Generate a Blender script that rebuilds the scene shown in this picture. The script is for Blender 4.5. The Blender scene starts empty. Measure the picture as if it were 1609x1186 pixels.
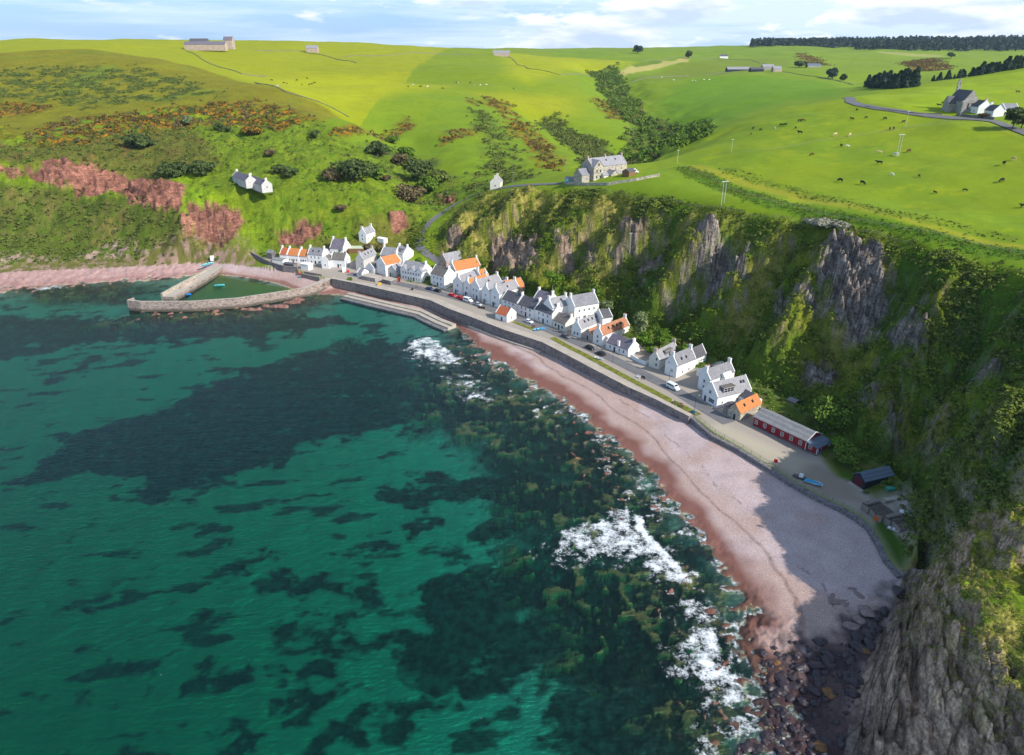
import bpy, bmesh, math, random
import numpy as np
from mathutils import Vector, Matrix
rad = math.radians
C = bpy.context.scene.collection
SC = bpy.context.scene
random.seed(7)

# ------------------------------------------------------------------ survey frame
# world: X right, Y inland, Z up, sea level z = 0, drone 110 m above the water
CAMZ, FPX, PITCH = 110.0, 1120.0, rad(24.8)
_cp, _sp = math.cos(PITCH), math.sin(PITCH)
def ray(px, py):
    u, v = px - 804.5, 593.0 - py
    return u, FPX * _cp + v * _sp, v * _cp - FPX * _sp
def G(px, py, z=0.0):
    r = ray(px, py); t = (z - CAMZ) / r[2]
    return (r[0] * t, r[1] * t, z)
def D(px, py, Y):
    r = ray(px, py); t = Y / r[1]
    return (r[0] * t, Y, CAMZ + r[2] * t)

# ------------------------------------------------------------------ noise
def _hash(ix, iy, seed):
    h = (ix.astype(np.int64) * 374761393 + iy.astype(np.int64) * 668265263 + seed * 974634777) & 0x7fffffff
    h = ((h ^ (h >> 13)) * 1274126177) & 0x7fffffff
    return h ^ (h >> 16)
def perlin(x, y, seed=0):
    x = np.asarray(x, np.float32); y = np.asarray(y, np.float32)
    ix = np.floor(x); iy = np.floor(y); fx = x - ix; fy = y - iy
    ix = ix.astype(np.int64); iy = iy.astype(np.int64)
    def g(ax, ay, dx, dy):
        a = (_hash(ax, ay, seed) & 1023).astype(np.float32) * (6.2831853 / 1024)
        return np.cos(a) * dx + np.sin(a) * dy
    u = fx * fx * fx * (fx * (fx * 6 - 15) + 10); v = fy * fy * fy * (fy * (fy * 6 - 15) + 10)
    a = g(ix, iy, fx, fy); b = g(ix + 1, iy, fx - 1, fy); c = g(ix, iy + 1, fx, fy - 1); d = g(ix + 1, iy + 1, fx - 1, fy - 1)
    return ((a + (b - a) * u) * (1 - v) + (c + (d - c) * u) * v) * 1.5
def fbm(x, y, oct=4, seed=0, gain=.5, lac=2.03):
    s = 0; a = 1.0; n = 0
    for i in range(oct):
        s = s + a * perlin(x, y, seed + i * 17); n += a
        a *= gain; x = x * lac + 13.7; y = y * lac + 7.3
    return s / n
def ridged(x, y, oct=3, seed=0):
    s = 0; a = 1.0; n = 0
    for i in range(oct):
        s = s + a * (1 - np.abs(perlin(x, y, seed + i * 31)) * 1.6); n += a
        a *= .5; x = x * 2.1 + 3.1; y = y * 2.1 + 9.2
    return s / n
def sstep(a, b, x):
    t = np.clip((x - a) / (b - a), 0, 1); return t * t * (3 - 2 * t)
def polysd(poly, x, y, reach=60.0):
    """signed distance to a closed polygon, positive inside; far outside = -reach"""
    P = np.asarray([p[:2] for p in poly], np.float32)
    out = np.full(x.shape, -reach, np.float32)
    m = (x > P[:, 0].min() - reach) & (x < P[:, 0].max() + reach) & (y > P[:, 1].min() - reach) & (y < P[:, 1].max() + reach)
    if not m.any(): return out
    X = x[m]; Y = y[m]; ins = np.zeros(X.shape, bool); d2 = np.full(X.shape, 1e12, np.float32)
    for i in range(len(P)):
        ax, ay = P[i]; bx, by = P[(i + 1) % len(P)]
        ex, ey = bx - ax, by - ay
        t = np.clip(((X - ax) * ex + (Y - ay) * ey) / max(ex * ex + ey * ey, 1e-9), 0, 1)
        d2 = np.minimum(d2, (X - ax - t * ex) ** 2 + (Y - ay - t * ey) ** 2)
        c = ((ay > Y) != (by > Y))
        with np.errstate(divide='ignore', invalid='ignore'):
            ins ^= c & (X < (bx - ax) * (Y - ay) / (by - ay if by != ay else 1e-9) + ax)
    d = np.sqrt(d2); out[m] = np.where(ins, d, -d)
    return out
def linedist(line, x, y, reach=60.0):
    P = np.asarray([p[:2] for p in line], np.float32)
    out = np.full(x.shape, reach, np.float32)
    m = (x > P[:, 0].min() - reach) & (x < P[:, 0].max() + reach) & (y > P[:, 1].min() - reach) & (y < P[:, 1].max() + reach)
    X = x[m]; Y = y[m]; d2 = np.full(X.shape, 1e12, np.float32)
    for i in range(len(P) - 1):
        ax, ay = P[i]; bx, by = P[i + 1]; ex, ey = bx - ax, by - ay
        t = np.clip(((X - ax) * ex + (Y - ay) * ey) / max(ex * ex + ey * ey, 1e-9), 0, 1)
        d2 = np.minimum(d2, (X - ax - t * ex) ** 2 + (Y - ay - t * ey) ** 2)
    out[m] = np.sqrt(d2); return out
def dens(line, step):
    out = []
    for a, b in zip(line[:-1], line[1:]):
        n = max(1, int(math.dist(a[:2], b[:2]) / step))
        for i in range(n):
            t = i / n; out.append(tuple(a[k] + (b[k] - a[k]) * t for k in range(3)))
    out.append(tuple(line[-1])); return out

# ------------------------------------------------------------------ survey lines
ZT = 5.0   # village terrace
WALL_TOP = [G(*p) for p in [(524,437,5.4),(560,444,5.4),(600,453,5.4),(640,462,5.4),(680,471,5.4),(710,484.5,5.4),(744,497,5.4),(797,517.5,5.4),
            (857,537,5.4),(900,559,5.4),(930,575,5.4),(992,607,5.4),(1037,627,5.4),(1088,653.5,5.3)]]
FENCE_LINE = [G(*p) for p in [(1088,653.5,4.9),(1120,682,4.6),(1164,705,4.6),(1204.5,730,4.6),(1247,758,4.6),(1289,781,4.5),(1321,796,4.5),(1348,811,4.5),
            (1369,828,4.5),(1385,855,4.4),(1397,880,4.2),(1418,905,4.0)]]
BASEZ = [1.0, 1.3, 1.5, 1.5, 1.5, 1.5, 1.5, 1.6, 1.9, 2.2, 2.4, 2.7, 2.9, 3.1, 3.4, 3.5, 3.6, 3.6, 3.6, 3.6, 3.6, 3.6, 3.6, 3.5, 3.4]
HEAD_FOOT = [G(*p) for p in [(1412,925,3.2),(1405,960,2.9),(1375,1010,2.4),(1350,1070,1.6),(1335,1130,.9),(1325,1190,.4),(1300,1290,0)]]
LEFT_COAST = [G(*p) for p in [(-420,500,1.5),(-200,462,1.5),(-60,440,2),(0,428,2.4),(80,424,2.4),(160,421,2.4),(240,417,2.6),(300,413,2.8),(335,413,3.0),(352,414,3.2)]]
HARB_COAST = [G(*p) for p in [(352,414,3.2),(385,416,3.6),(420,421,3.8),(458,424,3.8),(475,431,3.8),(500,436,4.2),(524,437,5.0)]]
COAST = LEFT_COAST + HARB_COAST[1:] + [(x, y, ZT) for x, y, z in WALL_TOP[1:]] + FENCE_LINE[1:] + HEAD_FOOT
SEA_POLY = [p[:2] for p in COAST] + [(60, -200), (-900, -200), (-900, COAST[0][1])]
FOOT = [G(*p) for p in [(415,404,6),(460,404,7),(520,406,7.5),(590,408,8.5),(640,420,8),(690,432,8),(760,438,8.5),(805,454,8.5),(830,468,8),(900,481,8),(960,500,8),(1000,512,7.5),
        (1050,536,7.5),(1110,556,7.5),(1170,590,7),(1225,622,7),(1300,668,7),(1338,702,7),(1400,738,7),(1434,772,7),(1440,815,6.5),(1442,850,6),(1432,885,5)]]
TOP = [G(*p) for p in [(800,296,41),(860,292,47.5),(960,302,50),(1040,316,51),(1100,326,52),(1170,338,52.5),(1230,350,52.5),(1290,352,54),(1380,374,54),(1460,392,54),(1540,404,54),(1609,420,55),(1700,450,56),(1800,490,57)]]
ROAD_UP = [G(*p) for p in [(700,428,6.3),(690,414,8.3),(672,401,10.8),(657,386,13.5),(659,370,16.3),(674,352,19.7),(698,334,23.5),(724,317,27.5),(755,303,32),(790,294,39),(830,291,43.5),(880,290,47.5)]]

land = []
land += dens(LEFT_COAST, 8) + dens(HARB_COAST, 6)
land += dens([(x, y, ZT) for x, y, z in WALL_TOP], 5) + dens(FENCE_LINE, 4) + dens(HEAD_FOOT, 4)
land += dens(FOOT, 5) + dens(TOP, 7) + dens(ROAD_UP, 6)
# right plateau and fields
def HP(*a): land.extend(G(*p) for p in a)
def DP(*a): land.extend(D(*p) for p in a)
HP((900,280,50),(930,288,51),(1030,270,54),(990,258,54),(1060,262,56),(1075,258,56),(1150,262,58),(1240,250,62),(1150,300,54),(1250,320,55),(1320,284,59),(1420,330,57),(1609,340,59),(1550,380,56),
   (1325,230,65),(1450,200,72),(1609,250,68),(1510,190,77),(1609,200,75),(1400,168,79),(1250,190,71),(1330,154,80),(1140,230,62),(1050,232,57),
   (977,248,52),(1040,212,60),(1140,193,66),(1220,172,72),(1290,158,78),(1750,300,66),(1800,220,78),(1700,360,60))
DP((1335,152,610),(1400,150,640),(1500,130,680),(1480,126,720),(1400,140,690),(1609,106,760),(1609,140,600),(1750,90,760),(1850,100,600))
# behind the brow: wooded gully and its banks
HP((1000,230,30),(1050,200,36),(1060,222,34))
DP((1020,180,860),(990,150,980),(965,122,1200),(940,106,1450),(880,245,560),(800,275,500),(745,300,450),(715,318,420))
HP((690,338,15),(660,352,11),(640,385,9),(630,400,8.2))
DP((880,225,640),(800,250,560),(800,200,680),(800,160,800),(800,110,1000),(900,190,760),(900,150,900),(900,112,1150),(860,90,1500),
   (740,250,520),(700,220,600),(700,160,800),(700,110,1000),(700,270,470),(660,300,440),(640,270,500),(640,240,560),(640,330,412),(600,340,404),
   (960,140,1080),(1060,178,830),(1090,190,720),(1200,150,850),(1300,128,1050),(1150,118,1150),(1170,110,1300),(1050,120,1400),(1100,98,1700),(1250,135,960),
   (1300,112,1300),(1400,132,1050),(1450,128,1000),(1350,100,1700),(1300,80,2200),(1500,78,2500),(1580,100,1500),(1609,85,2200),(1450,105,1400),(1400,140,900),(1480,130,860),(1609,112,950))
# left hill
DP((550,186,565),(420,132,690),(250,92,790),(100,80,860),(-50,82,900),(-250,90,900),(560,145,800),(480,140,860),(600,200,650),(640,225,600),(560,110,1000),(400,110,950),(300,80,1080),(330,76,1120),(100,70,1000),
   (0,70,1000),(200,62,1250),(60,62,1250),(440,66,1350),(560,70,1400),(660,75,1450),(740,82,1500),(800,86,1550),(950,83,2100),(1050,80,2300),(1150,76,2600),(1250,72,2900),(1350,68,3200),(1450,66,3300),(1609,66,3300),(1750,66,3300),
   (680,130,950),(780,140,880),(600,85,1250),(480,80,1250),
   (100,190,560),(0,190,570),(-150,190,570),(250,180,575),(400,185,570),(100,120,720),(250,130,690),(0,120,720),(-200,130,720),(450,165,590),
   (480,200,545),(500,240,483),(420,235,490),(500,268,450),(440,275,432),(395,288,420),(520,290,425),(580,270,455),(560,240,500),(600,300,430),(470,310,412),(350,235,480),(300,250,468),(560,330,406),(500,345,402),
   (340,290,424),(360,320,408),(420,335,403),(395,375,394),(420,372,395))
HP((100,256,48),(0,262,46),(-120,262,46),(-300,270,46),(180,272,44),(240,290,40),(285,298,36),(120,300,32),(40,298,33),(200,310,28),(-100,300,33),(0,360,15),(100,360,15),(200,360,15),(260,370,14),(0,400,6),(120,398,6),(220,395,7),(-150,380,12),
   (290,300,33),(284,340,26),(290,380,15),(310,397,6),(330,404,4.5),(372,345,24),(382,352,20),(352,385,9),(345,318,31),(300,320,30),(330,360,22))
# far side falls away
for a in range(-56, 60, 7):
    land.append((5200 * math.sin(rad(a)), 5200 * math.cos(rad(a)), 60 if a < 8 else 115))
# cliff body
DP((1486,557,176),(1540,470,186),(1300,480,226),(1300,420,236),(1230,560,218),(1609,500,178),(1609,560,166),(1500,640,160),(1560,600,163),(1420,600,190),(1400,660,178),
   (1609,640,141),(1550,668,140),(1500,700,141),(1450,742,147),(1436,780,150),(1609,720,125),(1540,760,126),(1480,800,131),(1445,850,133),(1609,800,111),(1560,830,112.5),(1500,860,116),(1452,882,125),
   (1700,600,150),(1700,700,118),(1800,560,165),
   (1480,905,108),(1505,930,101.5),(1530,960,95.5),(1590,1060,82),(1640,1100,76),(1609,930,100),(1570,900,105),(1609,1000,89),
   (1480,1000,98),(1440,960,106),(1420,1000,104),(1500,1100,83.5),(1400,1100,90),(1340,1150,84.5),(1609,1186,70),(1500,1186,76),(1420,1186,79.5),(1550,1060,85))
land += [(80,55,23),(95,70,24),(110,90,24),(72,50,15),(62,58,6),(52,68,.5),(130,100,30),(150,130,38),(60,40,5),(100,40,24)]

# sea side: beach and bed
sea = []
sea += dens(LEFT_COAST, 8) + dens(HARB_COAST, 6)
sea += dens([(x, y, z) for (x, y, _), z in zip(WALL_TOP + FENCE_LINE[1:], BASEZ)], 5) + dens(HEAD_FOOT, 4)
WATER = [G(*p) for p in [(-420,540,0),(-200,488,0),(-80,464,0),(0,458,0),(90,452,0),(170,444,0),(230,440,0),(290,434,0),(325,426,0),(340,431,0),(375,434,0),(400,437.5,0),(428,443,0),(448,449,0),(462,454,0),(483,462,0),(510,463,0),(560,466,0),(600,473,0),(650,491,0),(690,505,0),(716,513,0),
         (728,524,0),(750,545,0),(790,577,0),(840,607,0),(880,628,0),(915,657,0),(960,692,0),(1000,727,0),(1035,762,0),(1055,797,0),(1085,833,0),(1115,868,0),(1140,900,0),(1150,940,0),(1145,975,0),(1140,1020,0),(1155,1070,0),(1172,1120,0),(1170,1160,0),(1140,1200,0),(1110,1290,0)]]
sea += dens(WATER, 5)
def SP(*a): sea.extend(G(px, py, 0)[:2] + (z,) for px, py, z in a)
SP((560,450,.5),(640,470,.6),(500,450,1.6),(470,440,2.4),(430,430,1.8),(390,424,2.0),(240,428,1.1),(120,436,1.0),(0,440,1.0))
SP((760,520,.9),(850,560,1.4),(950,620,1.8),(1050,690,2.1),(1130,760,2.4),(1200,820,2.4),(1250,900,2.0),(1300,960,1.8),(1200,900,1.2),(1240,980,1.0),(1200,1000,.7),(1270,1040,.9),(1220,1080,.5),(1260,1130,.6),(1200,1140,.3),(1300,1150,.9),(1230,1180,.3),
   (1100,780,1.2),(1010,690,1.0),(900,610,.9))
SP((380,450,-.9),(300,455,-1.5),(330,440,-.8),(420,450,-.6),(200,455,-1.2),(100,470,-1.5),(0,480,-2),(200,490,-2.0),(300,492,-1.3),(400,485,-1.0),(470,475,-.8),(550,490,-2.2),(620,520,-2.0),(680,545,-1.0),(700,560,-.9),
   (760,600,-.8),(700,620,-1.5),(800,640,-.7),(850,700,-.9),(760,720,-2),(900,740,-.7),(940,800,-.9),(850,820,-1.6),(1000,850,-.7),(960,900,-1.0),(1050,920,-.6),(880,920,-2),(1000,1000,-.9),(1080,1000,-.5),(900,1050,-1.4),(1060,1080,-.6),(1000,1150,-1.2),(1100,1160,-.5),
   (900,1180,-2.5),(600,600,-4),(400,560,-4),(200,540,-3.6),(0,540,-3.5),(-150,520,-3),(600,750,-4),(300,700,-5.5),(0,700,-6),(600,950,-4.5),(300,950,-6),(0,950,-7.5),(600,1186,-4.5),(300,1186,-8),(0,1186,-12),(800,1100,-2.5),(750,850,-3),(-300,700,-10),(-400,1200,-14))
sea += [(-900, -200, -15), (-900, 400, -12), (60, -200, -8), (-400, -200, -13), (30, 40, -2), (50, 20, -2)]

def rbf_fit(pts):
    P = np.array(pts, np.float64)
    key = np.round(P[:, :2] / .8).astype(int); _, idx = np.unique(key, axis=0, return_index=True); P = P[np.sort(idx)]
    X = P[:, :2] / 100; n = len(P)
    A = np.zeros((n + 3, n + 3)); A[:n, :n] = np.sqrt(((X[:, None] - X[None]) ** 2).sum(-1)); A[:n, :n] -= np.eye(n) * 2e-3
    A[:n, n] = 1; A[:n, n + 1:] = X; A[n, :n] = 1; A[n + 1:, :n] = X.T
    b = np.zeros(n + 3); b[:n] = P[:, 2]
    return X.astype(np.float32), np.linalg.solve(A, b).astype(np.float32)
def rbf_eval(m, x, y):
    X, w = m; sh = x.shape; x = (x.ravel() / 100).astype(np.float32); y = (y.ravel() / 100).astype(np.float32); out = np.empty(x.shape, np.float32); n = len(X)
    for i in range(0, len(x), 20000):
        a = x[i:i + 20000]; b = y[i:i + 20000]
        d = np.sqrt((a[:, None] - X[None, :, 0]) ** 2 + (b[:, None] - X[None, :, 1]) ** 2)
        out[i:i + 20000] = d @ w[:n] + w[n] + w[n + 1] * a + w[n + 2] * b
    return out.reshape(sh)

# ------------------------------------------------------------------ terrain grid (finer near the village, coarser with distance)
NT, NR = 1500, 1350
R0, R1 = 62.0, 4600.0
T0, T1 = rad(-53), rad(53)
CS = 4
th = np.linspace(T0, T1, NT); lr = np.linspace(math.log(R0), math.log(R1), NR)
def _grid(th, lr):
    r = np.exp(lr)[:, None]; return (r * np.sin(th)[None]).astype(np.float32), (r * np.cos(th)[None]).astype(np.float32)
def bil(Hc, tt, ll):
    """bilinear sample of a coarse (lr, th) raster"""
    fi = np.clip((ll - lr[0]) / (lr[-1] - lr[0]), 0, 1) * (Hc.shape[0] - 1); fj = np.clip((tt - T0) / (T1 - T0), 0, 1) * (Hc.shape[1] - 1)
    i = np.minimum(fi.astype(int), Hc.shape[0] - 2); j = np.minimum(fj.astype(int), Hc.shape[1] - 2); u = (fi - i).astype(np.float32); v = (fj - j).astype(np.float32)
    return (Hc[i, j] * (1 - u) + Hc[i + 1, j] * u) * (1 - v) + (Hc[i, j + 1] * (1 - u) + Hc[i + 1, j + 1] * u) * v
thc = np.linspace(T0, T1, NT // CS); lrc = np.linspace(lr[0], lr[-1], NR // CS)
xc, yc = _grid(thc, lrc)
Lc = rbf_eval(rbf_fit(land), xc, yc); Sc = rbf_eval(rbf_fit(sea), xc, yc)
def blur(A, n):
    for _ in range(n):
        P = np.pad(A, 1, mode='edge'); A = (P[:-2, 1:-1] + P[2:, 1:-1] + P[1:-1, :-2] + P[1:-1, 2:] + 2 * A) / 6
    return A
Lc = blur(Lc, 5)
X, Y = _grid(th, lr)
TT, LL = np.meshgrid(th, lr)
HL = bil(Lc, TT, LL); HS = bil(Sc, TT, LL)
seasd = polysd(SEA_POLY, X, Y, 1000)
ISSEA = seasd > 0
# the village terrace: a near level shelf between the sea wall and the foot of the cliff
TERR_POLY = [p[:2] for p in WALL_TOP] + [p[:2] for p in FENCE_LINE[1:]] + [p[:2] for p in FOOT[::-1]] + [p[:2] for p in HARB_COAST[2:-1]]
tsd = polysd(TERR_POLY, X, Y, 80)
_near = tsd > -12
_dw = np.full(X.shape, 60, np.float32); _df = _dw.copy()
_dw[_near] = linedist(HARB_COAST[2:] + WALL_TOP[1:] + FENCE_LINE[1:], X[_near], Y[_near], 90); _df[_near] = linedist(FOOT, X[_near], Y[_near], 90)
_f = _dw / np.maximum(_dw + _df, .1)
ZTERR = 5.0 + 2.2 * sstep(.45, 1.0, _f) - .4 * sstep(110, 95, Y + 0 * X) - .45 * sstep(188, 176, Y)
_w = sstep(-6, 1.5, tsd)
HL = HL * (1 - _w) + ZTERR * _w
TERR = sstep(-1, 2.5, tsd)
_j = sstep(-6, 0, seasd) * (1 - sstep(-7, -1, tsd))
HL = HL * (1 - _j) + HS * _j
BASE = np.where(ISSEA, HS, HL).astype(np.float32)
def zsamp(H, x, y):
    x = np.asarray(x, float); y = np.asarray(y, float)
    return bil(H, np.arctan2(x, y), np.log(np.maximum(np.hypot(x, y), R0)))
_ts = np.exp(np.linspace(math.log(.06), math.log(3.2), 2600))
def hit(px, py, H=None):
    """where the line of sight of a survey photo point meets the ground"""
    H = BASE if H is None else H
    r = ray(px, py); x = r[0] * _ts; y = r[1] * _ts; z = CAMZ + r[2] * _ts
    g = np.maximum(zsamp(H, x, y), 0.0)
    k = np.nonzero(z < g)[0]
    if not len(k): k = [len(_ts) - 1]
    k = k[0]
    if k > 0:
        a, b = z[k - 1] - g[k - 1], g[k] - z[k]; f = a / max(a + b, 1e-9)
        return (x[k - 1] + (x[k] - x[k - 1]) * f, y[k - 1] + (y[k] - y[k - 1]) * f)
    return (x[k], y[k])
def hpoly(pts): return [hit(*p) for p in pts]
# ------------------------------------------------------------------ relief
ROADC = linedist(ROAD_UP, X, Y, 40)
FIELD_ROAD = hpoly([(1330,153),(1336,160),(1350,165),(1380,171),(1430,178),(1480,184),(1530,188),(1565,192),(1609,208),(1680,232)])
FROADC = linedist(FIELD_ROAD, X, Y, 40)
roadw = np.maximum(1 - sstep(3.0, 7.0, ROADC), 1 - sstep(3, 8, FROADC))
def grad(H):
    dx1 = np.gradient(X, axis=1); dy1 = np.gradient(Y, axis=1); dz1 = np.gradient(H, axis=1)
    dx0 = np.gradient(X, axis=0); dy0 = np.gradient(Y, axis=0); dz0 = np.gradient(H, axis=0)
    nx = dy1 * dz0 - dz1 * dy0; ny = dz1 * dx0 - dx1 * dz0; nz = dx1 * dy0 - dy1 * dx0
    return nx, ny, nz
_nx, _ny, _nz = grad(BASE)
SLOPE0 = np.sqrt(_nx ** 2 + _ny ** 2) / np.maximum(np.abs(_nz), 1e-6)
landm = (~ISSEA).astype(np.float32)
RR = np.hypot(X, Y)
PLATEAU = [p[:2] for p in TOP] + [(400, 150), (700, 500), (700, 900), (250, 640)] + [hit(*p)[:2] for p in [(1330,153),(1290,158),(1220,172),(1140,193),(1040,212),(977,248),(930,262)]] + [ROAD_UP[-1][:2]]
platsd = polysd(PLATEAU, X, Y, 60)
CLIFF_BOX = [(-60, 400), (-45, 350), (60, 100), (40, 30), (200, 30), (330, 140), (330, 215), (100, 330), (60, 372), (-10, 425)]
cliff = sstep(.35, .75, SLOPE0) * sstep(-4, 6, polysd(CLIFF_BOX, X, Y, 60)) * landm * (1 - TERR) * (1 - sstep(-3, 5, platsd))
HEADZ = sstep(-6, 8, polysd([(45, 30), (52, 68), (66, 100), (84, 122), (96, 122), (112, 100), (120, 30)], X, Y, 60)) * landm
cliff = np.maximum(cliff, HEADZ * .8) * sstep(2.5, 6, linedist(WALL_TOP + FENCE_LINE[1:], X, Y, 20))
s_ax = X * .5 - Y * .866; t_ax = X * .866 + Y * .5
wx = fbm(X / 28, Y / 28, 3, 5) * 9; wy = fbm(X / 28, Y / 28, 3, 6) * 9
rib = ridged((s_ax + wx) / 23, (t_ax + wy) / 85, 2, 11)
rib2 = ridged((s_ax + wx * .6) / 9, (t_ax + wy) / 26, 2, 12)
GUL = (rib - .55)
def valley(pts, depth, w):
    d = linedist(hpoly(pts), X + wx * .35, Y + wy * .35, 40); return depth * np.exp(-(d / w) ** 2)
GULS = [[(1120,322),(1060,350),(1010,385),(965,410),(925,430)],[(990,308),(962,345),(935,372),(900,400),(870,425)],[(882,296),(850,320),(825,345),(790,385),(770,415)],[(1190,345),(1140,395),(1100,440),(1060,490)],[(1258,352),(1215,400),(1185,450),(1140,520)],[(1425,385),(1405,440),(1340,520),(1270,600)],[(1500,640),(1470,690),(1440,740)],[(1540,500),(1480,600),(1430,680)]]
RIDG = [[(1050,322),(1010,350),(970,385),(930,415)],[(925,300),(900,340),(870,375),(850,410)],[(830,305),(800,340),(760,375),(730,405)],[(1155,340),(1110,380),(1060,430),(1030,470)],[(1222,352),(1180,395),(1150,440)],[(1330,370),(1300,430),(1250,500),(1200,560)],[(770,300),(740,330),(715,370)],[(1490,400),(1460,480),(1400,580),(1350,640)]]
VAL = sum(valley(g_, 1, 6.5) for g_ in GULS); RID = sum(valley(g_, 1, 6.0) for g_ in RIDG)
edgefade = 1 - np.clip(np.maximum(sstep(-9, 0, platsd), 0), 0, 1) * .65
dz = cliff * edgefade * (1 - HEADZ * .8) * (GUL * 9 + (rib2 - .55) * 3.2 - VAL * 7.5 + RID * 5.0)
n8 = fbm(X / 9, Y / 9, 3, 21); n3 = fbm(X / 3.2, Y / 3.2, 3, 22); n1 = perlin(X / 1.1, Y / 1.1, 23); n40 = fbm(X / 45, Y / 45, 3, 24); n200 = fbm(X / 210, Y / 210, 3, 25)
# on steep ground the noise runs along the face (strike and height), not across the plan
cu = s_ax + wx * .3; cv = BASE * 1.15 + t_ax * .4; cwt = np.clip(np.maximum(cliff, HEADZ * sstep(.3, .7, SLOPE0)), 0, 1)
cr = (slice(0, int(np.searchsorted(lr, math.log(470)))), slice(None))
def face(A, su, sv, o, seed):
    A = A.copy(); A[cr] = A[cr] * (1 - cwt[cr]) + fbm(cu[cr] / su, cv[cr] / sv, o, seed) * cwt[cr]; return A
n8 = face(n8, 9, 7, 3, 21); n3 = face(n3, 3.4, 2.6, 3, 22)
dz += cliff * (n8 * 3.8 + n3 * 1.5 + n1 * .35)
LEFTH = sstep(-8, 10, polysd(hpoly([(-100,150),(60,215),(250,170),(430,165),(560,230),(690,290),(700,330),(640,400),(430,400),(345,400),(250,404),(0,420),(-100,430)]), X, Y, 60)) * landm * (1 - TERR)
dz += LEFTH * (1 - TERR) * (n8 * 2.4 + n3 * .7 + n40 * 3.0 * sstep(360, 430, Y))
hills = landm * sstep(430, 650, RR) * (1 - LEFTH)
dz += hills * (n40 * 1.0 + n200 * 8.0 * sstep(600, 1100, RR) + n3 * .15)
dz -= landm * 9 * np.exp(-(linedist(hpoly([(930,106),(960,122),(988,150),(1012,176),(1042,198),(1015,222)]), X + n40 * 20, Y + n40 * 20, 160) / 42) ** 2)
dz -= landm * 7 * np.exp(-(linedist(hpoly([(855,184),(905,206),(955,226),(990,240)]), X + n40 * 16, Y, 120) / 30) ** 2)
dz -= landm * 6 * np.exp(-(linedist(hpoly([(545,184),(600,208),(650,240),(672,275)]), X + n40 * 12, Y, 120) / 26) ** 2)
dz += landm * 7 * np.exp(-(linedist(hpoly([(640,150),(720,190),(760,240)]), X, Y, 200) / 60) ** 2)
plat = sstep(2, 20, platsd)
dz += plat * (n40 * 1.4 + n8 * .18) * sstep(0, 30, platsd)
# rock outcrops: outlines of the bare faces seen in the cliffs
def px_mask(polys, soft=3.0, warp=3.0, sc=6.0, seed=40, ground=None):
    m = np.zeros(X.shape, np.float32)
    for p in polys:
        P = hpoly(p) if ground is None else [G(*q, ground)[:2] for q in p]
        x0, x1 = min(a[0] for a in P) - 25, max(a[0] for a in P) + 25; y0, y1 = min(a[1] for a in P) - 25, max(a[1] for a in P) + 25
        k = (X > x0) & (X < x1) & (Y > y0) & (Y < y1)
        if not k.any(): continue
        xx = X[k]; yy = Y[k]
        sd = polysd(P, xx + fbm(xx / sc, yy / sc, 3, seed) * warp * 2, yy + fbm(xx / sc, yy / sc, 3, seed + 1) * warp * 2, 25)
        m[k] = np.maximum(m[k], sstep(-soft, soft, sd))
    return m
RED = px_mask([[(0,262),(60,268),(85,250),(138,256),(190,272),(240,284),(292,290),(290,305),(282,332),(262,330),(235,325),(180,300),(120,304),(85,292),(40,276),(0,276)],
               [(285,345),(295,322),(330,318),(378,330),(386,352),(372,368),(345,392),(320,402),(296,398),(284,380)],
               [(436,368),(450,362),(480,344),(504,352),(502,372),(470,382),(440,386)],[(612,340),(632,335),(642,352),(630,366),(616,360)],[(690,305),(716,302),(716,316),(694,318)]], 1.5, 2.0, 5)
ROCK = px_mask([[(1285,400),(1330,375),(1385,395),(1400,430),(1405,460),(1390,480),(1360,510),(1330,515),(1305,490),(1285,450)],
                [(1218,450),(1250,462),(1288,480),(1290,505),(1270,500),(1225,475)],[(1120,375),(1150,372),(1178,395),(1175,440),(1150,440),(1120,430),(1095,395)],
                [(1085,370),(1105,360),(1125,370),(1120,400),(1090,390)],[(1390,490),(1430,500),(1460,540),(1430,565),(1400,540)],[(1530,545),(1575,545),(1575,575),(1545,580)],[(1265,560),(1310,555),(1315,590),(1285,600),(1265,590)],
                [(770,380),(800,360),(845,370),(850,410),(830,435),(800,440),(770,410)],[(870,385),(900,365),(910,400),(880,410)],[(915,360),(935,355),(945,385),(925,385)],[(975,355),(1000,345),(1010,380),(985,385)],[(915,390),(930,395),(935,415),(920,412)],[(960,395),(975,390),(975,412),(960,408)],
                [(1010,385),(1035,380),(1040,410),(1015,415)],[(700,375),(725,370),(730,390),(705,395)],[(1350,620),(1375,620),(1375,655),(1360,655)],[(1390,640),(1420,650),(1420,690),(1395,690)],[(1455,660),(1505,660),(1500,705),(1470,690)],[(1375,690),(1430,720),(1440,760),(1400,745),(1370,715)],
                [(1390,760),(1432,770),(1446,830),(1430,840),(1410,800)],
                [(1345,1140),(1395,1040),(1440,990),(1480,985),(1530,975),(1600,1070),(1640,1200),(1560,1260),(1330,1240)],[(1400,960),(1440,930),(1475,915),(1500,950),(1470,985),(1420,990)]], 1.6, 2.5, 5, 50) * landm
SCARS = np.maximum(RED, ROCK)
strata = face(fbm((X * .6 + Y * .3 + BASE * 1.7) / 2.2, (X * .3 - Y * .5 + BASE * .2) / 9, 3, 61), 10, 2.2, 3, 61)
ledge = perlin(BASE / 1.9 + fbm(X / 9, Y / 9, 2, 64) * 2.2, s_ax / 16, 65)
blocky = face(np.abs(perlin(X / 3.1 + strata, Y / 3.1, 62)) + .6 * np.abs(perlin(X / 1.3, Y / 1.3 + strata, 63)), 4, 2.6, 2, 62)
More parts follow.
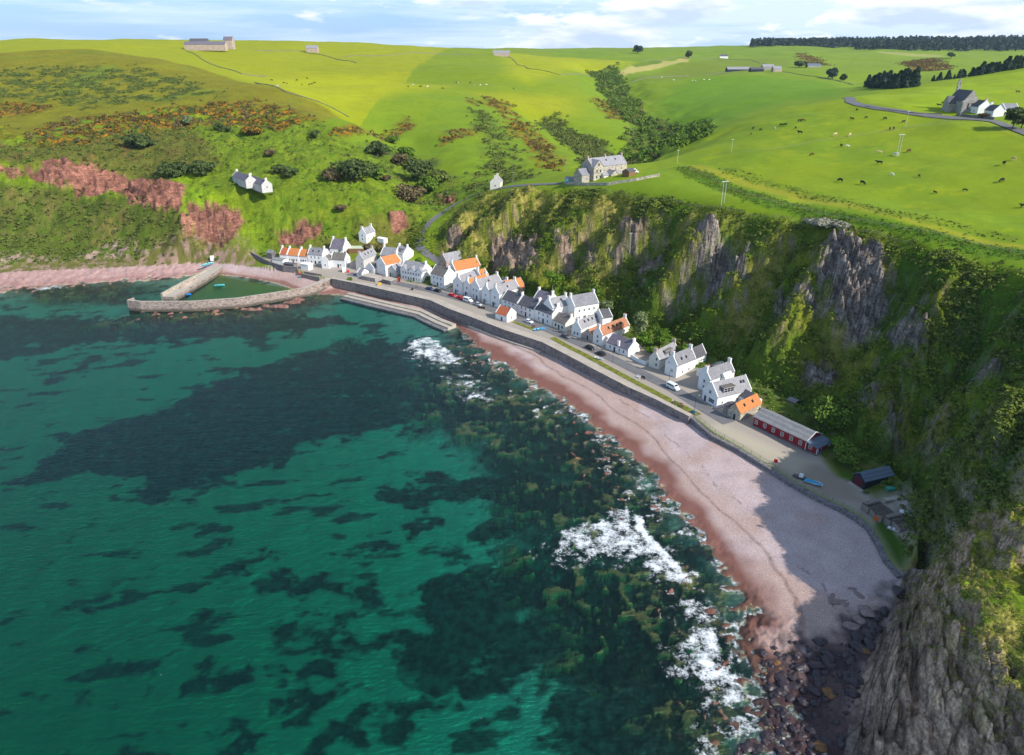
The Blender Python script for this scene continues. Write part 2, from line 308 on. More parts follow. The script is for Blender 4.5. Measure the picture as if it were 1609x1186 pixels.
def cells(u, v, seed):
    iu = np.floor(u).astype(np.int64); iv = np.floor(v).astype(np.int64); f1 = np.full(u.shape, 9., np.float32); f2 = f1.copy(); rid = np.zeros(u.shape, np.float32)
    for a in (-1, 0, 1):
        for b_ in (-1, 0, 1):
            h = _hash(iu + a, iv + b_, seed); px_ = iu + a + (h & 255) / 256; py_ = iv + b_ + ((h >> 8) & 255) / 256; d = (px_ - u) ** 2 + (py_ - v) ** 2
            n_ = d < f1; f2 = np.where(n_, f1, np.minimum(f2, d)); rid = np.where(n_, ((h >> 16) & 255) / 255., rid); f1 = np.where(n_, d, f1)
    return np.sqrt(f2) - np.sqrt(f1), rid
uu_full = X * .55 - Y * .83
kk_ = (SCARS > .02) | (HEADZ > .05); CRACK = np.ones(X.shape, np.float32); BLK = np.full(X.shape, .5, np.float32)
uu = (X * .55 - Y * .83)[kk_] + 1.2 * wx[kk_] * .15; vv = BASE[kk_] + .25 * uu + .8 * n8[kk_]
e1, r1_ = cells(uu / 5.5, vv / 2.0, 161); e2, r2_ = cells(uu / 2.4, vv / .9, 162); CRACK[kk_] = np.minimum(sstep(0, .16, e1), .55 + .45 * sstep(0, .2, e2)); BLK[kk_] = .65 * r1_ + .35 * r2_
SCR = ROCK + RED * .3
dz += SCR * ((BLK - .5) * 1.5 + (CRACK - 1) * .5) + RED * (perlin(BASE / 3.6 + fbm(X / 16, Y / 16, 2, 68) * 2.5, s_ax / 30, 69) * 4.5)
dz += ROCK * (face(n8 * 0, 8, 6, 2, 170) * 4.0)
dz += SCARS * (strata * (2.6 - 1.6 * RED) + blocky * (1.6 - RED) - .6 + ROCK * 1.2 + ledge * 2.6 + np.sin(2 * np.pi * (BASE / 2.5 + .8 * fbm(X / 12, Y / 12, 2, 66))) * np.where(HEADZ > .3, 1.25, .42) + .25 * np.abs(perlin(X / .8, Y / .8, 67))) * np.where(HEADZ > .3, .5, 1.0)
dz *= (1 - TERR) * (1 - roadw)
# spill at the coast joins
H = BASE + np.where(ISSEA, 0, dz * sstep(0, 4, -seasd + 4 * 0))
# ------------------------------------------------------------------ bed, reefs, beach
def gpoly(pts): return [G(*p, 0)[:2] for p in pts]
REEF = px_mask([[(716,520),(760,560),(840,612),(910,660),(1000,735),(1060,810),(1110,880),(1150,960),(1190,1100),(1130,1186),(1040,1186),(1000,1080),(900,1060),(880,960),(760,900),(800,850),(770,770),(740,700),(660,670),(640,600),(680,550)],
                [(215,490),(300,488),(420,480),(480,466),(530,464),(500,480),(400,498),(300,508),(150,516),(130,503)],[(10,450),(180,446),(240,446),(220,470),(60,475)],[(530,526),(560,526),(560,538),(530,536)]], 8, 4, 9, 70, 0) * ISSEA
reefn = ridged((X + wx * .4) / 7, (Y + wy * .4) / 7, 3, 71) ; reefb = fbm(X / 3.0, Y / 3.0, 3, 72); patch = fbm(X / 30, Y / 30, 2, 76)
REEFP = px_mask([[(215,489),(300,487),(420,479),(470,468),(480,474),(400,496),(330,504),(250,502),(160,512),(150,505)]], 3, 4, 6, 82, 0) * ISSEA
bz = REEFP * sstep(-.08, .18, fbm(X / 11, Y / 4.5, 3, 83)) * 1.9 + REEF * ((reefn - .74) * 2.6 + reefb * .9 + patch * .7)
bed = np.where(ISSEA, bz * sstep(1.1, -.2, BASE), 0)
ROCKY_SHORE = px_mask([[(1120,880),(1160,905),(1190,950),(1230,990),(1300,1010),(1350,960),(1400,960),(1360,1060),(1330,1200),(1090,1230),(1150,1100),(1130,1000)]], 5, 4, 8, 73, 0.6) * ISSEA
bed = bed + ROCKY_SHORE * ((ridged(X / 5, Y / 5, 3, 74) - .62) * 1.1 + perlin(X / 1.6, Y / 1.6, 75) * .22)
LSHORE = px_mask([[(-200,440),(0,425),(120,423),(250,416),(320,416),(300,432),(230,442),(100,452),(0,460),(-200,480)]], 4, 3, 6, 77, 1.0) * ISSEA
bed = bed + LSHORE * (perlin(X / 2.3, Y / 2.3, 78) * .5 + perlin(X / 5, Y / 5, 79) * .6)
beachm = ISSEA & (BASE > -.3)
bed = bed + beachm * (perlin(X / 6, Y / 6, 80) * .08 + perlin(X / 1.5, Y / 1.5, 81) * .03)
H = (H + bed).astype(np.float32)
FLECK = REEF * sstep(.13, .27, fbm(X / 3.4, Y / 2.7, 4, 171) + .85 * fbm(X / 15, Y / 12, 3, 172)); H = (H + FLECK * np.maximum(0, -.12 - H) * .88).astype(np.float32)
zf = lambda x, y: float(zsamp(H, np.array([x]), np.array([y]))[0])
def hitz(px, py):
    x, y = hit(px, py, H); return (x, y, zf(x, y))

# ------------------------------------------------------------------ ground cover colours (what grows or lies where)
nx, ny, nz = grad(H); ln = np.sqrt(nx * nx + ny * ny + nz * nz); STEEP = np.degrees(np.arccos(np.clip(np.abs(nz) / ln, 0, 1)))
col = np.zeros(X.shape + (3,), np.float32)
def paint(c, m):
    global col
    m = np.clip(m, 0, 1)[..., None]; col = col * (1 - m) + np.asarray(c, np.float32) * m
def region(pts, soft=6, warp=3, sc=20, seed=90):
    P = hpoly(pts); far = max(math.hypot(*p) for p in P)
    sd = polysd(P, X + fbm(X / sc, Y / sc, 2, seed) * warp, Y + fbm(X / sc, Y / sc, 2, seed + 1) * warp, 80)
    return sstep(-soft, soft, sd) * landm
nA = fbm(X / 16, Y / 16, 4, 101); nB = fbm(X / 5, Y / 5, 4, 102); nC = fbm(X / 60, Y / 60, 3, 103); nD = fbm(X / 1.8, Y / 1.8, 3, 104)
nE = fbm(X / 9 + 50, Y / 9, 3, 105)
nA = face(nA, 14, 9, 4, 101); nB = face(nB, 5, 3.5, 4, 102); nD = face(nD, 2, 1.4, 3, 104); nE = face(nE, 9, 6, 3, 105)
LUSH = (.165, .25, .008); YEL = (.30, .33, .003); DEEP = (.09, .175, .008)
paint(LUSH, np.ones(X.shape))
paint((.20, .27, .006), sstep(-.1, .4, nC) * .7)
paint(DEEP, sstep(.05, .5, nA) * .35 * (1 - plat))
# far fields, each its own sward
paint((.20, .25, .006), region([(290,76),(440,64),(560,68),(740,82),(800,100),(820,130),(700,128),(560,112),(420,122)], 26))
paint((.165, .235, .008), region([(420,95),(560,100),(740,112),(700,128),(480,118)], 28) * .8)
paint((.36, .34, .004), region([(-100,66),(60,58),(200,57),(290,72),(330,82),(420,118),(440,138),(250,92),(100,80),(-100,84)], 5))
paint((.33, .35, .004), region([(400,122),(480,116),(600,128),(700,140),(640,155),(560,162),(470,160),(430,140)], 30))
paint((.29, .32, .004), region([(790,84),(930,90),(1000,98),(900,112),(830,130),(800,118)], 24))
paint((.34, .33, .006), region([(740,150),(900,150),(905,175),(860,190),(780,165)], 26) * .6)
paint((.40, .35, .10), region([(970,112),(990,104),(1080,92),(1084,98),(1000,112),(980,115)], 5))
paint((.13, .20, .012), region([(990,104),(1040,94),(1040,100),(1000,106)], 4))
paint((.13, .24, .006), region([(1040,150),(1080,128),(1200,122),(1310,130),(1330,150),(1240,158),(1140,188),(1050,195)], 14))
paint((.16, .21, .012), region([(1000,115),(1120,92),(1240,92),(1240,104),(1120,120),(1010,128)], 6) * .8)
paint((.19, .27, .010), region([(1250,85),(1609,80),(1609,100),(1480,120),(1330,130),(1250,110)], 10) * .7)
paint((.36, .34, .10), region([(1370,80),(1480,86),(1490,90),(1400,86)], 5) * .7)
paint((.24, .34, .004), region([(1342,152),(1400,146),(1480,128),(1620,108),(1620,180),(1500,185),(1400,172),(1345,160)], 4))
grain = (1 + .10 * nA + .07 * nB + .07 * fbm(X / 28, Y / 9, 3, 106))[..., None]; col = col * grain
# heath on the front of the left hill
heath = region([(-120,86),(100,80),(250,91),(420,132),(552,186),(500,198),(420,168),(250,172),(120,185),(50,215),(-120,235)], 5)
paint((.19, .175, .008), heath * .95)
paint((.15, .19, .012), heath * sstep(.1, .5, nC))
dk = region([(-20,115),(60,105),(200,105),(290,120),(342,150),(250,158),(160,168),(60,165),(-20,150)], 16, 10)
paint((.05, .085, .016), dk * sstep(-.12, .1, nA + nB * .6) * .8)
gorse = region([(40,228),(60,205),(110,186),(250,172),(400,158),(430,165),(490,188),(470,200),(420,205),(300,200),(210,212),(120,225)], 10, 8)
gorse = np.maximum(gorse, region([(-60,165),(40,160),(78,172),(30,182),(-60,186)], 5, 5))
gorse = np.maximum(gorse, region([(520,205),(560,196),(640,190),(648,205),(600,212),(540,215)], 6, 6))
gorse = np.maximum(gorse, region([(795,190),(830,195),(880,240),(880,262),(855,260),(825,235),(795,215)], 7, 12) * .85); gorse = np.maximum(gorse, np.maximum(region([(760,155),(800,165),(815,180),(790,185),(765,170)], 6, 8), region([(735,160),(752,165),(748,176),(738,172)], 4, 6)))
gorse = np.maximum(gorse, region([(935,145),(990,155),(1010,170),(960,180),(930,155)], 6, 8) * .8)
gorse = np.maximum(gorse, region([(700,218),(760,210),(740,228),(690,235)], 5, 6) * .8); gorse = np.maximum(gorse, region([(1410,98),(1470,92),(1500,105),(1440,112)], 8, 8)); gorse = np.maximum(gorse, region([(1250,84),(1290,92),(1305,104),(1260,98)], 6, 8) * .8)
brownslope = region([(-120,225),(60,225),(290,200),(330,215),(360,265),(300,275),(240,282),(140,258),(60,266),(-120,262)], 8, 6)
paint((.105, .10, .018), brownslope * .9); paint((.15, .095, .03), brownslope * sstep(.0, .4, nA) * .8); paint((.06, .085, .012), brownslope * sstep(.05, .3, -nB) * .6)
paint((.09, .065, .014), gorse * sstep(-.35, .05, nA + nB))
paint((.36, .165, .006), gorse * sstep(.06, .22, nB + .5 * nD + .3 * nA))
paint((.045, .065, .012), gorse * sstep(.08, .3, nE - nB * .5))
lslope = region([(-120,296),(60,290),(120,306),(200,312),(280,335),(285,400),(200,410),(0,415),(-120,420)], 4, 4)
paint((.09, .112, .016), lslope); paint((.16, .13, .035), lslope * sstep(0, .35, nA) * .8); paint((.07, .12, .008), lslope * sstep(0, .3, -nB) * .7)
paint((.33, .23, .19), lslope * px_mask([[(110,405),(180,375),(240,395),(300,405),(200,415)], [(0,395),(60,402),(120,412),(0,418)]], 3, 4, 6, 55) * sstep(-.15, .1, nB))
bright = region([(300,200),(420,205),(500,190),(540,220),(600,240),(690,330),(650,400),(440,405),(345,405),(390,350),(370,310),(300,290),(360,265),(330,215)], 8, 6)
paint((.12, .175, .010), bright * .9); paint((.20, .235, .014), bright * sstep(0, .4, nA) * .6); paint((.075, .15, .006), bright * sstep(.05, .35, -nB + nE * .4) * .7)
paint((.13, .115, .022), bright * region([(560,350),(650,335),(660,400),(430,400),(440,385),(560,372)], 6, 5) * .75)
SCA = region([(850,180),(875,178),(905,200),(950,212),(1010,222),(1020,235),(985,247),(950,262),(925,255),(905,232),(870,215),(850,195)], 6, 8); SCF = region([(925,108),(965,103),(985,130),(1015,165),(1068,188),(1060,205),(1035,225),(1010,222),(985,205),(1000,190),(965,165),(945,140)], 6, 8); SCL = region([(740,185),(765,182),(790,215),(815,250),(840,275),(800,290),(770,300),(720,310),(690,330),(650,300),(690,275),(740,270),(765,250),(750,215)], 8, 10); scrub = np.clip(SCA + SCF + SCL * .8 + region([(560,232),(620,222),(690,250),(690,330),(640,300),(600,265)], 8, 10), 0, 1)
paint((.10, .165, .012), scrub * .6); paint((.05, .075, .018), scrub * sstep(-.05, .25, nA + nB * .5) * .8); paint((.12, .085, .02), scrub * sstep(.1, .35, nE) * .6)
# the right-hand field, track and bank above the cliff
grazed = plat
paint((.21, .28, .006), grazed * sstep(-.3, .3, nC + nB * .25) * .8); paint((.275, .31, .006), grazed * sstep(.1, .5, nA + nB * .5) * .5)
bank = region([(1062,262),(1085,262),(1180,300),(1300,330),(1420,352),(1609,392),(1700,415),(1700,430),(1609,408),(1420,368),(1300,348),(1180,318),(1075,275)], 2.2, 1.2, 6)
paint((.075, .17, .008), bank); paint((.11, .2, .01), bank * sstep(-.1, .3, nB))
track = region([(1080,258),(1100,258),(1160,280),(1300,312),(1450,350),(1609,384),(1700,405),(1700,413),(1609,391),(1450,357),(1300,322),(1150,288),(1082,264)], 1.4, .8, 6)
paint((.30, .29, .02), track * (.75 + .25 * nB))
bank2 = region([(1130,262),(1185,272),(1195,280),(1250,296),(1400,330),(1609,372),(1609,380),(1400,340),(1250,306),(1150,278)], 1.6, 2, 6)
paint((.13, .18, .012), bank2 * sstep(-.3, .2, nB) * .85)
# cliff turf and bare stone
cm = cliff * (1 - HEADZ * .5)
ribn = sstep(-.05, .25, GUL)
paint((.075, .125, .008), cm * .95)
paint((.15, .165, .014), cm * sstep(-.2, .35, nA + GUL * 1.2) * .85)
paint((.24, .20, .055), cm * sstep(.05, .45, nB * .7 + GUL * 1.4 + nE * .6) * .55)
paint((.045, .11, .006), cm * sstep(.0, .35, -GUL + nE * .5 - .05) * .75)
nose = region([(680,400),(690,340),(740,312),(800,298),(860,296),(960,305),(1040,320),(1180,345),(1190,370),(1040,345),(900,345),(800,345),(740,420)], 8, 8)
paint((.33, .28, .065), nose * cm * sstep(-.35, .2, nB + nA * .6) * .8)
nearg = sstep(-4, 6, polysd([(88,118),(84,108),(96,95),(78,76),(76,50),(140,40),(160,90),(125,118),(104,124)], X, Y, 60)) * landm
paint((.25, .235, .03), nearg * .85); paint((.28, .24, .06), nearg * sstep(.0, .3, nB + nD * .6) * .7); paint((.10, .15, .01), nearg * sstep(.05, .3, -nE) * .6)
crest = 1 - sstep(2.5, 9, linedist(hpoly([(1455,895),(1480,902),(1515,935),(1550,990),(1600,1065),(1640,1110)]), X, Y, 40)); paint((.40, .32, .09), crest * sstep(-.3, .25, nB + nD * .5) * .8)
sp = region([(1440,790),(1500,790),(1560,800),(1560,830),(1480,890),(1430,890)], 3, 3); paint((.15, .10, .035), sp * sstep(-.2, .3, nA + nB) * .8)
paint((.42, .26, .01), region([(1520,815),(1555,815),(1550,835),(1520,838)], 2.5, 3) * sstep(-.1, .2, nB) * .8); paint((.33, .17, .008), px_mask([[(1295,366),(1330,362),(1340,378),(1300,380)]], 2, 3, 4) * sstep(-.1, .25, nB) * .8)
stone = ROCK * sstep(-.55, .05, nB * .7 + nD * .4 + .25 * ROCK)
stone = np.maximum(stone, cm * (1 - HEADZ) * sstep(69, 79, STEEP + nB * 16) * .7)
stone = np.maximum(stone, HEADZ * sstep(52, 66, STEEP + nB * 16))
gc = .5 + .5 * face(fbm(X / 7, Y / 7, 3, 120), 7, 4, 4, 120)
scol = np.stack([.185 + .16 * gc + .06 * strata, .15 + .13 * gc + .05 * strata, .13 + .11 * gc + .04 * strata], -1)
hz = HEADZ[..., None]; band = sstep(-.1, .35, ledge)[..., None]; scol = scol * (1 - hz) + hz * (np.stack([.47 + .24 * gc, .32 + .18 * gc, .225 + .13 * gc], -1) * (1 - band * .25))
bed_ = np.abs(((BASE * .9 + .12 * uu_full + .9 * n8) % 1.0) - .5); scol = scol * (1 - .6 * (sstep(.13, .02, bed_) * sstep(-.35, .1, nA))[..., None])
scol = scol * (.72 + .5 * BLK[..., None]) * (.45 + .55 * CRACK[..., None])
warm = (sstep(262, 320, Y) * .9)[..., None]
scol = scol * (1 - warm) + (np.stack([.24 + .12 * gc, .165 + .09 * gc, .115 + .07 * gc], -1)) * warm
m = np.clip(stone, 0, 1)[..., None]; col = col * (1 - m) + scol * m
paint((.35, .29, .12), HEADZ * stone * sstep(.15, .4, nE + nB * .4) * .5)
paint((.42, .41, .36), ROCK * (1 - HEADZ) * sstep(.25, .42, nD + nB * .3) * .35)
redc = np.stack([.23 + .13 * gc, .092 + .075 * gc, .062 + .055 * gc], -1) * (.85 + .25 * BLK[..., None]) * (.72 + .35 * sstep(-.3, .2, perlin(BASE / 3.6 + fbm(X / 16, Y / 16, 2, 68) * 2.5, s_ax / 30, 69)))[..., None]; m = np.clip(RED * sstep(-.5, 0, nB + .3 * nD + RED * .3), 0, 1)[..., None]; col = col * (1 - m) + redc * m
coastrock = np.where((Y < 126) & (X > 30), 1, 0) * sstep(-9, -3, seasd + nB * 3) * landm; m = coastrock[..., None]; col = col * (1 - m) + scol * .8 * m; stone = np.maximum(stone, coastrock)
# terrace ground
rimL = sstep(-16, -5, seasd + nA * 6) * landm * (1 - TERR) * sstep(-125, -150, X); paint((.13, .125, .03), rimL); paint((.34, .22, .18), rimL * sstep(-.05, .25, nB + nD * .4) * .8)
paint((.36, .31, .26), TERR * landm)
seag = region([(1434,860),(1405,835),(1380,812),(1372,830),(1392,870),(1410,898),(1436,888)], 1.0, .4); paint((.05, .11, .008), seag * TERR)
paint((.07, .14, .010), TERR * region([(1300,720),(1330,690),(1390,735),(1380,745),(1345,760),(1318,752)], 1.5, 1.5)); paint((.22, .22, .05), TERR * region([(1292,722),(1312,720),(1325,750),(1310,745)], 1.2, 1.5) * .6)
paint((.30, .245, .195), TERR * region([(1185,705),(1285,730),(1330,758),(1360,790),(1300,782),(1225,735),(1150,690)], 1.5, .6))
paint((.44, .39, .29), TERR * region([(1130,665),(1185,690),(1280,728),(1250,748),(1180,712),(1110,672)], 2.5, 1.5) * .8)
_fd = linedist(FOOT, X, Y, 30)
backg = TERR * sstep(11.5, 8.0, _fd + nB * 2.5) * sstep(-75, -60, X) * sstep(150, 158, Y)
BACKG = backg
paint((.075, .115, .012), backg); paint((.12, .12, .03), backg * sstep(0, .3, nB))
rim = sstep(9, 4, _fd) * (1 - TERR) * landm * sstep(-75, -60, X) * sstep(120, 150, Y); paint((.07, .12, .010), rim)
# beach shingle
dry = np.clip((BASE - .52 + fbm(X / 14, Y / 14, 3, 130) * .55) / .5, 0, 1)
peb = np.stack([.49 + .10 * nB, .385 + .09 * nB, .375 + .09 * nB], -1); sandy = np.stack([.46 + .05 * nA, .33 + .04 * nA, .29 + .04 * nA], -1)
k = np.clip(sstep(-.15, .3, nC + nA * .8 + .4 * sstep(1.2, 2.6, BASE) - .15), 0, 1)[..., None]; shing = sandy * (1 - k) + peb * k
wet = np.stack([.215 + .03 * nB, .098 + .02 * nB, .078 + .02 * nB], -1); d3 = dry[..., None]; shing = shing * d3 + wet * (1 - d3)
wrack = (sstep(.07, .015, np.abs(BASE - 1.3 + fbm(X / 30, Y / 30, 4, 131) * .45)) * (.55 + .5 * nD) + .7 * sstep(.05, .01, np.abs(BASE - 1.95 + fbm(X / 24, Y / 24, 4, 132) * .5)) * sstep(-.1, .15, nB + nD * .5)) * .8
shing = shing * (1 - wrack[..., None]) + np.array([.10, .05, .035], np.float32) * wrack[..., None]
lred = np.clip(LSHORE + sstep(-20, -60, X) * .3, 0, 1)[..., None]; shing = shing * (1 - lred * .7) + np.stack([.42 + .16 * nD, .25 + .12 * nD, .225 + .11 * nD], -1) * lred * .7
bs = np.clip(sstep(-.12, .1, H), 0, 1) * ISSEA; m = bs[..., None]; col = col * (1 - m) + shing * m
paint((.105, .055, .04), ROCKY_SHORE * sstep(.75, .25, BASE + nA * .4) * .9); paint((.05, .028, .026), ROCKY_SHORE * sstep(.05, .4, nA + nB) * .75)
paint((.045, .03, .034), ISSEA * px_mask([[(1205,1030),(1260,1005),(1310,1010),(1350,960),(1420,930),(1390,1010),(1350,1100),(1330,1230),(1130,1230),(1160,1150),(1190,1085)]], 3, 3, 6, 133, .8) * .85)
# bed under water: pale sand, dark weed
WEED = px_mask([[(0,737),(37,711),(93,663),(160,640),(205,633),(261,618),(317,588),(373,571),(466,543),(600,525),(690,545),(740,600),(770,660),(700,655),(640,662),(600,659),(503,674),(447,700),(354,719),(317,748),(280,756),(224,752),(194,722),(112,722)],
  [(-50,488),(190,488),(230,500),(170,528),(130,530),(60,545),(-50,552)],[(55,578),(110,558),(150,540),(170,545),(120,570),(70,582)],[(190,500),(520,488),(560,500),(420,520),(260,530),(180,520)],
  [(365,895),(380,880),(430,870),(560,890),(590,900),(620,910),(600,930),(540,925),(480,915)],[(410,950),(480,940),(560,950),(600,960),(610,985),(560,995),(520,980),(480,960)],[(275,1045),(300,1020),(380,1010),(370,1035),(310,1050)],
  [(400,1010),(450,1000),(520,1020),(515,1058),(470,1040),(410,1045)],[(430,1070),(470,1055),(510,1070),(500,1090),(440,1090)],[(335,1140),(345,1100),(410,1105),(390,1125)],[(160,1150),(200,1140),(270,1155),(260,1175),(180,1170)],
  [(140,1010),(230,1015),(215,1040),(170,1030)],[(75,915),(110,893),(145,910),(120,922)],[(490,1150),(520,1110),(620,1095),(710,1075),(690,1110),(640,1130),(560,1160),(500,1175)],[(270,945),(300,935),(330,945),(300,955)],
  [(315,860),(350,850),(400,845),(380,862),(330,870)],[(430,850),(480,845),(500,860),(450,880)],[(640,905),(680,890),(760,870),(840,855),(900,890),(1050,930),(1060,1020),(1100,1120),(1120,1230),(950,1230),(900,1150),(850,1080),(760,1075),(700,1050),(620,1030),(600,1000),(650,960)],
  [(560,760),(600,745),(700,735),(820,745),(900,770),(930,800),(860,800),(800,780),(720,775),(620,778)],[(640,800),(680,795),(690,812),(660,822)],[(740,800),(780,805),(800,840),(760,845)],[(545,840),(610,830),(620,840),(560,850)],[(660,860),(700,850),(720,860),(680,875)]], 6, 5, 12, 140, 0)
WEED = sstep(.32, .74, WEED + .75 * fbm(X / 11, Y / 6, 4, 143) + .3 * fbm(X / 2.4, Y / 1.8, 3, 144))
small = sstep(.17, .34, fbm((X + .35 * Y) / 17, (Y - .2 * X) / 6.5, 4, 141) + .12 * nC)
WEED = np.maximum(WEED * sstep(-.75, -.35, nA + .3 * nE), small * .9)
WEED = np.maximum(WEED, REEF * sstep(-.3, .15, nA + nE) * .85)
bedc = np.array([.50, .54, .36], np.float32) * (1 + .12 * nA[..., None]); w = np.clip(WEED * (.90 + .22 * nB + .2 * nD), 0, 1)[..., None]
bedc = bedc * (1 - w) + np.stack([.012 + .02 * np.maximum(nB, 0), .022 + .05 * np.maximum(nB + nD * .4, 0), .014 + .03 * np.maximum(nB, 0)], -1) * w
rb = np.clip(REEF * .92 - .25 * sstep(-1.2, -2.5, H), 0, 1)[..., None]; bedc = bedc * (1 - rb) + np.stack([.036 + .04 * nB, .042 + .04 * nB, .020 + .02 * nB], -1) * rb
kelp = FLECK[..., None] * .95; bedc = bedc * (1 - kelp) + np.stack([.33 + .14 * nD, .27 + .12 * nD, .085 + .04 * nD], -1) * kelp
u = (sstep(.16, -.05, H) * ISSEA)[..., None]; col = col * (1 - u) + bedc * u
harb = (polysd([G(*p, 0)[:2] for p in [(340,431),(462,454),(440,462),(330,480),(262,468)]], X, Y, 20) > 0) & ISSEA
col[harb & (H < .1)] = col[harb & (H < .1)] * .15 + np.array([.32, .36, .04], np.float32) * .85
col = np.clip(col, .003, .8)

# ------------------------------------------------------------------ mesh helpers
def mat(name):
    m = bpy.data.materials.new(name); m.use_nodes = True
    return m, m.node_tree.nodes, m.node_tree.links, m.node_tree.nodes['Principled BSDF']
def grid_mesh(name, X, Y, Z, keep=None):
    nr, nt = X.shape; V = np.stack([X, Y, Z], -1).reshape(-1, 3).astype(np.float32)
    i = np.arange(nr * nt).reshape(nr, nt); q = np.stack([i[:-1, :-1], i[:-1, 1:], i[1:, 1:], i[1:, :-1]], -1).reshape(-1, 4)
    if keep is not None:
        q = q[keep.ravel()]; used = np.unique(q); remap = np.zeros(nr * nt, np.int64); remap[used] = np.arange(len(used)); q = remap[q]; V = V[used]
    else: used = np.arange(nr * nt)
    me = bpy.data.meshes.new(name); me.vertices.add(len(V)); me.vertices.foreach_set('co', V.ravel()); me.loops.add(q.size); me.loops.foreach_set('vertex_index', q.ravel().astype(np.int32))
    me.polygons.add(len(q)); me.polygons.foreach_set('loop_start', np.arange(0, q.size, 4, dtype=np.int32)); me.polygons.foreach_set('loop_total', np.full(len(q), 4, np.int32))
    me.polygons.foreach_set('use_smooth', np.ones(len(q), bool)); me.update(calc_edges=True)
    return me, used
def vattr(me, name, arr):
    a = me.attributes.new(name, 'FLOAT', 'POINT'); a.data.foreach_set('value', np.ascontiguousarray(arr, np.float32))
def vcol(me, name, arr):
    a = me.attributes.new(name, 'FLOAT_COLOR', 'POINT'); a.data.foreach_set('color', np.concatenate([arr, np.ones((len(arr), 1), np.float32)], 1).astype(np.float32).ravel())
def link(o): C.objects.link(o); return o
def structure(name, me, m=None, kind='structure'):
    o = bpy.data.objects.new(name, me); link(o); o['kind'] = kind
    if m: me.materials.append(m)
    return o

rough_veg = np.clip(cliff * .8 + LEFTH * .7 + scrub * .8 + gorse + heath * .5 + bank * .6 + .22 * landm, 0, 1) * (1 - TERR)
m, N, L, B = mat('ground')
a = N.new('ShaderNodeAttribute'); a.attribute_name = 'cover'
g = N.new('ShaderNodeNewGeometry')
def noise(N, L, vec, scale, detail=4, rough=.6, dim='3D'):
    n = N.new('ShaderNodeTexNoise'); n.inputs['Scale'].default_value = scale; n.inputs['Detail'].default_value = detail; n.inputs['Roughness'].default_value = rough
    L.new(vec, n.inputs['Vector']); return n
def mathn(N, L, op, a, b=None, clamp=False):
    n = N.new('ShaderNodeMath'); n.operation = op; n.use_clamp = clamp
    for i, v in enumerate((a, b)):
        if v is None: continue
        if isinstance(v, (int, float)): n.inputs[i].default_value = v
        else: L.new(v, n.inputs[i])
    return n.outputs[0]
def maprange(N, L, v, a, b, c, d):
    n = N.new('ShaderNodeMapRange'); L.new(v, n.inputs[0])
    for i, x in enumerate((a, b, c, d)): n.inputs[i + 1].default_value = x
    return n.outputs[0]
def mulcol(N, L, colr, f):
    n = N.new('ShaderNodeVectorMath'); n.operation = 'SCALE'; L.new(colr, n.inputs[0]); L.new(f, n.inputs['Scale']); return n.outputs[0]
def mixcol(N, L, f, a, b):
    n = N.new('ShaderNodeMix'); n.data_type = 'RGBA'
    for i, v in ((0, f), (6, a), (7, b)):
        if isinstance(v, (int, float)): n.inputs[i].default_value = v
        elif isinstance(v, tuple): n.inputs[i].default_value = (*v, 1) if len(v) == 3 else v
        else: L.new(v, n.inputs[i])
    return n.outputs[2]
v1 = N.new('ShaderNodeAttribute'); v1.attribute_name = 'tuft'; p1 = N.new('ShaderNodeAttribute'); p1.attribute_name = 'shingle'; r1 = N.new('ShaderNodeAttribute'); r1.attribute_name = 'stone'
n_f = noise(N, L, g.outputs['Position'], 1.6, 5, .7); n_m = noise(N, L, g.outputs['Position'], .35, 4, .65); n_p = noise(N, L, g.outputs['Position'], 3.5, 3, .8)
fa = maprange(N, L, n_f.outputs[0], .3, .7, .45, 1.55); fb = maprange(N, L, n_m.outputs[0], .3, .7, .72, 1.28)
n_l = noise(N, L, g.outputs['Position'], .06, 5, .6); fb = mathn(N, L, 'MULTIPLY', fb, maprange(N, L, n_l.outputs[0], .3, .7, .75, 1.25))
tuft = mathn(N, L, 'MULTIPLY', fa, fb)
one = mathn(N, L, 'ADD', mathn(N, L, 'MULTIPLY', mathn(N, L, 'SUBTRACT', tuft, 1.0), v1.outputs['Fac']), 1.0)
pf = maprange(N, L, n_p.outputs[0], .32, .68, .62, 1.38)
onep = mathn(N, L, 'ADD', mathn(N, L, 'MULTIPLY', mathn(N, L, 'SUBTRACT', pf, 1.0), p1.outputs['Fac']), 1.0)
mpz = N.new('ShaderNodeMapping'); mpz.inputs['Scale'].default_value = (.25, .25, 1.5); mpz.inputs['Rotation'].default_value = (.25, .18, 0); L.new(g.outputs['Position'], mpz.inputs[0])
n_s = noise(N, L, mpz.outputs[0], 1.0, 6, .7); n_c = noise(N, L, g.outputs['Position'], .33, 7, .75)
sf = mathn(N, L, 'MULTIPLY', maprange(N, L, n_s.outputs[0], .35, .65, .68, 1.3), maprange(N, L, n_c.outputs[0], .35, .65, .55, 1.4))
ones = mathn(N, L, 'ADD', mathn(N, L, 'MULTIPLY', mathn(N, L, 'SUBTRACT', sf, 1.0), r1.outputs['Fac']), 1.0)
c1 = mulcol(N, L, a.outputs['Color'], mathn(N, L, 'MULTIPLY', mathn(N, L, 'MULTIPLY', one, onep), ones)); L.new(c1, B.inputs['Base Color'])
B.inputs['Roughness'].default_value = .95; B.inputs['Specular IOR Level'].default_value = .15
bp = N.new('ShaderNodeBump'); bp.inputs['Distance'].default_value = 1.0
vor = N.new('ShaderNodeTexVoronoi'); vor.inputs['Scale'].default_value = .9; L.new(g.outputs['Position'], vor.inputs['Vector'])
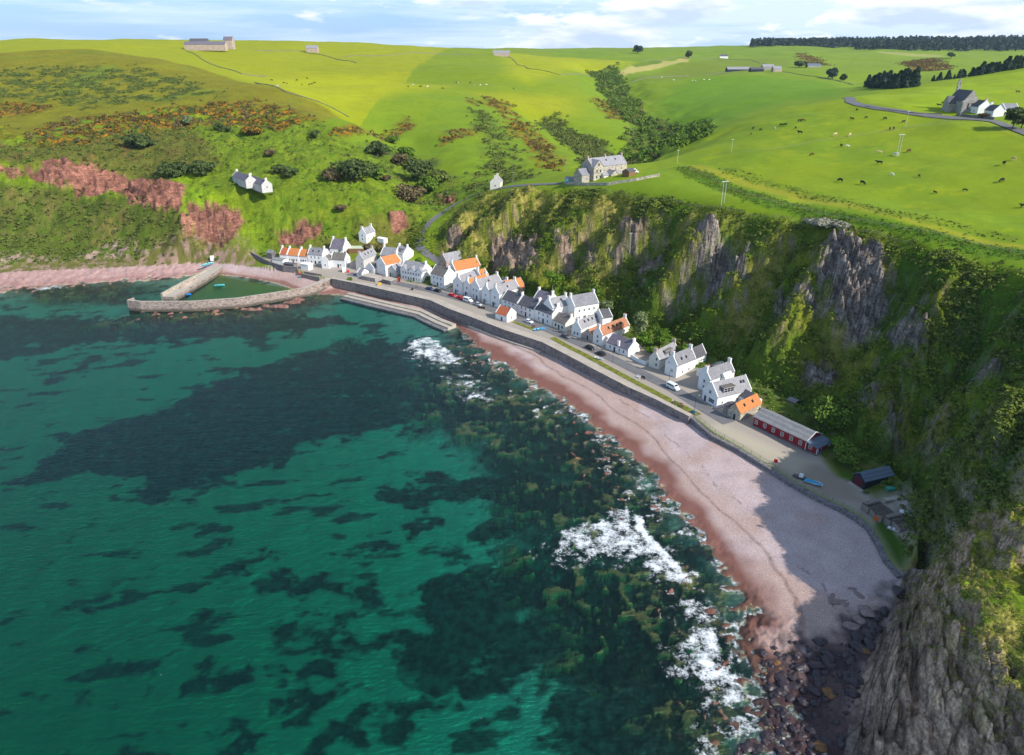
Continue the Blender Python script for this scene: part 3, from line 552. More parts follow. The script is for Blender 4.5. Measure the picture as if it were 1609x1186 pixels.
hgt = mathn(N, L, 'ADD', mathn(N, L, 'MULTIPLY', n_f.outputs[0], mathn(N, L, 'MULTIPLY', v1.outputs['Fac'], .9)), mathn(N, L, 'MULTIPLY', mathn(N, L, 'ADD', n_p.outputs[0], mathn(N, L, 'MULTIPLY', vor.outputs[0], .8)), mathn(N, L, 'MULTIPLY', r1.outputs['Fac'], .8)))
hgt = mathn(N, L, 'ADD', hgt, mathn(N, L, 'MULTIPLY', mathn(N, L, 'ADD', n_s.outputs[0], n_c.outputs[0]), mathn(N, L, 'MULTIPLY', r1.outputs['Fac'], 1.1)))
hgt = mathn(N, L, 'ADD', hgt, mathn(N, L, 'MULTIPLY', n_p.outputs[0], mathn(N, L, 'MULTIPLY', p1.outputs['Fac'], .18)))
L.new(hgt, bp.inputs['Height']); bp.inputs['Strength'].default_value = .55; L.new(bp.outputs[0], B.inputs['Normal'])
GROUND = m
me, used = grid_mesh('terrain', X, Y, H)
vcol(me, 'cover', col.reshape(-1, 3)[used]); vattr(me, 'tuft', rough_veg.ravel()[used]); vattr(me, 'stone', np.maximum(stone, RED).ravel()[used])
vattr(me, 'shingle', (bs * sstep(-.1, .2, H) * (.45 + .45 * dry) + TERR * landm * .15).ravel()[used])
TERRAIN = structure('terrain', me, GROUND)

# ------------------------------------------------------------------ the sea
NS, MS = 900, 900
ths = np.linspace(T0, T1, MS); lrs = np.linspace(math.log(R0), math.log(760), NS)
xs, ys = _grid(ths, lrs); Ts, Ls = np.meshgrid(ths, lrs)
bedz = bil(H, Ts, Ls); ssd = bil(seasd, Ts, Ls)
def smask(polys, soft, warp, sc, seed):
    mm = np.zeros(xs.shape, np.float32)
    for p in polys: mm = np.maximum(mm, sstep(-soft, soft, polysd(gpoly(p), xs + fbm(xs / sc, ys / sc, 3, seed) * warp, ys + fbm(xs / sc, ys / sc, 3, seed + 3) * warp, 30)))
    return mm
foam = smask([[(635,548),(648,533),(675,527),(700,545),(734,568),(700,571),(665,562)],[(712,600),(735,596),(748,604),(725,608)],[(722,622),(750,617),(765,623),(735,630)],
              [(858,860),(900,830),(990,798),(1004,815),(1005,832),(1037,865),(1082,914),(1045,917),(1015,892),(985,868),(920,878)],
              [(1062,962),(1095,948),(1122,975),(1132,1000),(1162,1060),(1178,1105),(1150,1112),(1110,1090),(1078,1060),(1048,1022),(1080,1010),(1085,980)],
              [(1115,1165),(1160,1130),(1190,1118),(1188,1142),(1150,1175),(1110,1200)],[(60,452),(95,447),(100,452),(50,458)]], 2.2, 3.5, 4, 150)
lineF = linedist([G(*p)[:2] for p in [(1003,812,0),(1006,832,0),(1037,865,0),(1082,913,0)]], xs, ys, 30); foam = np.maximum(foam, 1.25 * (1 - sstep(.3, 2.2, lineF + .8 * fbm(xs / 3, ys / 3, 2, 152))))
halo = smask([[(625,550),(650,525),(690,530),(745,572),(700,585),(650,575)],[(835,868),(900,815),(1000,785),(1025,820),(1065,860),(1110,915),(1040,930),(1000,900),(960,895),(890,900)],[(690,590),(745,580),(790,620),(770,640),(715,630)],
              [(1040,950),(1100,930),(1150,980),(1185,1060),(1195,1110),(1150,1130),(1090,1110),(1040,1050),(1035,1010),(1060,990)],[(1090,1165),(1160,1115),(1200,1115),(1195,1150),(1150,1195),(1090,1215)],[(930,670),(990,690),(1075,800),(1040,810),(985,740)]], 5, 5, 6, 159)
foam = np.maximum(foam * (.92 + .3 * fbm(xs / 6, ys / 6, 2, 161)), halo * (.56 + .3 * fbm(xs / 5, ys / 5, 2, 160)))
wl = linedist(WATER[16:], xs, ys, 30)
edge = (wl < 14) * 1.15 * sstep(-.32, -.14, bedz + .2 * fbm(xs / 2.5, ys / 2.5, 2, 158)) * sstep(-.18, .05, fbm(xs / 13, ys / 13, 2, 151) + .12) * sstep(330, 250, ys)
edge2 = (1 - sstep(.4, 1.5, np.abs(wl - 4.5 - 3 * fbm(xs / 9, ys / 9, 2, 153)))) * sstep(0.05, .3, fbm(xs / 16, ys / 16, 2, 154)) * .8
foam = np.maximum(foam, np.maximum(edge * .86, edge2 * sstep(300, 200, ys)) * sstep(2, -1, ssd * 0 + 0))
zs = .05 * np.clip(-bedz, 0, 1) * (perlin((xs + ys * .4) / 5, ys / 14, 155)) + .22 * np.clip(foam, 0, 1) * (perlin(xs / 1.7, ys / 1.7, 156) * .6 + .4)
keep = (bedz[:-1, :-1] < .5) | (bedz[1:, 1:] < .5)
keep &= (ssd[:-1, :-1] > -2.5)
me, used = grid_mesh('sea', xs, ys, zs, keep)
vattr(me, 'depth', np.clip(-bedz, 0, 20).ravel()[used]); vattr(me, 'foam', foam.ravel()[used])
m = bpy.data.materials.new('sea water'); m.use_nodes = True; N = m.node_tree.nodes; L = m.node_tree.links; N.clear()
out = N.new('ShaderNodeOutputMaterial'); g = N.new('ShaderNodeNewGeometry')
da = N.new('ShaderNodeAttribute'); da.attribute_name = 'depth'; fo = N.new('ShaderNodeAttribute'); fo.attribute_name = 'foam'
# light lost on the way through the water: red goes first
comb = N.new('ShaderNodeCombineColor')
for i, kk in enumerate((.70, .062, .105)):
    e = mathn(N, L, 'POWER', math.exp(-kk), da.outputs['Fac']); L.new(e, comb.inputs[i])
tr = N.new('ShaderNodeBsdfTransparent'); L.new(comb.outputs[0], tr.inputs['Color'])
sc_ = N.new('ShaderNodeBsdfDiffuse'); sc_.inputs['Color'].default_value = (.001, .052, .055, 1)
mx0 = N.new('ShaderNodeMixShader'); L.new(maprange(N, L, da.outputs['Fac'], 0, 8, 0.01, .2), mx0.inputs[0]); L.new(tr.outputs[0], mx0.inputs[1]); L.new(sc_.outputs[0], mx0.inputs[2])
mp = N.new('ShaderNodeMapping'); mp.inputs['Scale'].default_value = (.55, 1.5, 1); mp.inputs['Rotation'].default_value = (0, 0, .3); L.new(g.outputs['Position'], mp.inputs[0])
r_a = noise(N, L, mp.outputs[0], .9, 3, .6); r_b = noise(N, L, mp.outputs[0], .22, 6, .62)
bp = N.new('ShaderNodeBump'); bp.inputs['Strength'].default_value = .3; bp.inputs['Distance'].default_value = .8
L.new(mathn(N, L, 'ADD', mathn(N, L, 'MULTIPLY', r_a.outputs[0], .6), r_b.outputs[0]), bp.inputs['Height'])
gl = N.new('ShaderNodeBsdfGlossy'); gl.inputs['Roughness'].default_value = .12; L.new(bp.outputs[0], gl.inputs['Normal'])
fr = N.new('ShaderNodeFresnel'); fr.inputs['IOR'].default_value = 1.29; L.new(bp.outputs[0], fr.inputs['Normal'])
mx1 = N.new('ShaderNodeMixShader'); L.new(fr.outputs[0], mx1.inputs[0]); L.new(mx0.outputs[0], mx1.inputs[1]); L.new(gl.outputs[0], mx1.inputs[2])
fd = N.new('ShaderNodeBsdfDiffuse'); fd.inputs['Color'].default_value = (.72, .75, .77, 1)
f_n = noise(N, L, g.outputs['Position'], .32, 8, .74); f_v = noise(N, L, g.outputs['Position'], 2.2, 3, .6)
lace = mathn(N, L, 'ADD', mathn(N, L, 'MULTIPLY', mathn(N, L, 'SUBTRACT', f_n.outputs[0], .5), 3.3), mathn(N, L, 'MULTIPLY', mathn(N, L, 'SUBTRACT', f_v.outputs[0], .5), .9))
fm = maprange(N, L, mathn(N, L, 'SUBTRACT', fo.outputs['Fac'], lace), .62, 1.22, 0, 1)
mx2 = N.new('ShaderNodeMixShader'); L.new(fm, mx2.inputs[0]); L.new(mx1.outputs[0], mx2.inputs[1]); L.new(fd.outputs[0], mx2.inputs[2]); L.new(mx2.outputs[0], out.inputs['Surface'])
SEA = structure('sea', me, m)
# ------------------------------------------------------------------ daylight
SUN_EL = rad(36); SUN_DIR = Vector((.835, -.55, 0)).normalized()
sv = Vector((SUN_DIR.x * math.cos(SUN_EL), SUN_DIR.y * math.cos(SUN_EL), math.sin(SUN_EL)))
ld = bpy.data.lights.new('sun', 'SUN'); ld.energy = 5.0; ld.angle = rad(.5); ld.color = (1, .955, .88)
lo = link(bpy.data.objects.new('sun', ld)); lo.rotation_euler = sv.to_track_quat('Z', 'Y').to_euler(); lo.location = (300, -100, 400)
W = bpy.data.worlds.new('World'); SC.world = W; W.use_nodes = True; N = W.node_tree.nodes; L = W.node_tree.links; N.clear()
wo = N.new('ShaderNodeOutputWorld'); bg = N.new('ShaderNodeBackground'); bg.inputs['Strength'].default_value = .125
sky = N.new('ShaderNodeTexSky'); sky.sky_type = 'NISHITA'; sky.sun_disc = False; sky.sun_elevation = SUN_EL; sky.sun_rotation = math.atan2(SUN_DIR.x, SUN_DIR.y); sky.altitude = 50; sky.air_density = 1.0; sky.dust_density = .6; sky.ozone_density = 1.6
tc = N.new('ShaderNodeTexCoord'); mp = N.new('ShaderNodeMapping'); mp.inputs['Scale'].default_value = (5, 5, 19); mp.inputs['Location'].default_value = (3.1, 0, .4); L.new(tc.outputs['Generated'], mp.inputs[0])
cn = noise(N, L, mp.outputs[0], 1.5, 7, .58)
mp2 = N.new('ShaderNodeMapping'); mp2.inputs['Scale'].default_value = (2.2, 2.2, 30); mp2.inputs['Location'].default_value = (7.3, 0, 2.2); L.new(tc.outputs['Generated'], mp2.inputs[0])
cn2 = noise(N, L, mp2.outputs[0], 1.6, 5, .55)
mp3 = N.new('ShaderNodeMapping'); mp3.inputs['Scale'].default_value = (5, 5, 19); mp3.inputs['Location'].default_value = (3.1, 0, .62); L.new(tc.outputs['Generated'], mp3.inputs[0])
cn3 = noise(N, L, mp3.outputs[0], 1.5, 4, .55)
sx = N.new('ShaderNodeSeparateXYZ'); L.new(tc.outputs['Generated'], sx.inputs[0])
low = maprange(N, L, sx.outputs[2], .06, .22, 1, .25)
side = maprange(N, L, sx.outputs[0], -.55, .2, -.10, .05)
cover = mathn(N, L, 'ADD', cn.outputs[0], side)
puff = mathn(N, L, 'MULTIPLY', maprange(N, L, cover, .52, .60, 0, 1), low); veil = mathn(N, L, 'MULTIPLY', maprange(N, L, mathn(N, L, 'ADD', cn2.outputs[0], side), .36, .58, .0, .8), low)
base = mixcol(N, L, maprange(N, L, cn3.outputs[0], .45, .66, 0, 1), (9.4, 9.5, 9.6), (5.0, 6.1, 7.8))
s1 = mixcol(N, L, mathn(N, L, 'MULTIPLY', low, .7), sky.outputs[0], (2.5, 5.0, 8.8))
s2 = mixcol(N, L, veil, s1, (6.6, 7.8, 9.2)); s3 = mixcol(N, L, puff, s2, base)
L.new(s3, bg.inputs['Color']); L.new(bg.outputs[0], wo.inputs['Surface'])
# ------------------------------------------------------------------ camera
cd = bpy.data.cameras.new('camera'); cam = link(bpy.data.objects.new('camera', cd)); cd.sensor_width = 36; cd.lens = 36 * FPX / 1609; cd.clip_end = 12000; cd.clip_start = 1
cam.location = (0, 0, CAMZ); cam.rotation_euler = (math.pi / 2 - PITCH, 0, 0); SC.camera = cam
SC.view_settings.view_transform = 'Standard'; SC.view_settings.look = 'None'; SC.view_settings.exposure = 0.14
SC.cycles.max_bounces = 6; SC.cycles.transparent_max_bounces = 6; SC.cycles.use_adaptive_sampling = True
# ------------------------------------------------------------------ materials for built things
def simple(name, c, rough=.8, spec=.3, var=.18, scale=1.2, bump=0.0, bscale=6.0, metal=0.0, island=False):
    m, N, L, B = mat(name)
    tcn = N.new('ShaderNodeTexCoord'); n = noise(N, L, tcn.outputs['Object'], scale, 5, .65)
    f = maprange(N, L, n.outputs[0], .3, .7, 1 - var, 1 + var)
    rgb = N.new('ShaderNodeRGB'); rgb.outputs[0].default_value = (*c, 1)
    if island:
        gg = N.new('ShaderNodeNewGeometry'); f = mathn(N, L, 'MULTIPLY', f, maprange(N, L, gg.outputs['Random Per Island'], 0, 1, 1 - island, 1 + island))
    L.new(mulcol(N, L, rgb.outputs[0], f), B.inputs['Base Color'])
    B.inputs['Roughness'].default_value = rough; B.inputs['Specular IOR Level'].default_value = spec; B.inputs['Metallic'].default_value = metal
    if bump:
        n2 = noise(N, L, tcn.outputs['Object'], bscale, 3, .6); bp = N.new('ShaderNodeBump'); bp.inputs['Strength'].default_value = bump; bp.inputs['Distance'].default_value = .1
        L.new(n2.outputs[0], bp.inputs['Height']); L.new(bp.outputs[0], B.inputs['Normal'])
    return m
def roofmat(name, c, c2, course=.32, lich=.25):
    m, N, L, B = mat(name)
    tcn = N.new('ShaderNodeTexCoord'); br = N.new('ShaderNodeTexNoise'); br.inputs['Scale'].default_value = 2.6; br.inputs['Detail'].default_value = 3; L.new(tcn.outputs['Object'], br.inputs['Vector'])
    n = noise(N, L, tcn.outputs['Object'], .5, 6, .7)
    wv = N.new('ShaderNodeTexWave'); wv.wave_type = 'BANDS'; wv.bands_direction = 'Z'; wv.inputs['Scale'].default_value = .5 / course; wv.inputs['Distortion'].default_value = .6; L.new(tcn.outputs['Object'], wv.inputs['Vector'])
    base = mixcol(N, L, maprange(N, L, n.outputs[0], .38, .66, 0, 1), c, c2)
    f = mathn(N, L, 'MULTIPLY', maprange(N, L, br.outputs[0], .3, .7, 1 - lich, 1 + lich), maprange(N, L, wv.outputs['Fac'], 0, 1, .82, 1.1))
    L.new(mulcol(N, L, base, f), B.inputs['Base Color']); B.inputs['Roughness'].default_value = .75; B.inputs['Specular IOR Level'].default_value = .35
    bp = N.new('ShaderNodeBump'); bp.inputs['Strength'].default_value = .4; bp.inputs['Distance'].default_value = .05; L.new(wv.outputs['Fac'], bp.inputs['Height']); L.new(bp.outputs[0], B.inputs['Normal'])
    return m
def stonemat(name, c, mortar, scale=1.0, var=.5, tide=False):
    m, N, L, B = mat(name)
    tcn = N.new('ShaderNodeTexCoord'); vo = N.new('ShaderNodeTexVoronoi'); vo.inputs['Scale'].default_value = 1.6 * scale; vo.inputs['Randomness'].default_value = .85
    mp = N.new('ShaderNodeMapping'); mp.inputs['Scale'].default_value = (1, 1, 1.7); L.new(tcn.outputs['Object'], mp.inputs[0]); L.new(mp.outputs[0], vo.inputs['Vector'])
    hs = N.new('ShaderNodeSeparateColor'); L.new(vo.outputs['Color'], hs.inputs[0])
    n = noise(N, L, tcn.outputs['Object'], .35, 4, .6)
    rgb = N.new('ShaderNodeRGB'); rgb.outputs[0].default_value = (*c, 1)
    c1 = mulcol(N, L, rgb.outputs[0], mathn(N, L, 'MULTIPLY', maprange(N, L, hs.outputs[0], 0, 1, 1 - var, 1 + var), maprange(N, L, n.outputs[0], .3, .7, .75, 1.25)))
    L.new(mixcol(N, L, maprange(N, L, vo.outputs['Distance'], .45, .75, 0, 1), c1, mortar), B.inputs['Base Color'])
    bp = N.new('ShaderNodeBump'); bp.inputs['Strength'].default_value = .6; bp.inputs['Distance'].default_value = .12; bp.invert = True; L.new(vo.outputs['Distance'], bp.inputs['Height']); L.new(bp.outputs[0], B.inputs['Normal'])
    if tide:
        gp = N.new('ShaderNodeNewGeometry'); sp_ = N.new('ShaderNodeSeparateXYZ'); L.new(gp.outputs['Position'], sp_.inputs[0]); nz_ = noise(N, L, gp.outputs['Position'], .5, 4, .6)
        old = B.inputs['Base Color'].links[0].from_socket; L.new(mixcol(N, L, maprange(N, L, mathn(N, L, 'ADD', sp_.outputs[2], mathn(N, L, 'MULTIPLY', nz_.outputs[0], 1.2)), 1.3, 2.4, .8, 0), old, (.055, .05, .03)), B.inputs['Base Color'])
    B.inputs['Roughness'].default_value = .9; return m
M = {}
SURV = D
M['white'] = simple('white harl', (.84, .83, .81), .9, .2, .07, .7, .5, 9); M['offwhite'] = simple('cream harl', (.74, .70, .60), .9, .2, .09, .7, .4, 9); M['greyharl'] = simple('grey harl', (.55, .53, .50), .9, .2, .12, .8, .4, 8)
M['pinkstone'] = stonemat('pink rubble stone', (.44, .32, .26), (.50, .42, .36)); M['greystone'] = stonemat('grey rubble stone', (.30, .27, .25), (.38, .35, .32)); M['darkstone'] = stonemat('dark rubble stone', (.16, .145, .15), (.21, .19, .19)); M['tanstone'] = stonemat('tan rubble stone', (.40, .35, .27), (.46, .41, .33)); M['pierstone'] = stonemat('pier masonry', (.28, .22, .185), (.37, .30, .26), .8, .55, True)
M['seawall'] = stonemat('sea wall concrete and stone', (.19, .165, .16), (.24, .21, .2), .5, .3, True)
M['slate'] = roofmat('grey slate', (.20, .20, .22), (.27, .265, .28)); M['slatedark'] = roofmat('dark slate', (.085, .085, .10), (.13, .12, .13)); M['slatebrown'] = roofmat('mossy brown slate', (.15, .13, .12), (.20, .18, .15)); M['slatepale'] = roofmat('pale weathered slate', (.33, .32, .34), (.26, .255, .27)); M['slatepurple'] = roofmat('purple slate', (.19, .165, .20), (.13, .12, .15))
M['pantile'] = roofmat('orange pantiles', (.62, .215, .06), (.50, .19, .075), .4, .3); M['pantilered'] = roofmat('red pantiles', (.50, .13, .05), (.42, .13, .06), .4, .3); M['pantileold'] = roofmat('weathered pantiles', (.46, .19, .095), (.33, .17, .10), .4, .4)
M['tin'] = roofmat('grey corrugated sheet', (.27, .265, .27), (.21, .205, .20), 1.2, .12); M['bluetin'] = roofmat('blue grey sheet roof', (.11, .16, .22), (.14, .18, .23), 1.0, .15)
M['red'] = simple('dark red boards', (.26, .012, .02), .7, .3, .15); M['darkred'] = simple('maroon boards', (.10, .012, .022), .7, .3, .2); M['navy'] = simple('dark navy boards', (.018, .024, .045), .7, .3, .2)
M['glass'] = simple('window glass', (.018, .022, .028), .12, .6, .3, .8); M['frame'] = simple('white window frame', (.78, .78, .78), .6, .4, .03); M['greenframe'] = simple('dark painted frame', (.05, .09, .10), .6, .4, .1)
M['doorblue'] = simple('blue door', (.02, .06, .25), .5, .4, .1); M['doordark'] = simple('dark door', (.03, .03, .035), .5, .4, .1); M['doorgreen'] = simple('green door', (.02, .12, .09), .5, .4, .1); M['wood'] = simple('weathered timber', (.25, .215, .19), .9, .2, .35, 2.5); M['brownwood'] = simple('brown timber', (.22, .12, .06), .8, .2, .3, 2.0)
M['pot'] = simple('clay pot', (.45, .22, .12), .8, .2, .15); M['chimstone'] = simple('chimney stone', (.50, .42, .33), .9, .2, .2, 2); M['lead'] = simple('lead sheet', (.14, .14, .15), .6, .4, .15)
M['tarmac'] = simple('tarmac', (.165, .16, .165), .95, .2, .16, .35, .3, 12); M['concrete'] = simple('concrete', (.44, .385, .32), .95, .2, .16, .3, .2, 7); M['gravel'] = simple('pale gravel', (.42, .38, .29), .95, .2, .2, .4, .4, 9)
M['grassverge'] = simple('mown verge', (.165, .175, .03), .95, .1, .55, .6, .6, 4); M['tyre'] = simple('tyre rubber', (.015, .015, .016), .9, .2, .1); M['hub'] = simple('wheel metal', (.45, .45, .46), .3, .5, .1, 1, 0, 6, .8)
M['lamp'] = simple('headlamp', (.75, .75, .72), .15, .6, .02); M['taillamp'] = simple('tail lamp', (.45, .01, .01), .3, .5, .02); M['steel'] = simple('galvanised steel', (.36, .37, .38), .5, .5, .1); M['pole'] = simple('tarred pole', (.30, .25, .20), .9, .2, .25, 1.5); M['palepole'] = simple('pale pole', (.60, .58, .54), .8, .2, .1)
M['blacksteel'] = simple('black steel', (.02, .02, .022), .5, .4, .1); M['boxred'] = simple('red enamel', (.60, .012, .015), .4, .5, .06)
def paintmat(name, c): return simple(name, c, .28, .5, .04)
CARP = {'white': paintmat('white car paint', (.80, .81, .82)), 'red': paintmat('red car paint', (.55, .015, .02)), 'silver': paintmat('silver car paint', (.48, .50, .53)), 'black': paintmat('black car paint', (.012, .012, .016)), 'blue': paintmat('blue car paint', (.03, .06, .16)), 'grey': paintmat('grey car paint', (.10, .105, .12)), 'skyblue': paintmat('light blue paint', (.05, .36, .62)), 'cyan': paintmat('turquoise paint', (.10, .55, .60)), 'royal': paintmat('bright blue paint', (.01, .22, .70)), 'orange': paintmat('orange paint', (.75, .15, .02)), 'green': paintmat('green paint', (.03, .30, .22))}
M['tarp'] = simple('blue tarpaulin', (.02, .30, .52), .5, .4, .15, 2, .6, 3)

# ------------------------------------------------------------------ mesh builder
class MB:
    def __init__(s): s.v = []; s.f = []; s.mi = []; s.cur = 0
    def quad(s, *p): b = len(s.v); s.v += [tuple(q) for q in p]; s.f.append(tuple(range(b, b + len(p)))); s.mi.append(s.cur); return s
    def poly(s, verts, faces): b = len(s.v); s.v += [tuple(q) for q in verts]; s.f += [tuple(i + b for i in f) for f in faces]; s.mi += [s.cur] * len(faces); return s
    def box(s, x0, x1, y0, y1, z0, z1, tx=0, ty=0):
        return s.poly([(x0, y0, z0), (x1, y0, z0), (x1, y1, z0), (x0, y1, z0), (x0 + tx, y0 + ty, z1), (x1 - tx, y0 + ty, z1), (x1 - tx, y1 - ty, z1), (x0 + tx, y1 - ty, z1)],
                      [(3, 2, 1, 0), (4, 5, 6, 7), (0, 1, 5, 4), (1, 2, 6, 5), (2, 3, 7, 6), (3, 0, 4, 7)])
    def prism(s, prof, axis, a, b):
        """profile of (u, z) extruded along x (axis 'x', u = y) or y (axis 'y', u = x)"""
        n = len(prof); f = (lambda t, p: (t, p[0], p[1])) if axis == 'x' else (lambda t, p: (p[0], t, p[1]))
        return s.poly([f(a, p) for p in prof] + [f(b, p) for p in prof], [tuple(range(n))[::-1], tuple(range(n, 2 * n))] + [(i, (i + 1) % n, (i + 1) % n + n, i + n) for i in range(n)])
    def tube(s, p, q, r0, r1=None, n=8, cap=True):
        r1 = r0 if r1 is None else r1; p = Vector(p); q = Vector(q); d = (q - p).normalized(); u = d.orthogonal().normalized(); w = d.cross(u); vs = []
        for c, r in ((p, r0), (q, r1)): vs += [tuple(c + (u * math.cos(2 * math.pi * i / n) + w * math.sin(2 * math.pi * i / n)) * r) for i in range(n)]
        fs = [(i, (i + 1) % n, (i + 1) % n + n, i + n) for i in range(n)]
        if cap: fs += [tuple(range(n))[::-1], tuple(range(n, 2 * n))]
        return s.poly(vs, fs)
    def build(s, name, mats, parent=None, loc=None, smooth=False, bevel=0):
        me = bpy.data.meshes.new(name); me.from_pydata(s.v, [], s.f)
        for m in (mats if isinstance(mats, (list, tuple)) else [mats]): me.materials.append(m)
        me.polygons.foreach_set('material_index', s.mi)
        if smooth: me.polygons.foreach_set('use_smooth', [True] * len(s.f))
        bm = bmesh.new(); bm.from_mesh(me); bmesh.ops.recalc_face_normals(bm, faces=bm.faces); bm.to_mesh(me); bm.free(); me.update()
        return obj(name, me, parent, loc)
def obj(name, me, parent=None, loc=None, rz=None):
    o = bpy.data.objects.new(name, me); link(o)
    if parent: o.parent = parent
    if loc is not None: o.location = loc
    if rz is not None: o.rotation_euler = (0, 0, rz)
    return o
def tag(o, label, cat, group=None):
    o['label'] = label; o['category'] = cat
    if group: o['group'] = group
    return o
def thing(name, label, cat, loc=(0, 0, 0), rz=0, group=None):
    o = bpy.data.objects.new(name, None); link(o); o.location = loc; o.rotation_euler = (0, 0, rz); o.empty_display_size = .5
    return tag(o, label, cat, group)
def dup(root, loc, rz, label=None, group=None, scale=None):
    r = root.copy(); C.objects.link(r); r.location = loc; r.rotation_euler = (0, 0, rz)
    if label: r['label'] = label
    if group: r['group'] = group
    if scale: r.scale = (scale,) * 3
    for ch in list(root.children):
        c = ch.copy(); C.objects.link(c); c.parent = r
        for gch in ch.children:
            d = gch.copy(); C.objects.link(d); d.parent = c
    return r
def pt(p):
    return G(*p) if len(p) == 3 else hitz(*p)
_wc = {}
def window_mesh(w, h, frame='frame', bars=1):
    k = (round(w, 2), round(h, 2), frame, bars)
    if k not in _wc:
        b = MB(); b.box(-w / 2, w / 2, -.05, .02, 0, .09); b.box(-w / 2, w / 2, -.05, .02, h - .09, h); b.box(-w / 2, -w / 2 + .09, -.05, .02, .09, h - .09); b.box(w / 2 - .09, w / 2, -.05, .02, .09, h - .09)
        b.box(-w / 2 + .09, w / 2 - .09, -.04, .02, h / 2 - .03, h / 2 + .03)
        for i in range(1, bars): x = -w / 2 + w * i / bars; b.box(x - .04, x + .04, -.045, .02, .09, h - .09)
        b.cur = 1; b.quad((-w / 2 + .08, -.02, .08), (w / 2 - .08, -.02, .08), (w / 2 - .08, -.02, h - .08), (-w / 2 + .08, -.02, h - .08))
        o = b.build('window', [M[frame], M['glass']]); _wc[k] = o.data; bpy.data.objects.remove(o)
    return _wc[k]
_dc = {}
def door_mesh(m, w=.95, h=2.0):
    k = (m, w, h)
    if k not in _dc:
        b = MB(); b.box(-w / 2 - .1, -w / 2, -.06, .02, 0, h + .1); b.box(w / 2, w / 2 + .1, -.06, .02, 0, h + .1); b.box(-w / 2, w / 2, -.06, .02, h, h + .1)
        b.cur = 1; b.box(-w / 2, w / 2, -.03, .02, 0, h); o = b.build('door', [M['frame'], M[m]]); _dc[k] = o.data; bpy.data.objects.remove(o)
    return _dc[k]
def put_window(p, side, W, D, u, z, w=.85, h=1.2, frame='frame', bars=1):
    me = window_mesh(w, h, frame, bars)
    if side == 'f': return obj('window', me, p, (u, -.003, z))
    if side == 'r': return obj('window', me, p, (W + .003, u, z), math.pi / 2)
    if side == 'l': return obj('window', me, p, (-.003, u, z), -math.pi / 2)
def put_door(p, side, W, u, m='doordark', w=.95, h=2.0):
    me = door_mesh(m, w, h)
    return obj('door', me, p, (u, -.003, 0)) if side == 'f' else obj('door', me, p, (W + .003, u, 0), math.pi / 2)
def chimney(parent, x, y, z0, z1, m, w=1.1, d=.65, pots=2):
    b = MB(); b.box(x - w / 2, x + w / 2, y - d / 2, y + d / 2, z0, z1 - .12); b.box(x - w / 2 - .08, x + w / 2 + .08, y - d / 2 - .08, y + d / 2 + .08, z1 - .12, z1)
    c = b.build('chimney', M[m], parent)
    for i in range(pots):
        if w > d: px, py = x + (i - (pots - 1) / 2) * w * .45, y
        else: px, py = x, y + (i - (pots - 1) / 2) * d * .45
        if 'pot' not in _wc:
            pb = MB(); pb.tube((0, 0, 0), (0, 0, .45), .13, .10, 7); po = pb.build('chimney_pot', M['pot']); _wc['pot'] = po.data; bpy.data.objects.remove(po)
        obj('chimney_pot', _wc['pot'], c, (px, py, z1))
    return c
def roof_parts(p, W, D, h, rise, ridge, rm, wm, skew=True, over=.18, off=(0, 0), z0=0, name='roof'):
    ox, oy = off; t = .16
    b = MB()
    if ridge == 'x':
        s = rise / (D / 2); e = over
        for sg in (0, 1):
            ye, yr = (oy - e, oy + D / 2) if sg == 0 else (oy + D + e, oy + D / 2)
            ze = h - e * s
            b.prism([(ye, ze + .03), (yr, h + rise + .03), (yr, h + rise + t + .03), (ye, ze + t + .03)], 'x', ox + .003 if skew else ox - over, ox + W - .003 if skew else ox + W + over)
        r = b.build(name, M[rm], p)
        if skew:
            for xa in (ox - .02, ox + W - .26):
                k = MB(); k.prism([(oy - .06, h - .1), (oy + D / 2, h + rise + .06), (oy + D + .06, h - .1), (oy + D + .06, h + .26), (oy + D / 2, h + rise + .42), (oy - .06, h + .26)], 'x', xa, xa + .28); k.build('skew', M[wm], p)
    else:
        s = rise / (W / 2); e = over
        for sg in (0, 1):
            xe, xr = (ox - e, ox + W / 2) if sg == 0 else (ox + W + e, ox + W / 2)
            ze = h - e * s
            b.prism([(xe, ze + .03), (xr, h + rise + .03), (xr, h + rise + t + .03), (xe, ze + t + .03)], 'y', oy + .003 if skew else oy - over, oy + D - .003 if skew else oy + D + over)
        r = b.build(name, M[rm], p)
        if skew:
            for ya in (oy - .02, oy + D - .26):
                k = MB(); k.prism([(ox - .06, h - .1), (ox + W / 2, h + rise + .06), (ox + W + .06, h - .1), (ox + W + .06, h + .26), (ox + W / 2, h + rise + .42), (ox - .06, h + .26)], 'y', ya, ya + .28); k.build('skew', M[wm], p)
    return r
def body(p, W, D, h, rise, ridge, wm, off=(0, 0), name='wall', drop=1.5):
    ox, oy = off; b = MB()
    if ridge == 'x': b.prism([(oy, -drop), (oy + D, -drop), (oy + D, h), (oy + D / 2, h + rise), (oy, h)], 'x', ox, ox + W)
    else: b.prism([(ox, -drop), (ox + W, -drop), (ox + W, h), (ox + W / 2, h + rise), (ox, h)], 'y', oy, oy + D)
    return b.build(name, M[wm], p)
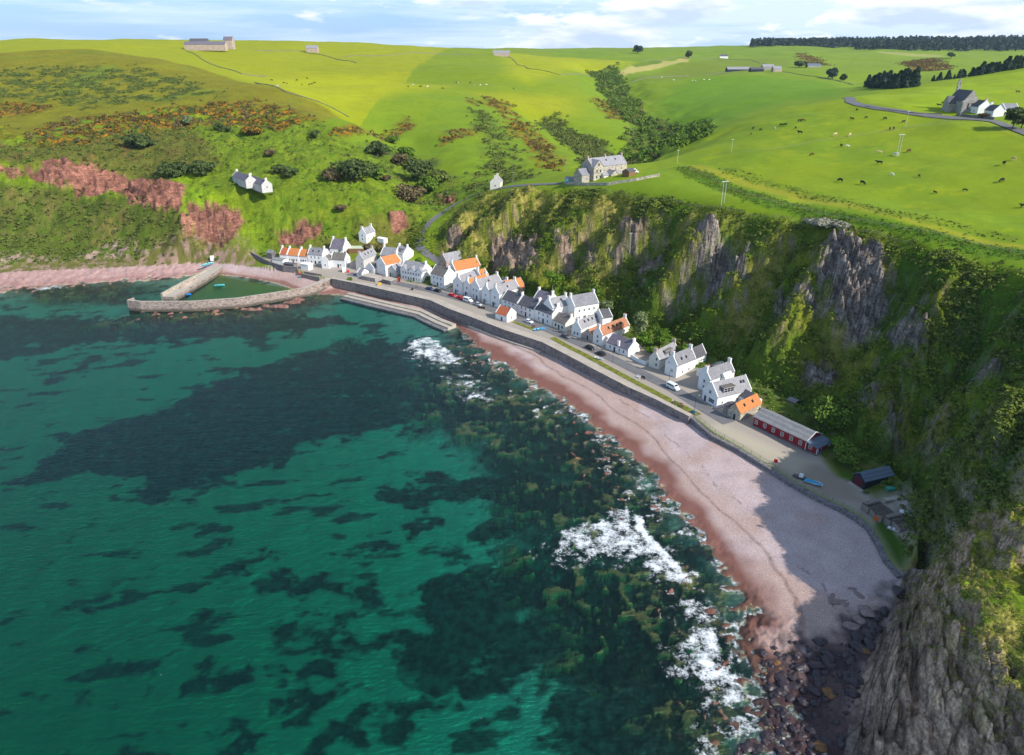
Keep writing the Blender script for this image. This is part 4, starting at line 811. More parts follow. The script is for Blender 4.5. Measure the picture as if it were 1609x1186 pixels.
def house(A, B, D, h, label, ridge='x', rise=None, wm='white', rm='slate', name='house', cat='house', group='cottages along the seafront', fw=(2, 1), rw=(1, 1), chim=(0, 1), cm=None, door='doordark', doorx=.5, skew=True, zadd=0, width=None, lw=(0, 0), wsize=(.85, 1.15), frame='frame'):
    a = Vector(pt(A)); b = Vector(pt(B)) if len(B) == 3 else Vector(G(*B, a.z)) if a.z < 70 else Vector(SURV(*B, a.y)); b.z = min(b.z, a.z + .5); d = b - a; W = width or max(1.5, math.hypot(d.x, d.y)); rz = math.atan2(d.y, d.x); z = min(a.z, b.z) + zadd
    p = thing(name, label, cat, (a.x, a.y, z), rz, group)
    span = D if ridge == 'x' else W
    rise = rise or span * .45
    body(p, W, D, h, rise, ridge, wm); r = roof_parts(p, W, D, h, rise, ridge, rm, wm, skew)
    cols, rows = fw
    zz = [(.9 if rows == 1 or h < 3.2 else .85) + k * (h - .35) / max(rows, 1) for k in range(rows)]
    for k in range(rows):
        for i in range(cols):
            u = W * (i + 1) / (cols + 1)
            if k == 0 and door and cols > 1 and abs(u / W - doorx) < .5 / (cols + 1): continue
            put_window(p, 'f', W, D, u, min(zz[k], h - wsize[1] - .15) if ridge == 'x' else zz[k], *wsize, frame)
    if door: put_door(p, 'f', W, W * doorx if cols != 1 else W * .3, door)
    cols, rows = rw
    for k in range(rows):
        for i in range(cols):
            put_window(p, 'r', W, D, D * (i + 1) / (cols + 1), .9 + k * 2.3, *wsize, frame)
    cols, rows = lw
    for k in range(rows):
        for i in range(cols): put_window(p, 'l', W, D, D * (i + 1) / (cols + 1), .9 + k * 2.3, *wsize, frame)
    cm = cm or wm
    for c in chim:
        if ridge == 'x': chimney(p, .36 + c * (W - .72), D / 2, h + rise - .7, h + rise + 1.25, cm, .62, 1.2)
        else: chimney(p, W / 2, .36 + c * (D - .72), h + rise - .7, h + rise + 1.25, cm, 1.2, .62)
    p['W'] = W
    return p, W, r
def skylight(r, W, D, h, rise, ridge, u, f, side=1):
    """a roof light lying on the slope: u along the ridge, f up the slope"""
    b = MB(); w, l = .75, 1.0
    if ridge == 'x':
        s = rise / (D / 2); n = Vector((0, -s, 1)).normalized(); up = Vector((0, 1, s)).normalized(); c = Vector((u, D / 2 * f, h + rise * f + .2)); ax = Vector((1, 0, 0))
    else:
        s = rise / (W / 2); sg = 1 if side > 0 else -1; n = Vector((sg * s, 0, 1)).normalized(); up = Vector((-sg, 0, s)).normalized(); c = Vector((W / 2 + sg * W / 2 * (1 - f), u, h + rise * f + .2)); ax = Vector((0, 1, 0))
    q = [c + ax * (i * w / 2) + up * (j * l / 2) for i, j in ((-1, -1), (1, -1), (1, 1), (-1, 1))]
    b.poly([tuple(v) for v in q] + [tuple(v + n * .1) for v in q], [(4, 5, 6, 7), (0, 1, 5, 4), (1, 2, 6, 5), (2, 3, 7, 6), (3, 0, 4, 7)])
    b.build('skylight', M['glass'], r.parent)
def dormer(p, x0, x1, y0, y1, z0, z1, face, wm, rm, flat=True):
    """box dormer with a window band on its face"""
    d = MB(); d.box(x0, x1, y0, y1, z0, z1); o = d.build('dormer', M[wm], p)
    r = MB(); r.box(x0 - .2, x1 + .2, y0 - .2, y1 + .2, z1 + .003, z1 + .16); r.build('dormer_roof', M[rm], o)
    if face == 'r':
        w = (y1 - y0) - .5; obj('window', window_mesh(w, z1 - z0 - .7, 'frame', 3), o, (x1 + .003, (y0 + y1) / 2, z0 + .55), math.pi / 2)
    else:
        w = (x1 - x0) - .5; obj('window', window_mesh(w, z1 - z0 - .7, 'frame', 2), o, ((x0 + x1) / 2, y0 - .003, z0 + .55))
    return o
def ribbon(name, line, hw, m, lift=.05, step=1.2, cross=4, kind='structure', hw2=None):
    P = dens([(p[0], p[1], 0) for p in line], step); n = len(P); b = MB()
    idx = []
    for i, p in enumerate(P):
        a = P[max(i - 2, 0)]; c = P[min(i + 2, n - 1)]; t = Vector((c[0] - a[0], c[1] - a[1], 0)).normalized(); nn = Vector((-t.y, t.x, 0)); row = []
        for k in range(cross + 1):
            f = -1 + 2 * k / cross; q = Vector((p[0], p[1], 0)) + nn * hw * f
            row.append(len(b.v)); b.v.append((q.x, q.y, zf(q.x, q.y) + lift))
        idx.append(row)
    for i in range(n - 1):
        for k in range(cross): b.f.append((idx[i][k], idx[i + 1][k], idx[i + 1][k + 1], idx[i][k + 1])); b.mi.append(0)
    o = b.build(name, m, None, smooth=True)
    for poly in o.data.polygons:
        if poly.normal.z < 0: o.data.flip_normals(); break
    o['kind'] = kind; return o
def wallmesh(name, line, thick, tops, bases, m, parent=None, cap=None, step=2.0):
    """a wall along a line: per-point top and base heights"""
    L3 = []
    for i in range(len(line) - 1):
        n = max(1, int(math.dist(line[i][:2], line[i + 1][:2]) / step))
        for k in range(n):
            t = k / n; L3.append((line[i][0] + (line[i + 1][0] - line[i][0]) * t, line[i][1] + (line[i + 1][1] - line[i][1]) * t, tops[i] + (tops[i + 1] - tops[i]) * t, bases[i] + (bases[i + 1] - bases[i]) * t))
    L3.append((line[-1][0], line[-1][1], tops[-1], bases[-1])); n = len(L3); b = MB(); rows = []
    for i, p in enumerate(L3):
        a = L3[max(i - 1, 0)]; c = L3[min(i + 1, n - 1)]; t = Vector((c[0] - a[0], c[1] - a[1], 0)).normalized(); nn = Vector((-t.y, t.x, 0)) * thick / 2
        k = len(b.v); b.v += [(p[0] - nn.x, p[1] - nn.y, p[3]), (p[0] - nn.x, p[1] - nn.y, p[2]), (p[0] + nn.x, p[1] + nn.y, p[2]), (p[0] + nn.x, p[1] + nn.y, p[3])]; rows.append(k)
    for i in range(n - 1):
        a, c = rows[i], rows[i + 1]
        for j in range(3): b.f.append((a + j, a + j + 1, c + j + 1, c + j)); b.mi.append(1 if j == 1 and cap else 0)
    for a in (rows[0], rows[-1]): b.f.append((a, a + 1, a + 2, a + 3)); b.mi.append(0)
    return b.build(name, [m, cap] if cap else [m], parent)
# ------------------------------------------------------------------ leafy growth
def leafmat(name, cols, flower=None):
    m, N, L, B = mat(name); gg = N.new('ShaderNodeNewGeometry'); cr = N.new('ShaderNodeValToRGB')
    e = cr.color_ramp; e.elements[0].color = (*cols[0], 1); e.elements[1].color = (*cols[-1], 1); e.elements[1].position = .8 if flower else 1
    for i, c in enumerate(cols[1:-1]): k = e.elements.new((i + 1) / (len(cols) - 1) * (.8 if flower else 1)); k.color = (*c, 1)
    if flower: k = e.elements.new(.86); k.color = (*flower, 1)
    L.new(gg.outputs['Random Per Island'], cr.inputs[0]); oi = N.new('ShaderNodeObjectInfo')
    n = noise(N, L, gg.outputs['Position'], .25, 3, .6)
    L.new(mulcol(N, L, cr.outputs[0], maprange(N, L, n.outputs[0], .3, .7, .7, 1.3)), B.inputs['Base Color']); B.inputs['Roughness'].default_value = .85; B.inputs['Specular IOR Level'].default_value = .2
    return m
M['leafdark'] = leafmat('dark evergreen leaves', [(.035, .055, .016), (.06, .09, .022), (.085, .12, .03)]); M['leafgreen'] = leafmat('green leaves', [(.06, .115, .012), (.10, .175, .016), (.14, .21, .024)]); M['leafpale'] = leafmat('pale leaves', [(.10, .13, .05), (.16, .20, .08), (.20, .24, .10)]); M['leafbright'] = leafmat('bright leaves', [(.06, .125, .008), (.10, .185, .012), (.13, .22, .02)])
M['leafbrown'] = leafmat('brown twigs and buds', [(.085, .07, .03), (.13, .10, .045), (.17, .135, .06)]); M['gorse'] = leafmat('gorse in bloom', [(.06, .075, .014), (.10, .085, .018), (.15, .09, .018)], (.37, .175, .008)); M['scrubmix'] = leafmat('mixed scrub', [(.07, .10, .018), (.11, .15, .022), (.16, .175, .04)]); M['conifer'] = leafmat('conifer needles', [(.022, .045, .030), (.036, .066, .042), (.055, .09, .052)]); M['bracken'] = leafmat('bracken and long grass', [(.085, .14, .008), (.13, .195, .012), (.20, .22, .025)]); M['drygrass'] = leafmat('dry grass', [(.22, .19, .06), (.30, .25, .09), (.18, .19, .03)]); M['whitescrub'] = leafmat('pale bare twigs', [(.26, .25, .18), (.36, .34, .26), (.20, .22, .12)]); M['bark'] = simple('bark', (.09, .065, .045), .9, .1, .3, 3)
rng = np.random.default_rng(11)
def leaf_cloud(centers, radii, nper, size, flat=.8, up=.25, rg=None):
    """leaf-sized faces spread through the outer volume of many lobes; returns verts, faces arrays"""
    rg = rg or rng
    c = np.repeat(centers, nper, 0); r = np.repeat(radii, nper, 0)
    n = len(c); d = rg.normal(size=(n, 3)); d /= np.linalg.norm(d, axis=1, keepdims=True); d[:, 2] = np.where(d[:, 2] < -.35, -d[:, 2], d[:, 2])
    p = c + d * r * (.62 + .45 * rg.random((n, 1)))
    nrm = d + rg.normal(size=(n, 3)) * .55; nrm[:, 2] += up; nrm /= np.linalg.norm(nrm, axis=1, keepdims=True)
    t = np.cross(nrm, rg.normal(size=(n, 3))); t /= np.linalg.norm(t, axis=1, keepdims=True); b = np.cross(nrm, t)
    s = (np.repeat(size, nper)[:, None] if np.ndim(size) else size) * (.6 + .8 * rg.random((n, 1)))
    t = t * s; b = b * s * flat
    V = np.stack([p - t - b * .5, p + t * .3 - b, p + t + b * .5, p - t * .3 + b], 1).reshape(-1, 3)
    return V
def quads_mesh(name, V, m):
    n = len(V) // 4; me = bpy.data.meshes.new(name); me.vertices.add(len(V)); me.vertices.foreach_set('co', V.astype(np.float32).ravel()); me.loops.add(len(V)); me.loops.foreach_set('vertex_index', np.arange(len(V), dtype=np.int32))
    me.polygons.add(n); me.polygons.foreach_set('loop_start', np.arange(0, len(V), 4, dtype=np.int32)); me.polygons.foreach_set('loop_total', np.full(n, 4, np.int32)); me.update(calc_edges=True); me.materials.append(m)
    return me
def crown_mesh(name, r, h, base, m, lobes=14, nper=90, leaf=.35, seed=0):
    rg = np.random.default_rng(seed); c = rg.normal(size=(lobes, 3)); c /= np.linalg.norm(c, axis=1, keepdims=True); c *= rg.random((lobes, 1)) ** .5
    c = c * np.array([r * .72, r * .72, h * .36]) + np.array([0, 0, base + h * .5]); rr = np.stack([r * (.28 + .22 * rg.random(lobes))] * 3, 1); rr[:, 2] *= min(1.1, h / (2 * r) + .1)
    return quads_mesh(name, leaf_cloud(c, rr, nper, leaf, rg=rg), m)
def trunk_mesh(h, r, spread, seed=0):
    rg = random.Random(seed); b = MB(); top = (rg.uniform(-.2, .2), rg.uniform(-.2, .2), h); b.tube((0, 0, -.6), top, r, r * .6, 7)
    for i in range(5):
        a = i * 1.256 + rg.random(); b.tube((top[0] * .8, top[1] * .8, h * (.65 + .07 * i)), (math.cos(a) * spread, math.sin(a) * spread, h + spread * (.5 + rg.random() * .6)), r * .45, r * .15, 5)
    o = b.build('trunk', M['bark']); me = o.data; bpy.data.objects.remove(o); return me
def tree(name, label, cat, loc, r, h, base, m, seed=0, group=None, leaf=.35, lobes=16, nper=90):
    p = thing(name, label, cat, loc, seed * 1.7, group)
    obj('trunk', trunk_mesh(max(base + h * .25, .5), max(.08, r * .07), r * .5, seed), p)
    obj('crown', crown_mesh('crown', r, h, base, M[m], lobes, nper, leaf, seed), p)
    return p
# ------------------------------------------------------------------ sea wall, promenade, road
tops = [5.75] * len(WALL_TOP)
def offs(line, d):
    out = []
    for i, p in enumerate(line):
        a = line[max(i - 1, 0)]; c = line[min(i + 1, len(line) - 1)]; t = Vector((c[0] - a[0], c[1] - a[1])).normalized(); out.append((p[0] - t.y * d, p[1] + t.x * d, p[2]))
    return out
w = wallmesh('sea_wall', offs(WALL_TOP, -.75), 1.9, tops, [z - 1.2 for z in BASEZ[:len(WALL_TOP)]], M['seawall'], None, M['concrete']); tag(w, 'long curving concrete sea wall with pale coping between beach and promenade', 'sea wall')
w = wallmesh('retaining_wall', offs(FENCE_LINE, -.5), 1.3, [p[2] + .12 for p in FENCE_LINE], [2.2] * len(FENCE_LINE), M['darkstone'], None); tag(w, 'low dark stone retaining wall below the gravel parking area and net stores', 'wall')
def offs(line, d):
    out = []
    for i, p in enumerate(line):
        a = line[max(i - 1, 0)]; c = line[min(i + 1, len(line) - 1)]; t = Vector((c[0] - a[0], c[1] - a[1])).normalized(); out.append((p[0] - t.y * d, p[1] + t.x * d, p[2]))
    return out
ribbon('promenade', offs(WALL_TOP, 2.1)[1:], 1.65, M['concrete'], .05)
VILL_ROAD = [G(*p, 5.1) for p in [(548,429.5),(580,436),(620,444),(680,457),(740,474.5),(800,496),(860,517),(915,541),(960,562),(1010,587),(1060,612),(1105,640),(1146,664)]]
ribbon('road', VILL_ROAD, 2.4, M['tarmac'], .09)
ribbon('verge', [G(*p, 5.1) for p in [(868,530),(890,543),(920,558),(955,577),(1000,601),(1040,622),(1075,640),(1098,652)]], 1.25, M['grassverge'], .13)
ribbon('verge', [G(*p, 5.1) for p in [(806,505),(822,511),(838,517)]], .9, M['grassverge'], .13)
ROAD_HILL = [(p[0], p[1], 0) for p in ROAD_UP]
ribbon('hill_road', [G(690,431,6.0)] + ROAD_HILL, 2.0, M['tarmac'], .22)
ribbon('field_road', FIELD_ROAD, 3.0, M['tarmac'], .35)
# steps along the foot of the wall
def inset(i0, i1): return WALL_TOP[i0:i1]
ST = [(x, y, 1.2) for x, y, z in WALL_TOP[1:6]] + [(WALL_TOP[6][0] * .6 + WALL_TOP[5][0] * .4, WALL_TOP[6][1] * .6 + WALL_TOP[5][1] * .4, 1.2)]
p = thing('stone_steps', 'long pale concrete steps running down from the sea wall into the water', 'steps', ST[0])
for k, (d, zt) in enumerate([(-6.2, 1.75), (-8.5, 1.2), (-10.8, .6)]):
    ln = [(x - ST[0][0], y - ST[0][1], 0) for x, y, z in offs(ST, d)]
    wallmesh('tread', ln, 2.32, [zt - ST[0][2]] * len(ln), [-3.5] * len(ln), M['concrete'] if k < 2 else M['darkstone'], p)
RAMP = [(x, y, 1.6) for x, y, z in offs(WALL_TOP, -2.1)[6:9]]
w = wallmesh('stone_footing', offs(RAMP, -.4), 1.0, [1.9, 2.0, 2.2], [.2, .5, .8], M['concrete']); tag(w, 'pale concrete footing at the base of the sea wall above the pink beach', 'footing')

# ------------------------------------------------------------------ harbour
def ext(line): return line
PIER = [G(*p) for p in [(205,471.5,4.2),(225,473.5,4.2),(302,473.6,4.0),(373,468.5,4.0),(444,457.5,4.0),(480,451.5,4.0),(500,444,4.4),(522,434.5,5.2)]]
p = thing('harbour_pier', 'long angled outer harbour pier of pink and grey masonry with parapet', 'pier', PIER[0])
loc = lambda L, o: [(x - o[0], y - o[1], 0) for x, y, z in L]
deck = wallmesh('deck', loc(PIER, PIER[0]), 4.6, [-.9, -.9, -.8, -.8, -.8, -.6, -.1, .7], [-8] * 8, M['pierstone'], p, M['concrete'])
par = wallmesh('parapet', loc(offs(PIER, -1.85), PIER[0]), .9, [.75, .75, .65, .6, .5, .4, .6, 1.2], [-8.2] * 8, M['pierstone'], p, M['concrete'])
q = wallmesh('parapet', loc([offs(PIER, -1.4)[0], offs(PIER, 2.25)[0]], PIER[0]), .8, [.7, .5], [-8.1, -8.1], M['pierstone'], p, M['concrete'])
PIER2 = [G(*p) for p in [(263,464,3.2),(284,452,3.2),(308,438.5,3.2),(332,424,3.4),(341,417,3.6)]]
p = thing('harbour_jetty', 'short inner harbour jetty of pale stone with a tan parapet', 'jetty', PIER2[0])
wallmesh('deck', loc(PIER2, PIER2[0]), 6.2, [-.6, -.5, -.4, -.2, 0], [-7] * 5, M['pierstone'], p, M['concrete'])
wallmesh('parapet', loc(offs(PIER2, 2.9), PIER2[0])[:4], .9, [.9, .9, .7, .3], [-6.9] * 4, M['tanstone'], p, M['concrete'])
wallmesh('parapet', loc(offs(PIER2, 0), PIER2[0])[1:3], 1.1, [.6, .5], [-3] * 2, M['pinkstone'], p)
w = wallmesh('garden_wall', [G(*q) for q in [(386,402,4.4),(398,408,4.4),(424,418,4.4),(445,423,4.4),(468,425,4.4)]], .7, [9.0, 8.4, 7.0, 6.4, 6.2], [2, 2, 2, 2, 2], M['darkstone']); tag(w, 'dark curving stone wall holding the bank above the harbour beach', 'wall')
w = wallmesh('slipway', [G(*q) for q in [(474,431,4.6),(488,434,4.6),(503,437,4.6)]], 1.0, [5.2, 5.2, 5.2], [3, 3, 3], M['wood']); tag(w, 'dark timber edged slipway ledge at the back of the harbour', 'slipway')
w = wallmesh('quay_edge', [G(*q) for q in [(478,429,4.8),(495,432,4.8),(506,434,4.8)]], .5, [5.8, 5.8, 5.8], [4, 4, 4], M['wood']); tag(w, 'grey timber quay edge in front of the white cottages', 'quay edge')
def shed(A, B, D, h, label, wm, rm, name='shed', rise=None, ridge='x', group=None, door=None, cat='shed', fw=(0, 1), **k):
    return house(A, B, D, h, label, ridge, rise or .35, wm, rm, name, cat, group, fw, (0, 1), (), None, door, .5, False, **k)
shed((428,414), (445,416), 4, 2.4, 'long low white shed behind the harbour wall', 'white', 'tin')
shed((473,423), (485,425), 3.5, 3.0, 'small square white hut at the harbour slipway', 'white', 'white')
shed((446,420.5), (462,422.5), 3, 2.2, 'low dark grey lean-to beside the harbour hut', 'darkstone', 'slatedark')
shed((420,406), (428,407), 3.5, 3.2, 'small grey roofed outhouse at the left end of the orange roofed row', 'darkstone', 'slate', rise=1.2)

# ------------------------------------------------------------------ harbour row
g0 = 'cottages around the harbour'
row = [((440.5,410.5),(452,411.5),3.9,'pantilered',(2,1),'narrow end cottage with red-orange pantiles at the harbour'),((452.3,411.5),(470,413),3.9,'pantile',(4,1),'white cottage with bright orange pantile roof in the middle of the harbour row'),((470.3,413),(484,414.3),3.9,'pantile',(3,1),'short orange roofed cottage joined to the slate house at the harbour')]
for i, (a, b, h, r, f, lab) in enumerate(row): house(a, b, 6.2, h, lab, 'x', 2.9, 'white', r, 'cottage', 'house', g0, f, (0, 1), (0,), None, 'doorblue' if i != 1 else 'doordark')
p, W, r = house((484.6,414.3), (508,416.3), 6.5, 5.2, 'two storey white house with grey slate roof ending the harbour row', 'x', 3.0, 'white', 'slate', 'cottage', 'house', g0, (3, 2), (0, 1), (0, 1))
for u in (.3, .7): skylight(r, W, 6.5, 5.2, 3.0, 'x', W * u, .5)
p, W, r = house((521,419.5), (543,421.3), 6.0, 4.2, 'white harbour house with brown slates and a gabled front wing', 'x', 2.9, 'white', 'slatebrown', 'cottage', 'house', g0, (2, 1), (1, 2), ())
body(p, 4.2, 5.5, 3.9, 2.2, 'y', 'white', (-4.4, -2.2)); roof_parts(p, 4.2, 5.5, 3.9, 2.2, 'y', 'slatebrown', 'white', True, off=(-4.4, -2.2)); obj('window', window_mesh(.85, 1.15), p, (-2.3, -2.203, .9))
house((520,409,5.6), (541,411,5.6), 8.0, 6.8, 'tall white house with purple slate roof behind the gabled harbour house', 'x', 4.2, 'white', 'slatepurple', 'house', 'house', g0, (2, 2), (1, 2), (0, 1))
house((511,408,5.8), (519,409.5,5.8), 8.0, 4.0, 'small white gabled back extension between harbour row and tall house', 'y', 2.0, 'white', 'slatepurple', 'cottage', 'house', g0, (0, 1), (0, 1), (), None, None)
p, W, r = house((564.5,378.5), (576,380), 8.5, 4.2, 'lone white cottage on the bank above the village rooftops', 'y', 2.8, 'white', 'slatepale', 'cottage', 'house', 'cottages above the village', (1, 2), (3, 1), (0, 1), None, None)
shed((593,379), (603,381), 3, 1.8, 'tiny white outhouse below the lone bank cottage', 'white', 'white')
w = thing('greenhouse', 'pale glazed flat roof terrace behind the tall white house', 'greenhouse', hitz(561, 393)); b = MB(); b.box(-4, 4, -3, 3, -2, 1.6); b.build('frame', M['brownwood'], w); b = MB(); b.box(-3.8, 3.8, -2.8, 2.8, 1.604, 1.75); b.build('glazing', simple('pale glazing', (.62, .66, .50), .3, .5, .1), w)
# ------------------------------------------------------------------ corner group by the pier
gs = 'cottages along the seafront'
p, W, r = house((560,424.5), (572.5,426), 13, 6.0, 'grey gabled house with pinkish slate roof near the pier', 'y', 3.0, 'greyharl', 'slatepale', 'house', 'house', gs, (0, 2), (3, 1), (0, 1), None, None)
for k in range(2): put_window(p, 'f', W, 13, W * .78, .9 + 2.3 * k)
for u in (4, 7, 10): skylight(r, W, 13, 6, 3, 'y', u, .55)
house((576,428.5), (588,431), 6, 3.2, 'small white gabled cottage with brown slates beside the grey house', 'y', 2.3, 'white', 'slatebrown', 'cottage', 'house', gs, (1, 1), (1, 1), (), None, None)
p, W, r = house((561,434.5), (569,436.2), 5, 1.9, 'tiny white slate roofed hut in front of the grey gabled house', 'x', 1.7, 'white', 'slate', 'cottage', 'house', gs, (1, 1), (0, 1), (), None, None, wsize=(.7, .8))
p, W, r = house((592.5,428.5), (606.5,433.6), 10, 5.6, 'tall white gabled house with orange pantiles near the phone box', 'y', 3.2, 'white', 'pantile', 'house', 'house', gs, (0, 2), (1, 1), (1,), None, None)
put_window(p, 'f', W, 10, W * .5, 4.2, .7, .9); put_window(p, 'f', W, 10, W * .85, 2.2, .6, .9)
house((609.5,433), (623,435.6), 6, 3.0, 'low grey rubble gabled store beside the orange roofed house', 'y', 2.6, 'greyharl', 'slatepale', 'store', 'store', gs, (1, 1), (0, 1), (), None, 'doordark')
house((598,415,7), (620,418,7), 8, 5, 'white back house with lilac grey slates behind the orange roofed house', 'x', 3.4, 'white', 'slatepale', 'house', 'house', gs, (3, 1), (1, 1), (0,), None, None)
p, W, r = house((620,413.5,7.4), (634,416,7.4), 9, 5.2, 'white house with a slate dormer at the corner of the hill road', 'x', 3.3, 'white', 'slatepale', 'house', 'house', gs, (2, 1), (1, 1), (0, 1), None, None)
dormer(p, W * .3, W * .75, 1.2, 3.5, 5.6, 7.6, 'f', 'lead', 'slatedark')
house((626,428,6.2), (646,431,6.2), 6, 2.8, 'low white slate roofed back range behind the inn', 'x', 2.0, 'white', 'slatepale', 'cottage', 'house', gs, (2, 1), (0, 1), (1,), None, None)
shed((568,439), (590,443.5), 5, 1.9, 'flat roofed concrete shelter with rust brown end facing the wall', 'greystone', 'concrete', 'shelter', .12)
b = MB()
shed((601,444.5), (614,448), 4.5, 2.0, 'flat roofed concrete store beside the red phone box', 'darkstone', 'concrete', 'shelter', .12)
# the inn
p, W, r = house((630,438.5), (663,444.8), 8.5, 5.4, 'white two storey inn with blue white front and twin gablets', 'x', 3.4, 'white', 'slatepale', 'inn', 'inn', gs, (7, 2), (2, 1), (0, 1), None, 'doordark', doorx=.62)
for x0, ww in ((.3, 3.6), (W * .44, 3.2), (W * .78, 3.6)):
    body(p, ww, 4.0, 5.5, 1.9, 'y', 'white', (x0, -.32), drop=-4.9); roof_parts(p, ww, 4.4, 5.5, 1.9, 'y', 'slatepale', 'white', False, off=(x0, -.3), over=.1)
house((677,446.5), (698.5,452.8), 7.5, 5.6, 'white eaves-fronted house with mossy brown slates beside the inn', 'x', 3.4, 'white', 'slatebrown', 'house', 'house', gs, (3, 2), (1, 1), (1,), None, 'doordark')
house((716,441.5,7.0), (756,433.5,7.0), 7.5, 5.2, 'long white house under a bright orange pantile roof behind the row', 'x', 3.4, 'white', 'pantile', 'house', 'house', gs, (6, 1), (0, 1), (0, 1), None, None)
house((702,431,7.4), (738,423,7.4), 7, 6.2, 'pale slate roofed house behind the long orange roof', 'x', 3.4, 'pinkstone', 'slatepale', 'house', 'house', gs, (3, 1), (0, 1), (0, 1), None, None)
# the gable-fronted row
rows = [((712,459.5),(727,463.4),15,5.6,3.0,'white','slatepale','first gable-fronted white house in the row right of the brown slated house',(1,2)),
        ((728.5,463.8),(739.5,467),13,5.4,2.6,'white','pantile','narrow white gable-fronted house with an orange roof patch in the row',(1,2)),
        ((740,467.2),(753.5,472),14,6.0,3.0,'white','slatepale','lilac white gable-fronted house with grey right wall in the row',(2,2)),
        ((757,474.5),(769.8,479.4),13,5.8,2.9,'white','slatepale','gable-fronted white house with pale blue windows in the row',(1,2)),
        ((771,479.8),(784.5,483.6),14,6.2,3.2,'white','slatepale','last and tallest gable-fronted white house before the dark slated terrace',(1,2))]
for a, b, L_, h, ri, wm, rm, lab, fw in rows:
    p, W, r = house(a, b, L_, h, lab, 'y', ri, wm, rm, 'house', 'house', gs, fw, (2, 1), (0, 1), None, 'doordark', fw[0] and .7)
    if rm == 'slatepale': skylight(r, W, L_, h, ri, 'y', L_ * .5, .5)
house((756,446,8), (768,443,8), 6, 3.6, 'orange roofed back wing between the white gables', 'x', 2.4, 'white', 'pantile', 'cottage', 'house', gs, (1, 1), (0, 1), (0,), None, None)
house((800,467.5,7.5), (825,461.5,7.5), 7, 3.6, 'pink stone cottage with orange pantiles tucked under the cliff', 'x', 3.3, 'pinkstone', 'pantile', 'cottage', 'house', gs, (4, 1), (0, 1), (), None, None)
shed((792,448,8.4), (815,443.5,8.4), 4, 2.4, 'dark shed with a pale roof edge right against the cliff foot', 'darkstone', 'slatedark')
# dark slated terrace facing the sea
for a, b, h, lab in [((788,483.8),(812.3,492.3),4.4,'first dark slated terrace house behind the red roofed net house'),((813,492.5),(839.2,502),4.4,'middle dark slated terrace house with three upper windows'),((840,502.2),(867,512.6),4.9,'right hand dark slated terrace house with broad white gable')]:
    house(a, b, 7.2, h, lab, 'x', 3.2, 'white', 'slatedark', 'terraced_house', 'house', gs, (3, 2), (0, 1), (1,), None, 'doordark')
house((838,487,7.4), (861,494,7.4), 6.5, 5.4, 'purple slated house behind the middle of the dark terrace', 'x', 3.0, 'white', 'slatepurple', 'house', 'house', gs, (2, 1), (0, 1), (0, 1), None, None)
house((868,503,7.2), (896,497,7.2), 7, 5.2, 'white house with grey slates end-on behind the terrace', 'x', 3.2, 'white', 'slatepale', 'house', 'house', gs, (2, 1), (0, 1), (0, 1), None, None)
house((902,505.5,7), (940,498.5,7), 8, 6.4, 'largest white two storey house at the back with grey slate roof', 'x', 3.6, 'white', 'slate', 'house', 'house', gs, (4, 2), (0, 1), (0, 1), None, None, lw=(0, 1))
house((868,513.2), (888,521.5), 7, 3.1, 'low cottage with mossy brown roof and timber shop front', 'x', 2.6, 'offwhite', 'slatebrown', 'cottage', 'house', gs, (3, 1), (1, 1), (1,), None, 'doordark', frame='greenframe')
p, W, r = house((897.5,526.5), (912.3,531.2), 15, 3.7, 'long pale roofed white cottage with skylights and blue white gable', 'y', 2.9, 'white', 'slatepale', 'cottage', 'house', gs, (2, 1), (4, 1), (0, 1), None, None)
for u in (4, 6.5, 9, 11.5): skylight(r, W, 15, 3.7, 2.9, 'y', u, .6)
house((946,515.5,6.9), (962,513,6.9), 7, 4.2, 'dark roofed white back wing behind the skylight cottage', 'x', 2.4, 'white', 'slatedark', 'cottage', 'house', gs, (1, 1), (0, 1), (), None, None)
house((916,531.5), (930,536.5), 7, 2.3, 'low brick store with an old orange roof between two cottages', 'y', 2.1, 'pinkstone', 'pantileold', 'store', 'store', gs, (0, 1), (0, 1), (), None, 'doordark')
p, W, r = house((931,538.6), (945.8,543.8), 17, 4.3, 'white gable-fronted cottage with a long weathered orange roof', 'y', 2.9, 'white', 'pantileold', 'cottage', 'house', gs, (1, 2), (3, 1), (0, 1), None, None)
for u in (5, 7.5, 10, 12.5): skylight(r, W, 17, 4.3, 2.9, 'y', u, .5)
p, W, r = house((951.6,547.2), (986.5,561), 6.6, 2.7, 'low white cottage with lilac slates and a chimney in its front', 'x', 2.7, 'white', 'slatepurple', 'cottage', 'house', gs, (4, 1), (0, 1), (1,), None, 'doordark', doorx=.4)
chimney(p, W * .55, .2, 1.0, 5.0, 'white', .9, .6)
w = wallmesh('garden_wall', [hitz(991,562), hitz(1003,569), hitz(1014,573.5), hitz(1022,570)], .4, [hitz(991,562)[2] + 1.5, hitz(1003,569)[2] + 1.4, hitz(1014,573.5)[2] + 1.4, hitz(1022,570)[2] + 1.4], [3] * 4, M['white']); tag(w, 'white walled garden with shrubs between the lilac slated and cream cottages', 'wall')
